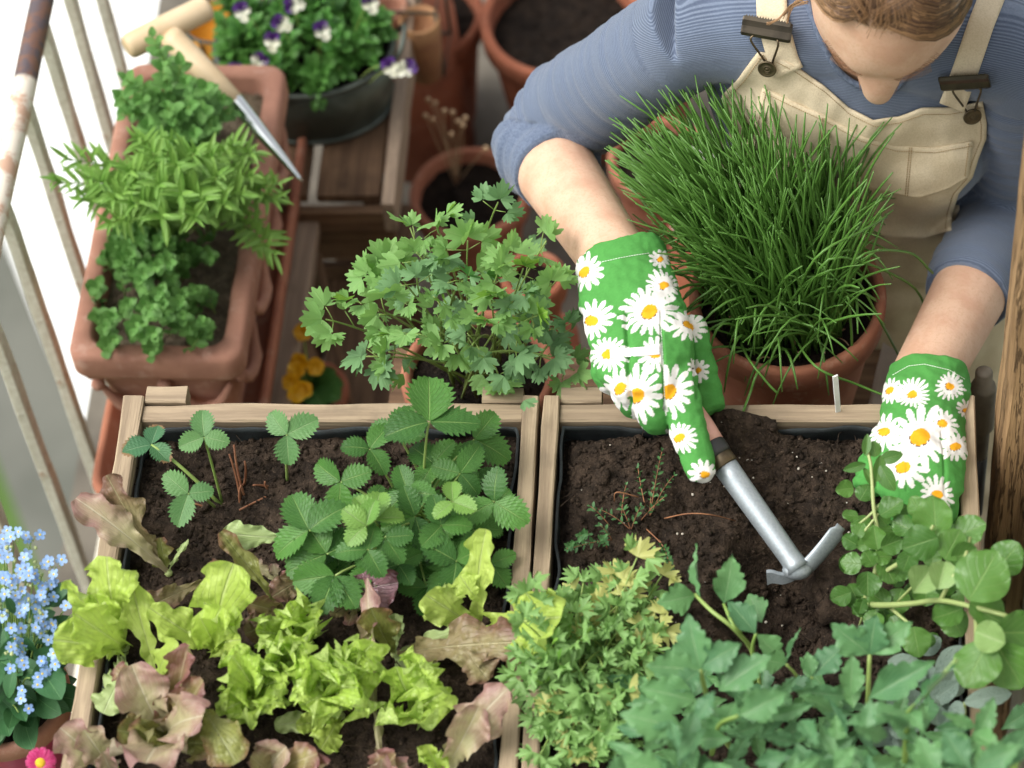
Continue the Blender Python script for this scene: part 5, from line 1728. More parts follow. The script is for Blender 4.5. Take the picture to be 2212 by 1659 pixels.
# leaf materials
L1 = {}
L1['straw'] = m_leaf('strawberry_leaf', lin('#36602a'), lin('#528238'), lin('#86a860'), lin('#7d9f78'), nside=9, sweep=.45, trans=.22, rough=.42, bump=.9, midw=.06, sidek=.55, spec=.3)
L1['straw_y'] = m_leaf('young_strawberry_leaf', lin('#64923c'), lin('#769f48'), lin('#a6c080'), lin('#86a878'), nside=8, sweep=.45, trans=.28, rough=.42, bump=.9, midw=.06, sidek=.5)
L1['straw_o'] = m_leaf('greyish_strawberry_leaf', lin('#4f7a44'), lin('#628c50'), lin('#8fae78'), lin('#7d9f78'), nside=8, sweep=.45, trans=.2, rough=.5, bump=.7, midw=.06, sidek=.4)
L1['straw_d'] = m_leaf('tattered_strawberry_leaf', lin('#4a7a4a'), lin('#41704a'), lin('#7fa27a'), lin('#7d9f78'), tip=lin('#8a6a48'), tipr=(.72, .86), nside=8, sweep=.45, trans=.2, rough=.5, bump=.8)
L1['lime'] = m_leaf('lime_lettuce', lin('#b8d45c'), lin('#c4da70'), lin('#d0de94'), lin('#c0d284'), nside=4.5, sweep=1.0, trans=.45, rough=.4, bump=.8, midw=.07, sidek=.4, mot=(26, .7), spec=.4, quilt=110)
L1['lime2'] = m_leaf('bright_curly_lettuce', lin('#aed054'), lin('#bfd96a'), lin('#cddf92'), lin('#bfd480'), nside=4, sweep=1.0, trans=.45, rough=.36, bump=1.0, midw=.08, sidek=.3, mot=(40, .7), spec=.5, quilt=140)
L1['pale'] = m_leaf('pale_lettuce', lin('#b9c987'), lin('#a9bf80'), lin('#cbd6a6'), lin('#c0ca9c'), nside=4.5, sweep=1.0, trans=.35, rough=.45, bump=.6, midw=.07, sidek=.4, mot=(26, .7), quilt=90)
L1['red'] = m_leaf('red_lettuce', lin('#9f9a60'), lin('#95855a'), lin('#c4b498'), lin('#a6927e'), tip=lin('#855654'), tipr=(.35, .95), nside=5, sweep=.95, trans=.32, rough=.36, bump=.5, midw=.06, sidek=.4, mot=(35, .8), spec=.5, quilt=120)
L1['pink'] = m_leaf('pinkish_lettuce', lin('#b2b07e'), lin('#b8a78c'), lin('#d2cab0'), lin('#b8ae98'), tip=lin('#9c7470'), tipr=(.35, 1.0), nside=5, sweep=.95, trans=.32, rough=.4, bump=.5, midw=.06, sidek=.45, mot=(30, .8), spec=.45, quilt=110)
L1['olive'] = m_leaf('olive_lettuce', lin('#8a8f4a'), lin('#7d8148'), lin('#a9ae78'), lin('#95946a'), tip=lin('#7a5240'), tipr=(.6, 1.05), nside=5, sweep=.95, trans=.32, rough=.38, bump=.9, midw=.07, sidek=.4, mot=(35, .8), quilt=120)
L1['purple'] = m_leaf('purple_lettuce', lin('#a07a84'), lin('#906672'), lin('#c2acb0'), lin('#8d7870'), tip=lin('#6a4048'), tipr=(.4, .95), nside=6, sweep=.9, trans=.22, rough=.32, bump=1.0, midw=.06, sidek=.45, mot=(40, .8), spec=.6, quilt=130)
L1['brown'] = m_leaf('brown_lettuce', lin('#969060'), lin('#8c7c5c'), lin('#b6ac86'), lin('#8b7f66'), tip=lin('#775548'), tipr=(.45, 1.0), nside=5, sweep=.95, trans=.26, rough=.38, bump=.8, midw=.07, sidek=.4, mot=(35, .8), quilt=110)
L1['parsley'] = m_leaf('flat_parsley_leaf', lin('#84ae44'), lin('#68983c'), lin('#a4c26a'), lin('#86b06c'), nside=4, sweep=.4, trans=.4, rough=.55, bump=.3, midw=.04, sidek=.25, mot=(20, .5), spec=.25)
L1['parsley_d'] = m_leaf('dark_parsley_leaf', lin('#4f8036'), lin('#3f6e32'), lin('#7a9c58'), lin('#7aa070'), nside=4, sweep=.4, trans=.34, rough=.55, bump=.3, midw=.04, sidek=.25, mot=(20, .5), spec=.25)
L1['curly'] = m_leaf('curly_parsley_leaf', lin('#4f7d30'), lin('#7ca744'), lin('#9cba60'), lin('#84ab66'), nside=4, sweep=.4, trans=.3, rough=.5, bump=.3, midw=.04, sidek=.2, mot=(24, .55))
L1['curly_y'] = m_leaf('yellowing_parsley_leaf', lin('#b0b355'), lin('#98ad4c'), lin('#cccf88'), lin('#b8ba74'), nside=4, sweep=.4, trans=.34, rough=.5, bump=.3, midw=.04, sidek=.2)
L1['lovage'] = m_leaf('lovage_leaf', lin('#44704a'), lin('#629058'), lin('#94b284'), lin('#7c9d78'), nside=5, sweep=.9, trans=.15, rough=.42, bump=.6, midw=.035, sidek=.4, mot=(26, .55), spec=.38)
L1['mint'] = m_leaf('round_mint_leaf', lin('#406a2a'), lin('#568038'), lin('#7f9f5c'), lin('#93b070'), nside=5, sweep=.5, trans=.26, rough=.38, bump=.6, midw=.05, sidek=.4, mot=(22, .5), spec=.45)
L1['mint_b'] = m_leaf('pale_mint_underside', lin('#7f9e5e'), lin('#8aa868'), lin('#a8bd86'), lin('#93b070'), nside=5, sweep=.5, trans=.26, rough=.5, bump=.6, midw=.05, sidek=.4)
L1['sage'] = m_leaf('sage_leaf', lin('#72857a'), lin('#84968a'), lin('#9caca0'), lin('#98a89c'), nside=9, sweep=.5, trans=.12, rough=.8, bump=.5, midw=.06, sidek=.5, mot=(60, .6), spec=.2, quilt=420)
L1['oreg'] = m_leaf('oregano_leaf', lin('#5c8c44'), lin('#6c9a50'), lin('#8fb26c'), lin('#86ab7c'), nside=5, sweep=.6, trans=.28, rough=.5, bump=.4, midw=.05, sidek=.3, mot=(18, .5))
L1['tarra'] = m_leaf('tarragon_leaf', lin('#6c9840'), lin('#7ea64c'), lin('#9cba6a'), lin('#86ab70'), nside=3, sweep=.6, trans=.3, rough=.5, bump=.2, midw=.08, sidek=.1, mot=(18, .5))
L1['viola'] = m_leaf('viola_leaf', lin('#3f7430'), lin('#55883c'), lin('#78a35a'), lin('#7fa066'), nside=4, sweep=.6, trans=.25, rough=.45, bump=.3, midw=.05, sidek=.25)
L1['fmn'] = m_leaf('forget_me_not_leaf', lin('#2f5a34'), lin('#3f6c40'), lin('#5f8a58'), lin('#5f8058'), nside=3, sweep=.7, trans=.18, rough=.5, bump=.4, midw=.05, sidek=.2)
L1['thyme'] = m_leaf('thyme_leaf', lin('#3a6236'), lin('#4b7544'), lin('#6b9062'), None, nside=1, sweep=.3, trans=.15, rough=.5, bump=.1, sidek=0)
L1['chive'] = m_leaf('chive_blade', lin('#3c6628'), lin('#527e34'), lin('#608c3c'), None, nside=1, sweep=0, trans=.16, rough=.4, bump=.05, sidek=0, midw=.01, spec=.45)
L1['prim'] = m_leaf('primula_leaf', lin('#3f6a30'), lin('#4b7838'), lin('#6f9858'), None, nside=8, sweep=.4, trans=.2, rough=.5, bump=.8, midw=.08, sidek=.4)
M['chive_dry'] = m_plain('dry_sheath', lin('#b59a78'), lin('#9c7f60'), 50, .8, .1)

def variants(name, n, mat, **k):
    out = []
    for i in range(n):
        kk = {a: (b(i) if callable(b) and a not in ('outline',) else b) for a, b in k.items()}
        out.append(LM(name, leaf_grid(seed=i * 17 + hash(name) % 1 + len(name), **kk), mat))
    return out
rv = lambda a, b: (lambda i: R(a, b))
def zs(u, v): return HA(W(u, v, -.035).x, W(u, v, -.035).y)

# ------------------------------------------------------------------ strawberries
straw_kw = dict(wid=.80, outline=lambda t: max(0, math.sin(PI * t ** .86)) ** .62 * (1 - .22 * t ** 3), rows=26, cols=8, teeth=(9, .40), bend=rv(-.7, -.1), fold=rv(.1, .45), pleat=.03, npl=8, cup=0)
SM = {k: variants('strawberry_leaflet', 4, L1[k], **straw_kw) for k in ('straw', 'straw_y', 'straw_o')}
SM['straw_d'] = variants('strawberry_leaflet', 2, L1['straw_d'], **straw_kw)
M['red_stub'] = m_plain('old_leaf_stalk', lin('#7d4e34'), lin('#8f6246'), 50, .7, .1)
def trifoliate(root, c, size, rot, kind='straw', tilt=None, spread=105, sc=(1, 1, 1), crown=None, r=.0013):
    """c world point where the three leaflets meet; rot degrees of the middle leaflet in the picture"""
    k = mpp(c) * size
    n = (TOCAM * .55 + Vector((0, 0, .7)) + Vector((R(-.35, .35), R(-.35, .35), 0))).normalized() if tilt is None else tilt.normalized()
    ex = (RT - n * RT.dot(n)).normalized(); ey = n.cross(ex)
    for i, da in enumerate((-spread, 0, spread)):
        a = math.radians(rot + da + R(-8, 8))
        d = ex * math.cos(a) + ey * math.sin(a)
        L = k * sc[i] * R(.93, 1.07) * (1.06 if i == 1 else .97)
        tip = c + d * L + n * L * R(-.30, .12)
        m = leaf_matrix(c + d * k * .02, tip, R(.92, 1.08), R(-.25, .25), n)
        link_mesh('leaflet', random.choice(SM[kind]), root, m)
    if crown is not None:
        mid = lerp(crown, c, .6) + Vector((0, 0, .25 * (c - crown).length)) - n * .004
        stem(root, bez(crown, mid, c - n * .0006, 8), r * 1.1, r * .8, M['stalk'], 'leaf_stalk')
cA = W(*z1(560, 560), -.036)
sA = plant('strawberry_plant', 'small strawberry plant of four greyish leaves and dry stubs at the back', 'strawberry', cA, 'strawberry plants')
trifoliate(sA, W(*z1(262, 300), .015), 56, 200, 'straw_d', None, 115, (1.0, 1, 1), cA, .0018)
trifoliate(sA, W(*z1(484, 268), .045), 62, 95, 'straw_o', Vector((0, -.5, 1)), 112, (1, .95, 1), cA + Vector((0, .003, 0)))
trifoliate(sA, W(*z1(832, 258), .05), 64, 25, 'straw_o', Vector((-.1, -.6, 1)), 110, (1, 1, 1), W(*z1(835, 470), -.036))
trifoliate(sA, W(*z1(418, 506), .025), 74, -105, 'straw_o', Vector((.1, -.5, 1)), 118, (1.0, 1.0, .75), cA + Vector((-.004, -.003, 0)))
for (a, b, zt) in (((640, 545), (590, 340), .012), ((650, 480), (655, 370), .004), ((660, 540), (610, 300), .01), ((780, 505), (632, 575), -.028), ((770, 480), (690, 470), -.02), ((520, 580), (430, 545), -.022), ((760, 500), (740, 455), -.02), ((640, 560), (640, 470), -.012)):
    p, q_ = W(*z1(*a), -.036), W(*z1(*b), zt)
    stem(sA, bez(p, (p + q_) * .5 + Vector((R(-.004, .004), 0, .003)), q_, 5), .0014, .0009, M['red_stub'], 'dry_stub')
cB = W(*z1(1400, 720), -.036)
sB = plant('strawberry_plant', 'bushy strawberry plant with many fresh green toothed leaves by the middle boards', 'strawberry', cB, 'strawberry plants')
TR = [(1430, 205, 108, 100, 'straw', .085, 100), (1620, 278, 78, -20, 'straw', .045, 70), (1180, 318, 66, 60, 'straw', .06, 120), (1058, 455, 72, -95, 'straw', .055, 120), (925, 660, 95, 115, 'straw', .045, 85),
      (1165, 640, 58, 150, 'straw_y', .07, 70), (1200, 615, 70, 80, 'straw_y', .065, 60), (1172, 742, 66, 190, 'straw', .06, 110), (1245, 690, 62, -60, 'straw', .058, 70), (1482, 640, 70, 110, 'straw', .055, 115),
      (1704, 540, 82, -30, 'straw', .05, 115), (1530, 540, 58, 100, 'straw_y', .065, 130), (1372, 602, 74, 200, 'straw', .04, 90), (1340, 500, 66, 110, 'straw', .045, 115), (1000, 760, 92, 120, 'straw', .03, 80),
      (1035, 850, 92, -115, 'straw', .03, 55), (1545, 790, 84, 150, 'straw', .04, 115), (1300, 805, 62, -60, 'straw', .025, 100), (1290, 250, 68, 70, 'straw', .05, 90), (1560, 420, 66, 60, 'straw', .045, 110),
      (1450, 380, 66, 140, 'straw', .035, 100), (1690, 800, 58, -60, 'straw', .01, 90), (1420, 900, 60, -90, 'straw', .0, 80), (1620, 660, 64, 20, 'straw', .03, 110)]
for i, (x, y, s, ro, kd, z, sp) in enumerate(TR):
    trifoliate(sB, W(*z1(x, y), z), s, ro, kd, None, sp, (1, 1, 1), cB + Vector((R(-.03, .03), R(-.03, .03), 0)))
for i in range(26):
    x, y = R(1020, 1740), R(330, 880)
    if x < 1150 and y < 500: continue
    trifoliate(sB, W(*z1(x, y), R(-.02, .022)), R(46, 72), R(0, 360), 'straw', None, R(90, 120), (1, 1, 1), cB + Vector((R(-.03, .03), R(-.03, .03), 0)))

# ------------------------------------------------------------------ lettuces
def blunt(p, neck=.12):
    def fn(t):
        if t <= p: return neck + (1 - neck) * (t / p) ** 1.6
        s = min(1.0, (t - p) / (1.02 - p))
        return math.sqrt(max(0.0, 1 - s ** 2.4))
    return fn
def let_var(n, mat, wid, p, lob, ruf, name='lettuce_leaf', fold=(-.1, .35), bend=(-1.2, -.2)):
    return [LM(name, leaf_grid(wid, blunt(p + R(-.05, .05)), 40, 16, None, R(*bend), R(*fold), R(-.06, .10), (ruf * R(.8, 1.25), R(2.2, 3.6)), 0, 7, R(-.3, .3), 31 * i + int(wid * 100), lob), mat) for i in range(n)]
LT = {}
for k in ('lime', 'pale', 'red', 'pink', 'olive', 'brown', 'purple'):
    LT[k] = let_var(5, L1[k], .62, .70, (2.4, .13), .10)
LT['curl'] = let_var(8, L1['lime2'], 1.05, .70, (3.6, .16), .12, 'lettuce_leaf', (-.2, .15), (-1.0, .1))
LT['oakr'] = let_var(4, L1['brown'], .5, .64, (3.0, .34), .07)
LT['oako'] = let_var(4, L1['olive'], .5, .64, (3.0, .32), .07)
LT['oakl'] = let_var(4, L1['lime'], .48, .64, (3.0, .28), .08)
LT['oakp'] = let_var(4, L1['pink'], .5, .64, (3.0, .26), .08)
LT['oakpa'] = let_var(3, L1['pale'], .5, .64, (3.0, .3), .07)
LT['redc'] = let_var(4, L1['red'], .8, .70, (3.2, .14), .09)
WN = {k: (1.05 if k == 'curl' else .8 if k == 'redc' else .5 if k == 'oakr' or k.startswith('oak') else .62) for k in LT}
WN['oakl'] = .48
def lettuce(label, base, leaves, z_b=None):
    """leaves: (tip x, tip y, width, kind, tip height, roll[, own base])"""
    u, v = z1(*base)
    bz = zs(u, v) if z_b is None else z_b
    b = W(u, v, bz + .004)
    t = plant('lettuce', label, 'lettuce', W(u, v, bz), 'young lettuces in the first crate')
    v_, f_ = tube([W(u, v, bz - .01), W(u, v, bz + .006)], [.0045, .0035], 8); obj('stem', v_, f_, M['stalk_pale'], t)
    for q in leaves:
        x, y, wd, kind, zt, ro = q[:6]
        bb = b if len(q) < 7 else W(*z1(*q[6][:2]), q[6][2])
        tp = W(*z1(x, y), zt)
        L = (tp - bb).length
        k = wd * .5139 * mpp(tp)
        ws = k / (L * WN[kind]) * 1.05
        n_ = TOCAM * .75 + Vector((0, 0, .5)) + Vector((R(-.15, .15), R(-.15, .15), 0))
        link_mesh('leaf', random.choice(LT[kind]), t, leaf_matrix(bb, tp, ws, ro, n_))
    return t
lettuce('red and green lettuce with a long pink leaf hanging over the left board', (335, 840), [(75, 428, 125, 'oakr', .055, .2), (-55, 525, 150, 'oakp', .05, -.1), (418, 700, 26, 'pale', .01, 0), (250, 740, 60, 'oako', -.01, .2), (300, 690, 70, 'oako', .005, .3)])
lettuce('bright lime lettuce spilling over the left board', (155, 1150), [(75, 770, 210, 'lime', .07, .25), (-150, 1120, 190, 'lime', .035, .1), (-60, 1010, 190, 'lime', .065, -.2), (-95, 870, 110, 'lime', .06, .5), (40, 1170, 70, 'lime', .02, .2), (20, 930, 130, 'lime', .05, 0)])
lettuce('dull brownish green lettuce lying flat in the left half', (515, 860), [(190, 1010, 120, 'brown', .0, .2), (560, 790, 70, 'red', .01, .1), (640, 860, 90, 'brown', .0, .2)])
lettuce('pale lime lettuce with rounded folded leaves left of centre', (545, 1170), [(610, 800, 230, 'lime', .07, .15), (255, 985, 135, 'oakl', .045, .1), (640, 1120, 140, 'lime', .04, .2), (470, 1030, 150, 'lime', .06, -.3), (560, 980, 170, 'lime', .06, .1), (640, 1010, 130, 'lime', .045, 0)])
lettuce('thin lime lettuce of two upright narrow leaves', (300, 1315), [(170, 835, 125, 'oakl', .045, .1), (375, 1130, 110, 'oakl', .05, .3), (395, 1300, 70, 'lime', .0, .1)])
lettuce('silvery pale lettuce leaf arching beside the strawberries', (955, 830), [(570, 672, 110, 'pale', .02, .3, (860, 690, .012)), (855, 690, 30, 'pale', .012, 0)])
lettuce('narrow olive lettuce with brown tinted leaves in the middle', (850, 1020), [(555, 665, 80, 'oako', .03, .1), (655, 1095, 120, 'brown', .0, .2), (690, 1060, 110, 'brown', .005, -.2), (770, 1010, 90, 'oakr', .0, .1), (665, 965, 90, 'redc', .01, 0)])
lettuce('small tan lettuce seedling with wilted leaves', (790, 880), [(690, 790, 55, 'oakp', -.01, .1), (775, 800, 45, 'oakp', -.01, -.1), (770, 940, 110, 'brown', .005, .2, (925, 850, -.02)), (800, 860, 90, 'redc', .0, .2, (930, 870, -.02))])
lettuce('purple tinted lettuce under the strawberry leaves', (1130, 985), [(1300, 880, 190, 'purple', .03, -.1, (1020, 940, -.01)), (1090, 1060, 60, 'redc', -.01, .1), (1010, 1010, 60, 'brown', -.01, .1), (1240, 1010, 100, 'pale', .0, .2)])
lettuce('dark red oak leaved lettuce reaching towards the middle boards', (1285, 1180), [(1185, 985, 150, 'oako', .05, .1), (1290, 1010, 80, 'pale', .02, 0), (1820, 1130, 210, 'oakr', .04, .15), (1680, 1290, 130, 'oakr', .02, .1, (1570, 1150, .03)), (1500, 1180, 90, 'oakl', .0, .2), (1330, 1240, 70, 'pale', -.01, .1), (1560, 1075, 60, 'oakpa', .02, .1)])
lettuce('big leaved lime lettuce growing out over the middle boards', (1650, 1085), [(1415, 930, 170, 'lime', .045, .1), (1670, 655, 130, 'oakl', .085, .1), (1985, 1025, 260, 'lime', .075, 0), (1560, 850, 100, 'oakl', .05, .2, (1640, 960, .03))])
lettuce('frilly lime lettuce leaf below the purple one', (940, 1120), [(840, 960, 150, 'curl', .045, .1), (985, 1000, 110, 'curl', .04, .2), (700, 1080, 150, 'curl', .035, .2), (860, 1060, 130, 'curl', .04, -.1)])
def head(label, c, r, n, kinds=('curl',), lift=.045, seed=0):
    rd = random.Random(seed)
    lv = []
    for i in range(n):
        a = 2 * PI * i / n * 2.618 + rd.uniform(-.5, .5)
        rr_ = r * (.5 + .5 * ((i % 3) / 2)) * rd.uniform(.9, 1.35)
        lv.append((c[0] + rr_ * math.cos(a) * 1.1, c[1] - 60 - rr_ * math.sin(a) * .85, r * rd.uniform(.95, 1.3), rd.choice(kinds), lift * rd.uniform(.7, 1.2) + .012 * math.sin(a), rd.uniform(-.35, .35)))
    return lettuce(label, (c[0], c[1] + 30), lv)
head('full curly lime lettuce left of the row of three', (715, 1330), 175, 8, seed=1)
head('full curly lime lettuce in the middle of the row of three', (1050, 1360), 170, 8, seed=2)
head('full curly lime lettuce at the right of the row of three', (1390, 1380), 165, 8, seed=3)
head('smaller curly lime lettuce behind the row of three', (870, 1230), 125, 7, seed=4)
lettuce('curly lime lettuce with a tall twisted leaf in the centre', (1100, 1300), [(1200, 1130, 140, 'curl', .06, .2), (1120, 1150, 110, 'curl', .055, -.3), (1010, 1230, 120, 'curl', .05, .2), (1190, 1260, 120, 'curl', .05, .1)])
lettuce('lime lettuce with a leaf drooping towards the front', (1060, 1440), [(975, 1580, 130, 'lime', -.005, .1), (870, 1480, 90, 'lime', .0, .2), (780, 1480, 90, 'pale', -.01, .2)])
lettuce('large pinkish brown lettuce filling the front left corner', (350, 1560), [(180, 1225, 190, 'pink', .05, .1), (110, 1235, 90, 'redc', .04, .3, (200, 1300, .03)), (420, 1140, 130, 'redc', .05, .1), (480, 1290, 150, 'redc', .055, .1), (330, 1330, 130, 'red', .03, -.2), (480, 1440, 210, 'pink', .065, .1), (240, 1640, 300, 'pink', .06, .0), (120, 1500, 150, 'olive', .045, .1), (215, 1500, 150, 'olive', .05, .2), (620, 1640, 180, 'olive', .04, .2, (470, 1400, .03)), (560, 1560, 160, 'olive', .04, -.1)])
lettuce('pink lettuce leaf flopping over the front left board', (110, 1660), [(-120, 1490, 170, 'oakp', .035, .2), (-20, 1500, 140, 'oakp', .03, -.2), (60, 1590, 90, 'pink', .02, .1)])
lettuce('pale green lettuce leaf beside the left liner', (150, 1170), [(60, 1430, 130, 'pale', .0, .1, (140, 1260, .01)), (110, 1330, 110, 'pale', .005, .3), (130, 1420, 90, 'pale', -.005, -.2)])
lettuce('long pink edged lettuce leaf at the front right corner', (1480, 1690), [(1760, 1325, 170, 'oakp', .05, .1), (1640, 1400, 150, 'pink', .045, -.2), (1420, 1560, 110, 'lime', .02, .1), (1440, 1600, 100, 'curl', .02, .2)])
lettuce('brown leaved lettuce cut by the picture bottom', (780, 1700), [(680, 1610, 150, 'brown', .03, .1), (830, 1570, 150, 'pink', .03, .2), (960, 1600, 130, 'redc', .03, .1), (1010, 1640, 100, 'redc', .02, .1)])
lettuce('rosy lettuce with upright tips at the picture bottom', (1230, 1710), [(1170, 860, 90, 'oakp', .04, .1), (1290, 1600, 130, 'redc', .03, .1), (1230, 1620, 110, 'pink', .03, -.1), (1340, 1640, 90, 'pink', .02, .1)])

# ------------------------------------------------------------------ flat parsley
def par_r(a):
    a = abs(a)
    r = .92 if a < .95 else .92 * max(0.0, 1 - ((a - .95) / .40) ** 1.5)
    r *= 1 - .34 * math.exp(-((a - .46) / .085) ** 2)
    return max(.05, r * (1 + .10 * math.cos(a * 17)) * (1 - .12 * a))
def par_meshes(mat, n=5, name='parsley_leaflet'):
    return [LM(name, leaf_polar(par_r, 56, 3, R(-.45, .15), R(.05, .12), i, 2.66), mat) for i in range(n)]
PM = {'g': par_meshes(L1['parsley']), 'd': par_meshes(L1['parsley_d'])}
pars = plant('flat_parsley', 'bushy flat leaved parsley growing in the pot behind the strawberries', 'parsley', (PAC.x, PAC.y, PAC.z - .015))
sk = Sink(pars, 'leaflet', 290)
tips = [(886, 492, .10), (1076, 437, .13), (1100, 540, .12), (940, 482, .11), (800, 595, .06), (850, 640, .07), (704, 690, .03), (790, 770, .0), (960, 560, .11), (1010, 600, .12), (1130, 640, .10), (1190, 612, .09), (1160, 682, .08),
        (880, 722, .05), (1120, 760, .03), (1190, 770, .02), (1050, 690, .09), (960, 660, .09), (900, 600, .09), (1010, 520, .13), (1180, 520, .09), (840, 760, .01), (1080, 580, .13), (1020, 745, .05), (760, 650, .03), (960, 740, .04), (1220, 700, .04),
        (1130, 580, .10), (840, 570, .07), (1080, 820, .0), (1240, 800, .0), (900, 545, .10), (1060, 640, .10), (820, 680, .03)]
for (u, v, z) in tips:
    a = R(0, 6.28)
    bs = Vector((PAC.x + R(-.03, .03), PAC.y + R(-.03, .03), PAC.z - .012))
    tp = W(u, v, z)
    mid = lerp(bs, tp, .5) + Vector((0, 0, .035)) + (bs - PAC) * .5
    path = bez(bs, mid, tp, 10)
    stem(pars, path, .0014, .0008, M['stalk'], 'stem', 5)
    d0 = (path[-1] - path[-3]).normalized()
    n = (TOCAM * .45 + Vector((0, 0, .6)) + Vector((R(-.9, .9), R(-.9, .9), 0))).normalized()
    sd_ = d0.cross(n).normalized()
    kd = 'g' if random.random() < .72 else 'd'
    for (pos, side, sc_) in ((1.0, 0, 1.0), (.93, 1, .85), (.93, -1, .85), (.74, random.choice((1, -1)), .8)):
        q = path[int(pos * 10)] if pos == 1 else lerp(path[int(pos * 10)], path[min(10, int(pos * 10) + 1)], (pos * 10) % 1)
        d = (d0 * (1 if side == 0 else .45) + sd_ * side * .9 + n * R(-.2, .2)).normalized()
        L = R(.019, .027) * sc_
        st = q + d * (.004 if side == 0 else R(.010, .020))
        if side: stem(pars, [q, lerp(q, st, .5) + n * .001, st], .0006, .0005, M['stalk'], 'leaf_stalk', 4)
        for da in (-1.0, 0, 1.0):
            dd = (d * math.cos(da) + d.cross(n) * math.sin(da) + n * R(-.75, .25)).normalized()
            ll = L * (1 if da == 0 else .82)
            m = leaf_matrix(st + dd * .0015, st + dd * ll * R(.75, 1.2), R(.85, 1.1), R(-.8, .8), n)
            if da == 0 or sc_ > .8 and random.random() < .85:
                sk.add(random.choice(PM[kd]), m, tp.z)
for i in range(40):                         # lower leaves that fill the middle
    u, v = random.gauss(1030, 95), random.gauss(690, 70)
    c = W(u, v, R(-.07, .04))
    n = (TOCAM * .5 + Vector((0, 0, .7)) + Vector((R(-.6, .6), R(-.6, .6), 0))).normalized()
    d = Vector((R(-1, 1), R(-1, 1), R(-.3, .3))).normalized()
    sk.add(random.choice(PM['d']), leaf_matrix(c, c + d * R(.012, .02), 1, R(-.4, .4), n), -1)
sk.flush()

# ------------------------------------------------------------------ chives
def chive_blade(b, t, mid, r, sides=5, n=8):
    path = bez(b, mid, t, n)
    v, f = tube(path, [r * (1 if i < n - 1 else (.75 if i == n - 1 else .45)) for i in range(n + 1)], sides, True)
    return v, f, [(.5, .5)] * len(v)
def seg_dist(q, A):
    best = 9
    for i in range(3, len(A) - 1):
        d = A[i + 1] - A[i]
        if d.length_squared < 1e-9: continue
        t_ = max(0, min(1, (q - A[i]).dot(d) / d.length_squared))
        best = min(best, (q - A[i] - d * t_).length)
    return best
GLV = [HR_W] * 4 + [W(1385, 740, .08), W(1430, 840, .07), W(1500, 960, .05)]
chives = plant('chives', 'tall dense clump of dark green chives leaning across the terracotta pot', 'chives', (CHC.x, CHC.y, CHC.z - .02))
mass = MB()
nb = 0
for i in range(1330):
    a = R(0, 2 * PI); q = .070 * math.sqrt(random.random())
    bx, by = CHC.x - .004 + q * math.cos(a), CHC.y + .004 + q * math.sin(a)
    b = Vector((bx, by, CHH(bx, by)))
    ox, oy = math.cos(a) * q / .062, math.sin(a) * q / .062
    if i < 740:
        h = R(.11, .235) * (1 - .12 * (q / .062) ** 2)
        dx = ox * R(.0, .07) + random.gauss(-.032, .050)
        dy = oy * R(.0, .07) + random.gauss(.035, .035)
        t = b + Vector((dx, dy, h))
        mid = lerp(b, t, .5) + Vector((-dx * .28, -dy * .28, h * .16)) + Vector((R(-.012, .012), R(-.012, .012), 0))
    elif i < 820 or i >= 1260:                                   # drooping outer blades
        a2 = R(-3.0, .9); l = R(.09, .19)
        t = b + Vector((math.cos(a2) * l * R(.7, 1.1), math.sin(a2) * l * .6, R(-.01, .10)))
        mid = lerp(b, t, .55) + Vector((0, 0, R(.05, .12)))
    if 820 <= i < 1260:                     # leaning low behind the forearm
        t = W(R(1305, 1530), R(250, 600), R(.0, .15))
        b = Vector((CHC.x + R(-.06, .02), CHC.y + R(-.03, .05), 0)); b.z = CHH(b.x, b.y)
        mid = lerp(b, t, .5) + Vector((R(-.01, .01), R(-.01, .01), R(.01, .04)))
    # keep out of the gardener's front
    up_lim = .262
    if t.y > up_lim - .0 and t.z > -.05: t.y = up_lim - R(0, .03)
    if t.x < -.175 and i < 820 or t.x > .105: continue
    cps = bez(b, mid, t, 8)
    if min(seg_dist(c_, GLV) for c_ in cps) < .066: continue
    if min(seg_dist(c_, ARMR) for c_ in cps) < .047 or min(seg_dist(c_, ARML) for c_ in cps) < .055: continue
    v, f, uv = chive_blade(b, t, mid, R(.0009, .00155))
    front = (t - CAM).dot(FW)
    if 740 <= i < 820 or (i % 5 == 0): obj('blade', v, f, L1['chive'], chives, True, uv)
    else: mass.add(v, f, uv)
mo = mass.build('blades', L1['chive'], chives); mo['kind'] = 'stuff'
mb = MB()
for i in range(70):
    a = R(0, 2 * PI); q = R(.02, .068)
    b = Vector((CHC.x + q * math.cos(a), CHC.y + q * math.sin(a), 0)); b.z = CHH(b.x, b.y) + .002
    d = Vector((R(-1, 1), R(-1, 1), R(0, .8))) * R(.008, .028)
    mb.add(*tube(bez(b, b + d * .6 + Vector((0, 0, .006)), b + d, 4), .0006, 4, False))
dso = mb.build('dry_sheaths', M['chive_dry'], chives); dso['kind'] = 'stuff'
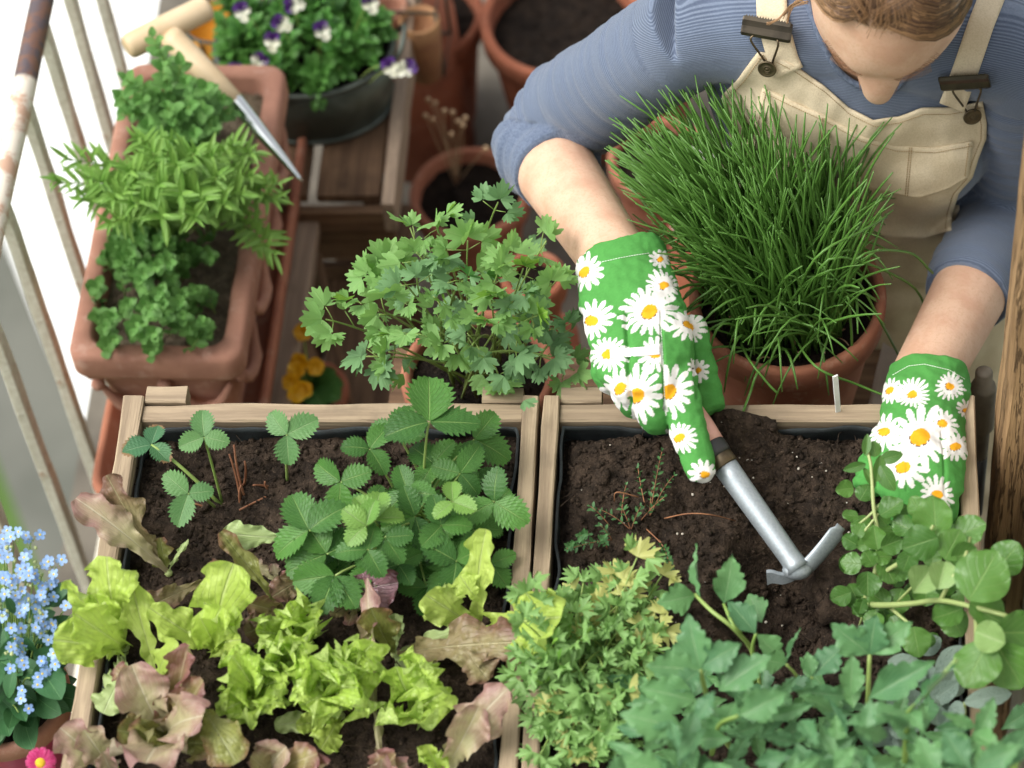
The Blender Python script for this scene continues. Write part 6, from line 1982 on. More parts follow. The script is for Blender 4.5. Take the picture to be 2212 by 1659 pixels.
# long single blades drooping to the right and over the pot edge
for pts in ([(1735, 720, -.05), (1790, 560, .10), (1960, 610, .0), (2010, 690, -.08)], [(1780, 690, -.05), (1840, 600, .05), (1905, 700, -.02), (1945, 775, -.10)], [(1700, 690, -.05), (1760, 560, .12), (1860, 500, .12), (1915, 468, .10)],
            [(1660, 740, -.05), (1560, 700, .03), (1530, 800, -.02), (1556, 870, -.08)], [(1600, 740, -.05), (1620, 780, .02), (1660, 830, .01), (1680, 850, .0)], [(1810, 700, -.05), (1850, 560, .1), (1960, 545, .05), (2015, 590, .0)],
            [(1700, 700, -.05), (1760, 790, .02), (1850, 830, -.02), (1925, 860, -.03)], [(1810, 700, -.05), (1830, 640, .05), (1838, 700, .0), (1842, 790, -.06)], [(1690, 760, -.05), (1640, 800, .01), (1620, 850, .0), (1605, 890, .0)]):
    v, f = tube(catmull([W(*p) for p in pts], 5), .0013, 5)
    obj('blade', v, f, L1['chive'], chives, True, [(.5, .5)] * len(v))

# ------------------------------------------------------------------ herbs in the window box
def herb(root, base, tip, lm, size, step, sk, r=.0009, opp=2, bow=.02, droop=.2, start=.15, sides=5, mat=None, fan=.8):
    path = bez(base, lerp(base, tip, .55) + Vector((R(-.3, .3), R(-.3, .3), 1)) * bow, tip, 12)
    stem(root, path, r, r * .6, mat or M['stalk'], 'stem', sides)
    L = sum((path[i + 1] - path[i]).length for i in range(12))
    n = max(3, int(L / step))
    ph = R(0, 6.28)
    for k in range(n + 1):
        t = start + (1 - start) * k / n
        i = min(11, int(t * 12)); q = lerp(path[i], path[i + 1], t * 12 - i)
        T = (path[i + 1] - path[i]).normalized()
        x = T.orthogonal().normalized(); y = T.cross(x)
        for s in range(opp):
            a = ph + k * 1.57 + s * 2 * PI / opp
            d = (x * math.cos(a) + y * math.sin(a)) * fan + T * (.45 if t < .95 else 1.1) + Vector((0, 0, .12 - droop * R(0, 1)))
            d.normalize()
            l = size * R(.75, 1.2) * (1 if t < .85 else .75)
            sk.add(random.choice(lm), leaf_matrix(q, q + d * l, 1, R(-.4, .4), (T + Vector((0, 0, .6)) + TOCAM * .5)), q.z)
def PB(x, y, z=None):                       # point in the window box: x across -1..1, y along 0 (near) .. 1 (far)
    q = PC + PCR * (x * (PHW - .026)) + PAX * ((y - .5) * (PLEN - .06))
    return Vector((q.x, q.y, HP(q.x, q.y) if z is None else z))
OM = variants('oregano_leaf', 4, L1['oreg'], wid=.68, outline=lambda t: .04 + wide_at(.42, .75)(t), rows=10, cols=6, bend=rv(-.8, .1), fold=rv(.1, .5))
MM = variants('marjoram_leaf', 4, L1['oreg'], wid=.72, outline=lambda t: .04 + wide_at(.5, .7)(t), rows=8, cols=6, bend=rv(-.6, .2), fold=rv(.1, .5))
TM = variants('tarragon_leaf', 4, L1['tarra'], wid=.17, outline=lambda t: .1 + wide_at(.45, .8)(t), rows=10, cols=4, bend=rv(-1.6, .3), fold=rv(.1, .6))
oreg = plant('oregano', 'leafy oregano at the far end of the window box under the dibber', 'oregano', PB(-.2, .82))
sk = Sink(oreg, 'leaf', 260)
for (u, v, z) in ((330, 80, -.08), (270, 170, -.10), (300, 215, -.12), (350, 150, -.10), (400, 175, -.11), (440, 190, -.11), (480, 215, -.14), (500, 245, -.16), (460, 270, -.15), (410, 230, -.12), (360, 230, -.12), (320, 270, -.14), (270, 250, -.15),
                  (420, 290, -.15), (370, 300, -.15), (300, 310, -.17), (440, 240, -.13), (260, 210, -.14), (390, 140, -.11)):
    herb(oreg, PB(R(-.7, .3), R(.68, .92)), W(u, v, z), OM, .0185, .014, sk, .0011, 2, .012)
sk.flush()
tarr = plant('tarragon', 'feathery tarragon with narrow leaves in the middle of the window box', 'tarragon', PB(0, .5))
sk = Sink(tarr, 'leaf', 290)
for (u, v, z) in ((130, 395, -.13), (150, 345, -.12), (200, 390, -.11), (250, 430, -.10), (280, 370, -.10), (330, 330, -.10), (380, 360, -.09), (420, 330, -.10), (470, 380, -.11), (505, 310, -.13), (545, 330, -.14), (520, 420, -.13), (595, 400, -.17), (600, 430, -.18), (590, 545, -.20),
                  (440, 430, -.09), (390, 420, -.08), (340, 400, -.08), (290, 440, -.10), (240, 480, -.13), (480, 440, -.11), (420, 470, -.10), (350, 470, -.10), (300, 300, -.12), (180, 430, -.13), (460, 340, -.11), (540, 380, -.14), (370, 310, -.11)):
    herb(tarr, PB(R(-.5, .5), R(.42, .66)), W(u, v, z), TM, .030, .010, sk, .0010, 2, .02, .25, .2, 5, None, .75)
sk.flush()
marj = plant('marjoram', 'small leaved marjoram at the near end of the window box', 'marjoram', PB(0, .25))
sk = Sink(marj, 'leaf', 290)
for i in range(78):
    u = random.gauss(333, 74); v = R(480, 735)
    u = max(212, min(455, u + (600 - v) * -.08))
    z = -.17 - .05 * abs(u - 335) / 100
    b = W(u + R(-25, 25), v + R(10, 50), -.265)
    herb(marj, b, W(u, v, z + R(-.035, .03)), MM, .0128, .010, sk, .0009, 2, .008, .2, .2)
sk.flush()

# ------------------------------------------------------------------ curly parsley in the second crate
def curl_r(a):
    a = abs(a)
    r = .95 if a < 1.15 else .95 * max(0.0, 1 - ((a - 1.15) / .45) ** 1.5)
    r *= 1 - .45 * math.exp(-((a - .44) / .10) ** 2) - .35 * math.exp(-((a - 1.0) / .09) ** 2)
    return max(.05, r * (1 + .16 * math.cos(a * 19)))
CM = {'g': [LM('parsley_leaflet', leaf_polar(curl_r, 52, 3, R(-.5, .6), R(.16, .30), i, 3.16), L1['curly']) for i in range(6)],
      'y': [LM('parsley_leaflet', leaf_polar(curl_r, 52, 3, R(-.4, .4), R(.10, .24), i + 9, 3.16), L1['curly_y']) for i in range(4)]}
cb = W(*z2(420, 1260), -.03)
curly = plant('curly_parsley', 'spreading curly parsley with some yellow leaves beside the middle boards', 'parsley', cb)
sk = Sink(curly, 'leaflet', 295)
def sprig(root, b, tp, kd, ms, sk, L0, bow=.02):
    path = bez(b, lerp(b, tp, .55) + Vector((0, 0, bow)), tp, 9)
    stem(root, path, .0012, .0007, M['stalk'], 'stem', 5)
    d0 = (path[-1] - path[-3]).normalized()
    n = (TOCAM * .5 + Vector((0, 0, .8)) + Vector((R(-.5, .5), R(-.5, .5), 0))).normalized()
    s_ = d0.cross(n).normalized()
    for (pos, side, g) in ((1, 0, 1), (1, 1, .9), (1, -1, .9), (.86, 1, .8), (.86, -1, .8), (.72, 1, .7), (.72, -1, .7)):
        i = min(8, int(pos * 9)); q = path[9] if pos == 1 else path[i]
        d = (d0 * (1 if side == 0 else .4) + s_ * side * .8 + n * R(-.3, .3)).normalized()
        st = q + d * L0 * .55 * (1 if side else .1)
        sk.add(random.choice(ms if kd == 'g' or random.random() < .6 else CM['g']), leaf_matrix(st, st + d * L0 * g * R(.8, 1.15), R(.9, 1.2), R(-.6, .6), n), tp.z + R(-.02, .02))
curl_t = []
for (x, y, kd, z) in ((122, 925, 'g', .085), (110, 1045, 'g', .085), (260, 970, 'g', .04), (360, 880, 'y', .03), (450, 870, 'g', .03), (520, 870, 'y', .04), (585, 775, 'y', .07), (690, 850, 'y', .05), (560, 930, 'y', .05), (640, 930, 'g', .03), (420, 980, 'y', .04),
                      (500, 980, 'g', .05), (330, 1010, 'g', .05), (600, 1010, 'g', .04), (680, 1050, 'y', .04), (650, 1130, 'y', .04), (620, 1160, 'y', .03), (110, 1190, 'g', .05), (165, 1200, 'g', .06), (225, 1150, 'g', .06), (130, 1260, 'g', .05), (90, 1290, 'g', .03), (200, 1300, 'g', .04),
                      (260, 1220, 'g', .06), (330, 1130, 'g', .06), (420, 1080, 'g', .05), (500, 1090, 'g', .05), (560, 1180, 'g', .04), (250, 1420, 'y', .03), (180, 1460, 'g', .02), (230, 1480, 'g', .02), (300, 1400, 'g', .03), (400, 1420, 'g', .03), (470, 1380, 'g', .04), (520, 1330, 'y', .04), (430, 1500, 'g', .03), (500, 1460, 'g', .03),
                      (330, 1580, 'y', .02), (400, 1570, 'y', .02), (180, 1600, 'g', .02), (480, 1560, 'g', .02), (560, 1420, 'g', .03), (310, 1500, 'g', .02), (380, 1340, 'g', .05), (440, 1230, 'g', .05), (350, 1250, 'g', .05), (250, 1340, 'g', .03), (160, 1360, 'g', .03), (540, 1250, 'g', .03), (610, 1240, 'g', .03)):
    u, v = z2(x, y)
    b = cb + Vector((R(-.022, .022), R(-.03, .03), 0))
    sprig(curly, b, W(u, v, z), kd, CM[kd], sk, R(.0115, .016))
for i in range(60):
    u, v = z2(R(210, 620), R(930, 1640)); kd = 'g' if random.random() < .85 else 'y'
    tp = W(u, v, R(-.01, .025))
    sprig(curly, cb + Vector((R(-.03, .03), R(-.05, .03), 0)), tp, kd, CM[kd], sk, R(.010, .014), .012)
sk.flush()

# ------------------------------------------------------------------ lovage
def lov_out(t):
    if t <= .0: return .02
    if t < .52: return .03 + .97 * math.sin(PI / 2 * t / .52) ** 1.25
    s = min(1.0, (t - .52) / .48)
    q = (s * 3.0) % 1.0
    return max(.0, (1 - s ** 1.35) * (1 - .36 * (1 - q) ** 1.5 * (1 if s > .02 else 0)))
LV = [LM('lovage_leaflet', leaf_grid(.66, lov_out, 36, 10, (17, .05), R(-.9, .3), R(.05, .4), R(-.05, .12), (.045, 1.8), .02, 5, R(-.35, .35), i), L1['lovage']) for i in range(6)]
lv0 = W(*z2(1150, 1620), -.03)
lov = plant('lovage', 'tall blue green lovage with wedge shaped leaves crowding the front of the crate', 'lovage', lv0)
sk = Sink(lov, 'leaflet', 290)
def lf(bx, by, tx, ty, wd, zb, zt, roll=None, S=sk):
    b, t = W(*z2(bx, by), zb), W(*z2(tx, ty), zt)
    L = (t - b).length
    ws = wd * .5139 * mpp(t) / (L * .70)
    S.add(random.choice(LV), leaf_matrix(b, t, ws, R(-.25, .25) if roll is None else roll, TOCAM * .9 + Vector((R(-.2, .2), R(-.2, .2), .4))), zt)
for a in ((855, 955, 838, 715, 60, .09, .12, .9), (830, 932, 668, 965, 150, .09, .10), (950, 970, 985, 762, 155, .10, .13), (1110, 1048, 1055, 925, 130, .08, .08), (1085, 1095, 965, 955, 140, .09, .10), (1085, 1095, 1215, 1215, 120, .09, .07),
          (852, 1245, 800, 1010, 175, .14, .17), (850, 1245, 625, 1230, 200, .14, .15), (850, 1250, 735, 1335, 130, .14, .14), (850, 1240, 1025, 1135, 150, .14, .16), (930, 1335, 1150, 1185, 180, .13, .15), (1212, 1222, 1275, 1070, 34, .08, .10, .6), (1212, 1222, 1090, 1200, 110, .08, .09),
          (1565, 1182, 1400, 1050, 160, .11, .13), (1565, 1182, 1590, 1015, 170, .11, .14), (1565, 1182, 1745, 1045, 150, .11, .13), (1320, 1275, 1460, 1140, 150, .09, .10), (1320, 1275, 1300, 1170, 80, .09, .10), (1480, 1365, 1490, 1180, 120, .11, .13), (1558, 1365, 1840, 1210, 165, .12, .15),
          (1720, 1425, 1455, 1480, 120, .17, .17), (1720, 1430, 1930, 1205, 50, .17, .22, .9), (780, 1490, 510, 1430, 180, .18, .19), (840, 1380, 590, 1320, 170, .13, .14), (1000, 1380, 950, 1480, 120, .15, .13), (1010, 1440, 1220, 1340, 150, .15, .16), (840, 1400, 760, 1660, 120, .16, .15)):
    lf(*a)
for i in range(190):
    if i < 115: x, y = R(600, 1500), R(1330, 1760)
    else: x, y = R(1350, 2150), R(1470, 1780)
    a = R(0, 2 * PI); l = R(140, 240); z = R(.0, .20) if y > 1450 else R(.0, .12)
    lf(x, y, x + l * math.cos(a), y - l * math.sin(a) * .8, R(58, 108), z, z + R(-.02, .03))
for (x, y, tx, ty, w_, z) in ((2000, 1660, 2210, 1560, 130, .25), (2100, 1680, 2240, 1480, 120, .24), (1980, 1660, 1870, 1500, 150, .22), (1850, 1700, 1760, 1520, 130, .2), (560, 1640, 440, 1700, 130, .2), (700, 1680, 520, 1620, 150, .2)):
    lf(x, y, tx, ty, w_, z, z + .01)
sk.flush()
for pts, r in (([(850, 1245, .14), (880, 1360, .10), (930, 1500, .02), (1000, 1600, -.03)], .0024), ([(1563, 1182, .11), (1556, 1360, .07), (1550, 1560, -.03)], .0022), ([(1720, 1428, .17), (1715, 1560, .12), (1705, 1700, .06)], .0026), ([(830, 930, .09), (900, 1000, .10), (1000, 1080, .09), (1080, 1200, .04), (1120, 1500, -.02)], .002),
               ([(950, 970, .10), (990, 1060, .10), (1020, 1090, .09)], .0016), ([(1085, 1095, .09), (1070, 1160, .07), (1080, 1300, .03)], .0018), ([(1212, 1222, .08), (1260, 1280, .06), (1300, 1400, .0)], .0015), ([(1720, 1428, .17), (1930, 1205, .21)], .0016), ([(1320, 1275, .09), (1330, 1400, .04)], .0016), ([(2240, 1520, .25), (2160, 1680, .22)], .0022), ([(1010, 1440, .15), (930, 1480, .13), (900, 1600, .06)], .002)):
    p = catmull([W(*z2(a, b), c) for a, b, c in pts], 4)
    stem(lov, p, r * .8, r * 1.2, M['stalk'], 'stem', 7)

# ------------------------------------------------------------------ mint in the left hand
MIN = [LM('mint_leaf', leaf_grid(.92, lambda t: .05 + wide_at(.46, .62)(t), 16, 10, None, R(-.7, .4), R(.0, .30), R(-.10, .12), (.05, 1.5), .02, 4, R(-.2, .2), i), L1['mint']) for i in range(6)]
MINB = [LM('mint_leaf', leaf_grid(.92, lambda t: .05 + wide_at(.46, .62)(t), 16, 10, None, R(-.4, .8), R(.5, .9), 0, (.05, 1.5), .02, 4, R(-.2, .2), i), L1['mint_b']) for i in range(3)]
MINL = [LM('mint_leaf', leaf_grid(.42, lambda t: .05 + wide_at(.46, .75)(t), 14, 6, None, R(-.9, .2), R(.1, .5), 0, None, .02, 4, R(-.2, .2), i), L1['mint']) for i in range(4)]
mb0 = W(*z2(1560, 980), -.03)
mint = plant('mint', 'round leaved mint with pale trailing stems held in the right hand glove', 'mint', mb0)
mint['label'] = 'round leaved mint with trailing pale stems being planted by the gloved hand beside the post'
sk = Sink(mint, 'leaf', 290)
def rl(cx, cy, r, z, a=None, ms=MIN, nw=.92, wide=1.0, roll=None):
    c = W(*z2(cx, cy), z)
    a = R(0, 6.28) if a is None else math.radians(a)
    n = (TOCAM + Vector((R(-.45, .45), R(-.45, .45), R(-.1, .4)))).normalized()
    ex = (RT - n * RT.dot(n)).normalized(); ey = n.cross(ex)
    d = ex * math.cos(a) + ey * math.sin(a)
    k = r * .5139 * mpp(c)
    sk.add(random.choice(ms), leaf_matrix(c - d * k, c + d * k, wide, R(-.2, .2) if roll is None else roll, n), z)
for a in ((1550, 300, 46, .095, 85, MINL, .42), (1582, 318, 34, .09, 100, MIN), (1655, 352, 50, .09, 15, MINL, .42, 1.3), (1500, 395, 50, .085, 195, MINL, .42), (1640, 440, 62, .085, -60, MINL, .42, 1.4), (1600, 400, 60, .088, 80, MINL, .42, 1.2), (1560, 440, 50, .08, 120, MINL, .42),
          (1458, 487, 40, .07, 190), (1542, 500, 42, .07, 60), (1655, 565, 58, .075, 30), (1482, 597, 36, .06, 180), (1482, 705, 40, .05, 150), (1485, 797, 48, .04, 170), (1556, 888, 58, .04, -90), (1442, 935, 48, .01, 200), (1588, 690, 52, .06, 100), (1655, 715, 50, .06, 20), (1560, 778, 40, .05, 120), (1640, 835, 58, .04, -60),
          (1835, 602, 92, .12, 95), (1985, 660, 74, .12, 20), (1775, 715, 82, .13, 200), (1912, 720, 74, .125, 60), (1720, 790, 48, .08, 250), (2040, 850, 125, .15, 60), (2140, 775, 82, .13, 50), (1700, 640, 50, .07, 150), (1760, 560, 50, .08, 120), (1760, 1130, 66, .05, -80), (1920, 1050, 66, .06, -60),
          (2010, 1225, 110, .12, 240), (2150, 1230, 110, .11, 300), (1890, 1010, 70, .08, 200), (1680, 960, 60, .02, 250), (1800, 920, 60, .05, 90), (2060, 1010, 90, .12, -30), (1620, 1000, 50, .0, -60), (2180, 1090, 100, .12, 0), (1520, 660, 36, .055, 60), (1610, 610, 40, .06, 130), (1540, 720, 34, .05, 200), (1690, 580, 40, .06, 40), (1880, 880, 60, .10, 80), (1960, 760, 60, .12, 20), (1620, 770, 40, .05, 0)):
    rl(*a)
for a in ((1785, 870, 72, .10, 55), (1865, 850, 66, .11, 75), (2070, 1110, 70, .13, 160)):
    rl(*a, ms=MINB)
for i in range(55):
    x, y = R(1480, 1980), R(560, 1130)
    if x > 1700 and y < 620: continue
    rl(x, y, R(28, 55), R(-.02, .04))
sk.flush()
for pts, r in (([(1530, 960, .0), (1600, 975, .03), (1740, 968, .06), (1860, 955, .09), (2010, 985, .12), (2140, 1020, .13)], .0026), ([(1535, 965, .0), (1580, 860, .03), (1600, 700, .05), (1580, 560, .07), (1570, 400, .085), (1555, 330, .09)], .0019), ([(1600, 850, .03), (1700, 790, .06), (1790, 720, .10), (1830, 640, .12)], .002),
               ([(1860, 955, .09), (1900, 880, .11), (1960, 780, .12), (1985, 690, .12)], .0018), ([(1500, 720, .045), (1545, 660, .055), (1600, 590, .065)], .0014), ([(1560, 980, .0), (1540, 1010, .0), (1520, 1060, -.02)], .0016), ([(1640, 975, .03), (1690, 1020, .04), (1740, 1060, .05)], .0016), ([(2010, 985, .12), (2010, 1120, .12), (2000, 1180, .12)], .0018), ([(1620, 540, .07), (1560, 600, .06), (1510, 640, .055)], .0014),
               ([(1820, 820, .10), (1760, 880, .08), (1680, 960, .05)], .0014)):
    p = catmull([W(*z2(a, b), c) for a, b, c in pts], 5)
    stem(mint, p, r * 1.15, r * .75, M['stalk_pale'], 'stem', 7)
# root ball
rbc = W(*z2(1480, 900), -.055)
v, f = ico(4)
v = [rbc + Vector((p.x * .042, p.y * .040, p.z * .035)) * (1 + .22 * fbm(p.x + 3, p.y + p.z, 3, 3, 1)) for p in v]
fv, f2 = fibres(120, lambda: rbc + Vector((R(-1, 1), R(-1, 1), R(.3, 1))).normalized() * .040, .01, .035, .0004)
n = len(v); v += fv; f = list(f) + [tuple(i + n for i in q) for q in f2]
obj('root_ball', v, f, M['soil'], mint)

# ------------------------------------------------------------------ sage
SG = [LM('sage_leaf', leaf_grid(.52, lambda t: .05 + wide_at(.52, .62)(t), 18, 8, (16, .06), R(-.9, .2), R(.05, .35), R(-.05, .12), None, .03, 9, R(-.2, .2), i), L1['sage']) for i in range(5)]
sg0 = W(*z2(1850, 1450), -.03)
sage = plant('sage', 'grey green woolly leaved sage at the right of the crate behind the lovage', 'sage', sg0)
sk = Sink(sage, 'leaf', 120)
for (bx, by, tx, ty, wd, zb, zt) in ((1850, 1300, 1970, 1150, 125, .03, .05), (1960, 1385, 2160, 1345, 85, .06, .07), (1800, 1280, 1640, 1210, 120, .03, .04), (1810, 1390, 1935, 1300, 85, .04, .05), (1800, 1370, 1640, 1410, 110, .04, .04), (1850, 1440, 1800, 1380, 90, .05, .06), (1850, 1440, 1990, 1480, 90, .03, .03),
                                     (1800, 1450, 1690, 1480, 90, .03, .03), (1830, 1330, 1760, 1210, 110, .02, .03), (1870, 1340, 1960, 1290, 90, .02, .02), (1850, 1480, 1900, 1570, 90, .02, .02), (1780, 1420, 1700, 1340, 100, .03, .04), (1780, 1180, 1860, 1110, 80, .02, .03), (1760, 1520, 1660, 1560, 90, .02, .02), (1900, 1400, 1960, 1440, 80, .04, .05), (1840, 1390, 1850, 1480, 80, .06, .05)):
    b, t = W(*z2(bx, by), zb), W(*z2(tx, ty), zt)
    sk.add(random.choice(SG), leaf_matrix(b, t, wd * .5139 * mpp(t) / ((t - b).length * .52), R(-.3, .3), TOCAM + Vector((R(-.3, .3), R(-.3, .3), .3))), zt)
for i in range(16):
    x, y = R(1640, 1940), R(1180, 1580); a = R(0, 6.28); l = R(110, 160); z = R(-.02, .03)
    b, t = W(*z2(x, y), z), W(*z2(x + l * math.cos(a), y + l * math.sin(a)), z + .01)
    sk.add(random.choice(SG), leaf_matrix(b, t, R(.8, 1.2), R(-.3, .3), TOCAM + Vector((R(-.4, .4), R(-.4, .4), .3))), z)
sk.flush()
for pts in ([(1850, 1460, -.03), (1850, 1380, .03)], [(1850, 1460, -.03), (1955, 1440, .03), (1962, 1385, .06)], [(1850, 1460, -.03), (1810, 1400, .03)]):
    stem(sage, catmull([W(*z2(a, b), c) for a, b, c in pts], 4), .0016, .0012, M['stalk_pale'])

# ------------------------------------------------------------------ thyme seedlings in the bare soil
THM = variants('thyme_leaf', 3, L1['thyme'], wid=.45, outline=lambda t: .08 + wide_at(.5, .75)(t), rows=4, cols=4, bend=rv(-.5, .3), fold=.3)
thy = plant('thyme', 'wispy thyme with tiny leaves and bare twigs on the loosened soil', 'thyme', W(*z2(580, 640), -.03))
sk = Sink(thy, 'leaf', 290)
def hb(x, y): q = W(*z2(x, y), -.02); return W(*z2(x, y), HB(q.x, q.y))
for (x0, y0, x1, y1) in ((640, 600, 690, 330), (640, 600, 740, 430), (560, 660, 520, 560), (560, 660, 600, 560), (560, 660, 420, 570), (480, 700, 430, 640), (480, 700, 300, 740), (400, 680, 340, 690), (640, 600, 650, 490), (600, 620, 700, 520), (680, 700, 730, 820), (520, 620, 540, 470), (470, 640, 390, 560), (620, 560, 590, 400), (340, 720, 290, 740), (460, 740, 440, 690)):
    herb(thy, hb(x0, y0), W(*z2(x1, y1), R(-.005, .03)), THM, .0062, .0065, sk, .0006, 2, .006, .1, .25, 4, M['stalk_red'])
sk.flush()
for pts in ([(700, 610, -.01), (800, 590, .012), (900, 595, .012), (1000, 620, -.012)], [(590, 520, .0), (500, 500, .012), (490, 540, .0)], [(620, 650, -.015), (690, 720, .0), (720, 790, -.01)]):
    stem(thy, catmull([W(*z2(a, b), c) for a, b, c in pts], 5), .0007, .0005, M['stalk_red'], 'twig', 5)

# ------------------------------------------------------------------ violas in the tub
VM = variants('viola_leaf', 4, L1['viola'], wid=.5, outline=lambda t: .06 + wide_at(.5, .7)(t), rows=8, cols=6, bend=rv(-.9, .2), fold=rv(.1, .5))
vio = plant('viola', 'clump of violas with purple and white flowers filling the zinc tub', 'viola', (tc.x, tc.y, ZZ - .01))
sk = Sink(vio, 'leaf', 290)
for i in range(95):
    a = R(0, 6.28); q = math.sqrt(random.random())
    x, y = q * math.cos(a), q * math.sin(a)
    b = Vector((tc.x + x * TX * .72, tc.y + y * TY * .72, ZZ - .012))
    t = Vector((tc.x + x * TX * .92, tc.y + y * TY * .95, ZZ + R(.03, .085) * (1.1 - .6 * q)))
    if y < -.55 and x > -.2: t.z -= .02
    herb(vio, b, t, VM, .021, .012, sk, .0011, 3, .006, .15, .35, 5)
sk.flush()
def petal_mesh(name, mat, wid=.9): return LM(name, leaf_grid(wid, lambda t: .1 * (1 - t) + wide_at(.62, .55)(t), 6, 6, None, -.4, .1, .2, (.06, 1.2), 0, 7, 0, 3), mat)
m_pu = m_leaf('purple_petal', lin('#3a1d55'), lin('#4b2670'), lin('#2a1540'), trans=.2, sidek=.1, bump=.1)
m_wh = m_leaf('white_petal', lin('#d8d8c8'), lin('#cfd0ba'), lin('#c8c878'), trans=.25, sidek=.1, bump=.1)
PU_, WH_ = petal_mesh('petal', m_pu), petal_mesh('petal', m_wh)
def viola_flower(u, v, z, rot, k=1.0):
    c = W(u, v, z)
    n = (TOCAM + Vector((R(-.5, .5), R(-.6, .1), 0))).normalized()
    ex = (RT - n * RT.dot(n)).normalized(); ey = n.cross(ex)
    for da, me, l in ((62, PU_, .0135), (118, PU_, .0135), (0, WH_, .0105), (180, WH_, .0105), (270, WH_, .013)):
        a = math.radians(rot + da)
        d = ex * math.cos(a) + ey * math.sin(a)
        link_mesh('petal', me, vio, leaf_matrix(c + d * .001 + n * (.0004 if da > 150 else 0), c + d * l * k + n * .002, 1.05, R(-.2, .2), n))
    b = Vector((tc.x + (c.x - tc.x) * .6, tc.y + (c.y - tc.y) * .6, ZZ))
    stem(vio, bez(b, lerp(b, c, .6) + Vector((0, 0, .02)), c - n * .002, 6), .0009, .0007, M['stalk'])
for a in ((525, 25, -.24, 20), (608, 52, -.23, 60), (590, 90, -.25, 0), (695, 68, -.24, 30), (560, 133, -.28, -40), (800, 8, -.24, 20), (845, 145, -.27, 30), (877, 148, -.26, -60), (635, 10, -.24, 90), (508, 158, -.29, 0)):
    viola_flower(*a)

# ------------------------------------------------------------------ forget-me-nots
FL_ = variants('forget_me_not_leaf', 4, L1['fmn'], wid=.36, outline=lambda t: .08 + wide_at(.55, .7)(t), rows=12, cols=6, bend=rv(-1.0, .1), fold=rv(.1, .5))
fmn = plant('forget_me_not', 'forget-me-nots with sky blue flowers in the magenta pot at the corner', 'forget-me-not', (FMC.x, FMC.y, FMC.z - .01))
sk = Sink(fmn, 'leaf', 200)
def fz(x, y): return (x * .3147, 1136.6 + y * .3147)
for (bx, by, tx, ty, z) in ((100, 950, 30, 700, .02), (260, 950, 420, 1190, .0), (60, 1180, 100, 980, -.01), (180, 1290, 230, 1530, -.10), (90, 1250, 60, 1390, -.06), (280, 900, 460, 760, .0), (250, 800, 480, 620, .01), (300, 560, 500, 380, .04), (330, 540, 490, 470, .03), (200, 700, 380, 590, .02), (0, 1100, 100, 1050, -.02), (240, 980, 390, 1100, -.02), (250, 860, 180, 760, .01), (230, 900, 390, 850, .0), (0, 900, 90, 760, .02), (160, 1100, 80, 1210, -.04), (240, 1150, 420, 1290, -.06), (130, 1200, 180, 1340, -.05), (100, 600, 40, 480, .06), (330, 1080, 440, 980, -.02)):
    b, t = W(*fz(bx, by), z - .02), W(*fz(tx, ty), z)
    sk.add(random.choice(FL_), leaf_matrix(b, t, R(.9, 1.3), R(-.4, .4), TOCAM + Vector((R(-.4, .4), R(-.4, .4), .2))), z)
for i in range(80):
    a = R(0, 6.28); q = R(.0, .06)
    b = Vector((FMC.x + q * math.cos(a) * .6, FMC.y + q * math.sin(a) * .6, FMC.z + R(-.01, .09)))
    a += R(-.5, .5); t = b + Vector((math.cos(a), math.sin(a), R(-.2, .7))) * R(.03, .058)
    sk.add(random.choice(FL_), leaf_matrix(b, t, R(.9, 1.2), R(-.4, .4), Vector((0, 0, 1)) + TOCAM * .5), b.z)
sk.flush()
m_bl = m_leaf('blue_petal', lin('#86a8da'), lin('#9cbae4'), lin('#c2d2e8'), trans=.25, sidek=0, bump=.05)
m_ye = m_plain('yellow_eye', lin('#e0c23a'), None, 20, .6, 0)
def fl5(n=25):
    v, uv, f = [Vector((0, 0, 0))], [(.5, .5)], []
    N = 30
    for k in (1, 2):
        for i in range(N):
            a = 2 * PI * i / N
            r = (.55 + .45 * abs(math.cos(2.5 * a)) ** .6) * (k / 2)
            v.append(Vector((r * math.cos(a), r * math.sin(a), .06 * k))); uv.append((.5 + .3 * r, .5))
    for i in range(N):
        f.append((0, 1 + i, 1 + (i + 1) % N)); f.append((1 + i, 1 + N + i, 1 + N + (i + 1) % N, 1 + (i + 1) % N))
    me = mesh_of('flower', v, f, m_bl, True, uv)
    # yellow eye
    bm = bmesh.new(); bm.from_mesh(me)
    r0 = bmesh.ops.create_cone(bm, cap_ends=True, segments=8, radius1=.22, radius2=.10, depth=.14, matrix=Matrix.Translation((0, 0, .10)))
    me.materials.append(m_ye)
    for p in {q for vv_ in r0['verts'] for q in vv_.link_faces}: p.material_index = 1
    bm.to_mesh(me); bm.free()
    return me
FLW = fl5()
cl = [(40, 100, 3, .07), (90, 95, 3, .07), (20, 160, 4, .065), (205, 100, 4, .06), (100, 205, 2, .06), (250, 255, 3, .05), (380, 268, 4, .05), (290, 310, 4, .05), (90, 330, 5, .06), (170, 375, 4, .055), (20, 420, 5, .06), (75, 425, 3, .055), (310, 400, 5, .04), (300, 465, 3, .035), (160, 490, 4, .05), (240, 545, 5, .04), (300, 540, 3, .03), (10, 560, 4, .05), (210, 650, 5, .03), (65, 670, 4, .035), (320, 690, 5, .02), (280, 725, 3, .015), (360, 670, 3, .02), (75, 828, 1, .02), (140, 905, 6, .01),
      (440, 880, 3, .01), (170, 810, 5, .0), (200, 1030, 3, .0), (350, 970, 4, .0), (385, 1000, 3, -.005), (400, 940, 2, .0), (90, 1130, 2, -.02), (160, 1115, 2, -.02), (120, 1265, 2, -.04), (510, 575, 2, .03), (455, 545, 1, .03), (350, 380, 3, .045), (20, 270, 4, .065), (130, 300, 3, .06), (0, 480, 3, .055)]
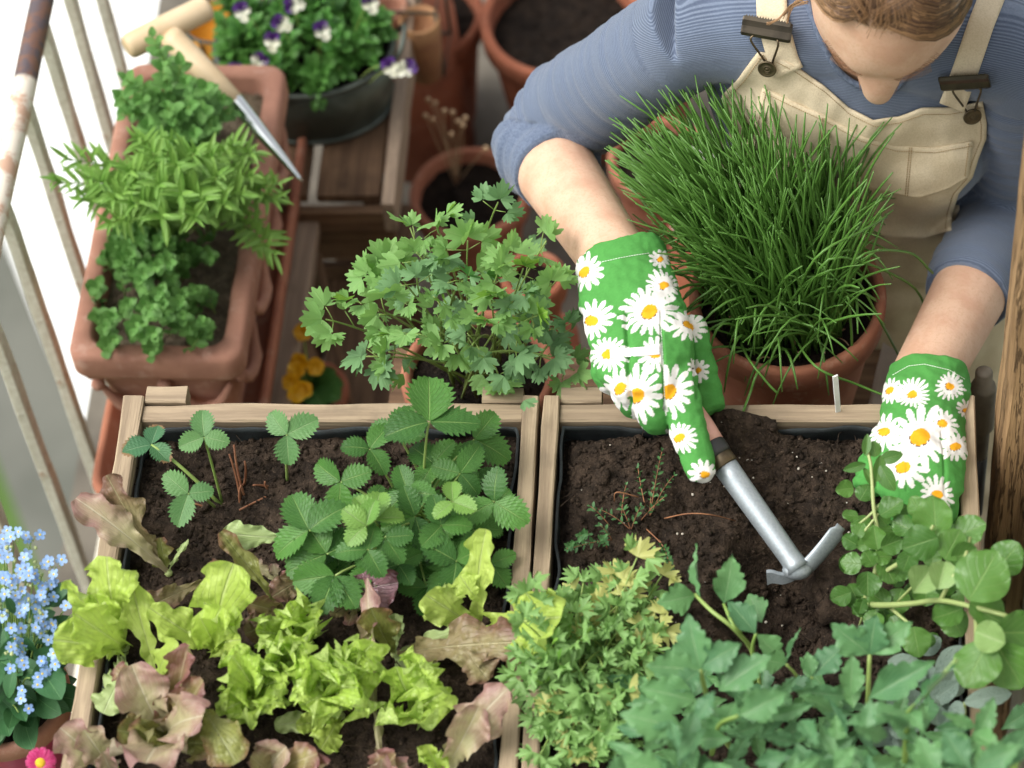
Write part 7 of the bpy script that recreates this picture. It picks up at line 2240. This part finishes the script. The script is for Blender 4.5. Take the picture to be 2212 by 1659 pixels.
for (x, y, n_, z) in cl:
    c = W(*fz(x, y), z)
    b = Vector((FMC.x + (c.x - FMC.x) * .35, FMC.y + (c.y - FMC.y) * .35, FMC.z + .0))
    stem(fmn, bez(b, lerp(b, c, .6) + Vector((0, 0, .03)), c - Vector((0, 0, .003)), 7), .0009, .0006, M['stalk'], 'stem', 5)
    for k in range(max(1, n_ - 1)):
        q = c + RT * R(-.0095, .0095) * (n_ > 1) + UP * R(-.0095, .0095) * (n_ > 1) + TOCAM * R(-.003, .003)
        nn = (TOCAM + Vector((R(-.6, .6), R(-.6, .6), R(-.2, .5)))).normalized()
        s = R(.0046, .0058)
        X = nn.orthogonal().normalized(); Y = nn.cross(X)
        m = Matrix(((X.x * s, Y.x * s, nn.x * s, q.x), (X.y * s, Y.y * s, nn.y * s, q.y), (X.z * s, Y.z * s, nn.z * s, q.z), (0, 0, 0, 1)))
        link_mesh('flower', FLW, fmn, m)
mb = MB()
bv_, bf_ = ico(1)
for i in range(90):
    x, y, n_, z = random.choice(cl[:24])
    c = W(x * .3147 + R(-13, 13), 1136.6 + y * .3147 + R(-8, 18), z - .004)
    mb.add([c + p * R(.0013, .0022) for p in bv_], bf_)
bo = mb.build('flower_buds', M['stalk_pale'], fmn); bo['kind'] = 'stuff'
# pink daisy
bel = plant('pink_daisy', 'single magenta pompon daisy with a yellow eye beside the glazed pot', 'daisy', W(88, 1700, -.12))
m_pk = m_leaf('magenta_ray', lin('#c02a6e'), lin('#d04a86'), lin('#e08cb0'), trans=.25, sidek=0, bump=.05)
RAY = LM('ray_petal', leaf_grid(.13, lambda t: .5 + .5 * math.sin(PI * t ** .7), 4, 2, None, -.3, .1, 0, None, 0, 7, 0, 1), m_pk)
bc = W(88, 1647, -.02)
nn = (TOCAM + Vector((.1, -.1, .1))).normalized()
X = nn.orthogonal().normalized(); Y = nn.cross(X)
k = mpp(bc)
for ring, (n_, r0_, r1_, up_2) in enumerate(((62, 8, 33, -2), (54, 8, 31, 2), (44, 7, 27, 6), (34, 6, 21, 9))):
    for i in range(n_):
        a = 2 * PI * i / n_ + ring * .3 + R(-.03, .03)
        d = X * math.cos(a) + Y * math.sin(a)
        link_mesh('ray_petal', RAY, bel, leaf_matrix(bc + d * r0_ * k + nn * ring * k, bc + d * r1_ * R(.92, 1.05) * k + nn * up_2 * k, R(.9, 1.2), R(-.3, .3), nn))
v, f = ico(3); v = [bc + nn * (4 * k) + (X * p.x + Y * p.y) * (11.5 * k) + nn * (p.z * 6 * k) for p in v]
obj('flower_eye', v, f, m_plain('daisy_eye', lin('#d8b82a'), lin('#c2a01e'), 400, .8, .8, 900), bel)
stem(bel, bez(bc - nn * .002, W(92, 1690, -.06), W(95, 1720, -.14), 6), .0012, .0014, M['stalk'])
# yellow primula
prm = plant('primula', 'yellow primula flowering in the small pot between the planks', 'primula', (PRC.x, PRC.y, PRC.z - .01))
PRL = variants('primula_leaf', 3, L1['prim'], wid=.42, outline=lambda t: .1 + wide_at(.6, .6)(t), rows=14, cols=8, bend=rv(-1, -.3), fold=.2, pleat=.04)
for (tx, ty) in ((742, 830), (725, 800), (735, 862), (690, 790), (620, 800), (640, 870), (700, 880)):
    link_mesh('leaf', random.choice(PRL), prm, leaf_matrix(PRC + Vector((0, 0, -.005)), W(tx, ty, -.47), 1.1, R(-.2, .2), TOCAM + Vector((0, 0, .6))))
m_yl = m_leaf('yellow_petal', lin('#dca410'), lin('#e3b31c'), lin('#c98a0c'), trans=.25, sidek=.1, bump=.05)
PYP = petal_mesh('petal', m_yl, .95)
for (u, v, z) in ((655, 718, -.44), (648, 780, -.43), (680, 792, -.44), (640, 800, -.43), (655, 840, -.42), (640, 850, -.42), (630, 825, -.43)):
    c = W(u, v, z); n = (TOCAM + Vector((R(-.5, .5), R(-.5, .3), 0))).normalized()
    ex = n.orthogonal().normalized(); ey = n.cross(ex); ph = R(0, 6)
    for i in range(5):
        a = ph + i * 2 * PI / 5; d = ex * math.cos(a) + ey * math.sin(a)
        link_mesh('petal', PYP, prm, leaf_matrix(c, c + d * .0112 + n * .003, 1.05, R(-.2, .2), n))
    stem(prm, bez(PRC, lerp(PRC, c, .5) + Vector((0, 0, .01)), c, 5), .0012, .001, M['stalk'])
# dry flower stalks between the pots
dry = plant('dry_stalks', 'dry stalks with small beige seed heads between the empty pots', 'dried plant', W(985, 400, -.60))
for (u, v) in ((925, 215), (940, 222), (920, 250), (935, 258), (978, 243), (1005, 255), (990, 262), (1000, 270), (975, 290), (1050, 320), (960, 240)):
    c = W(u, v, -.47)
    stem(dry, bez(W(985, 400, -.60), lerp(W(985, 400, -.60), c, .6) + Vector((R(-.01, .01), 0, .01)), c, 5), .0007, .0005, M['chive_dry'], 'stalk', 4)
    v_, f_ = ico(2); obj('seed_head', [c + p * R(.0028, .0042) for p in v_], f_, M['chive_dry'], dry)
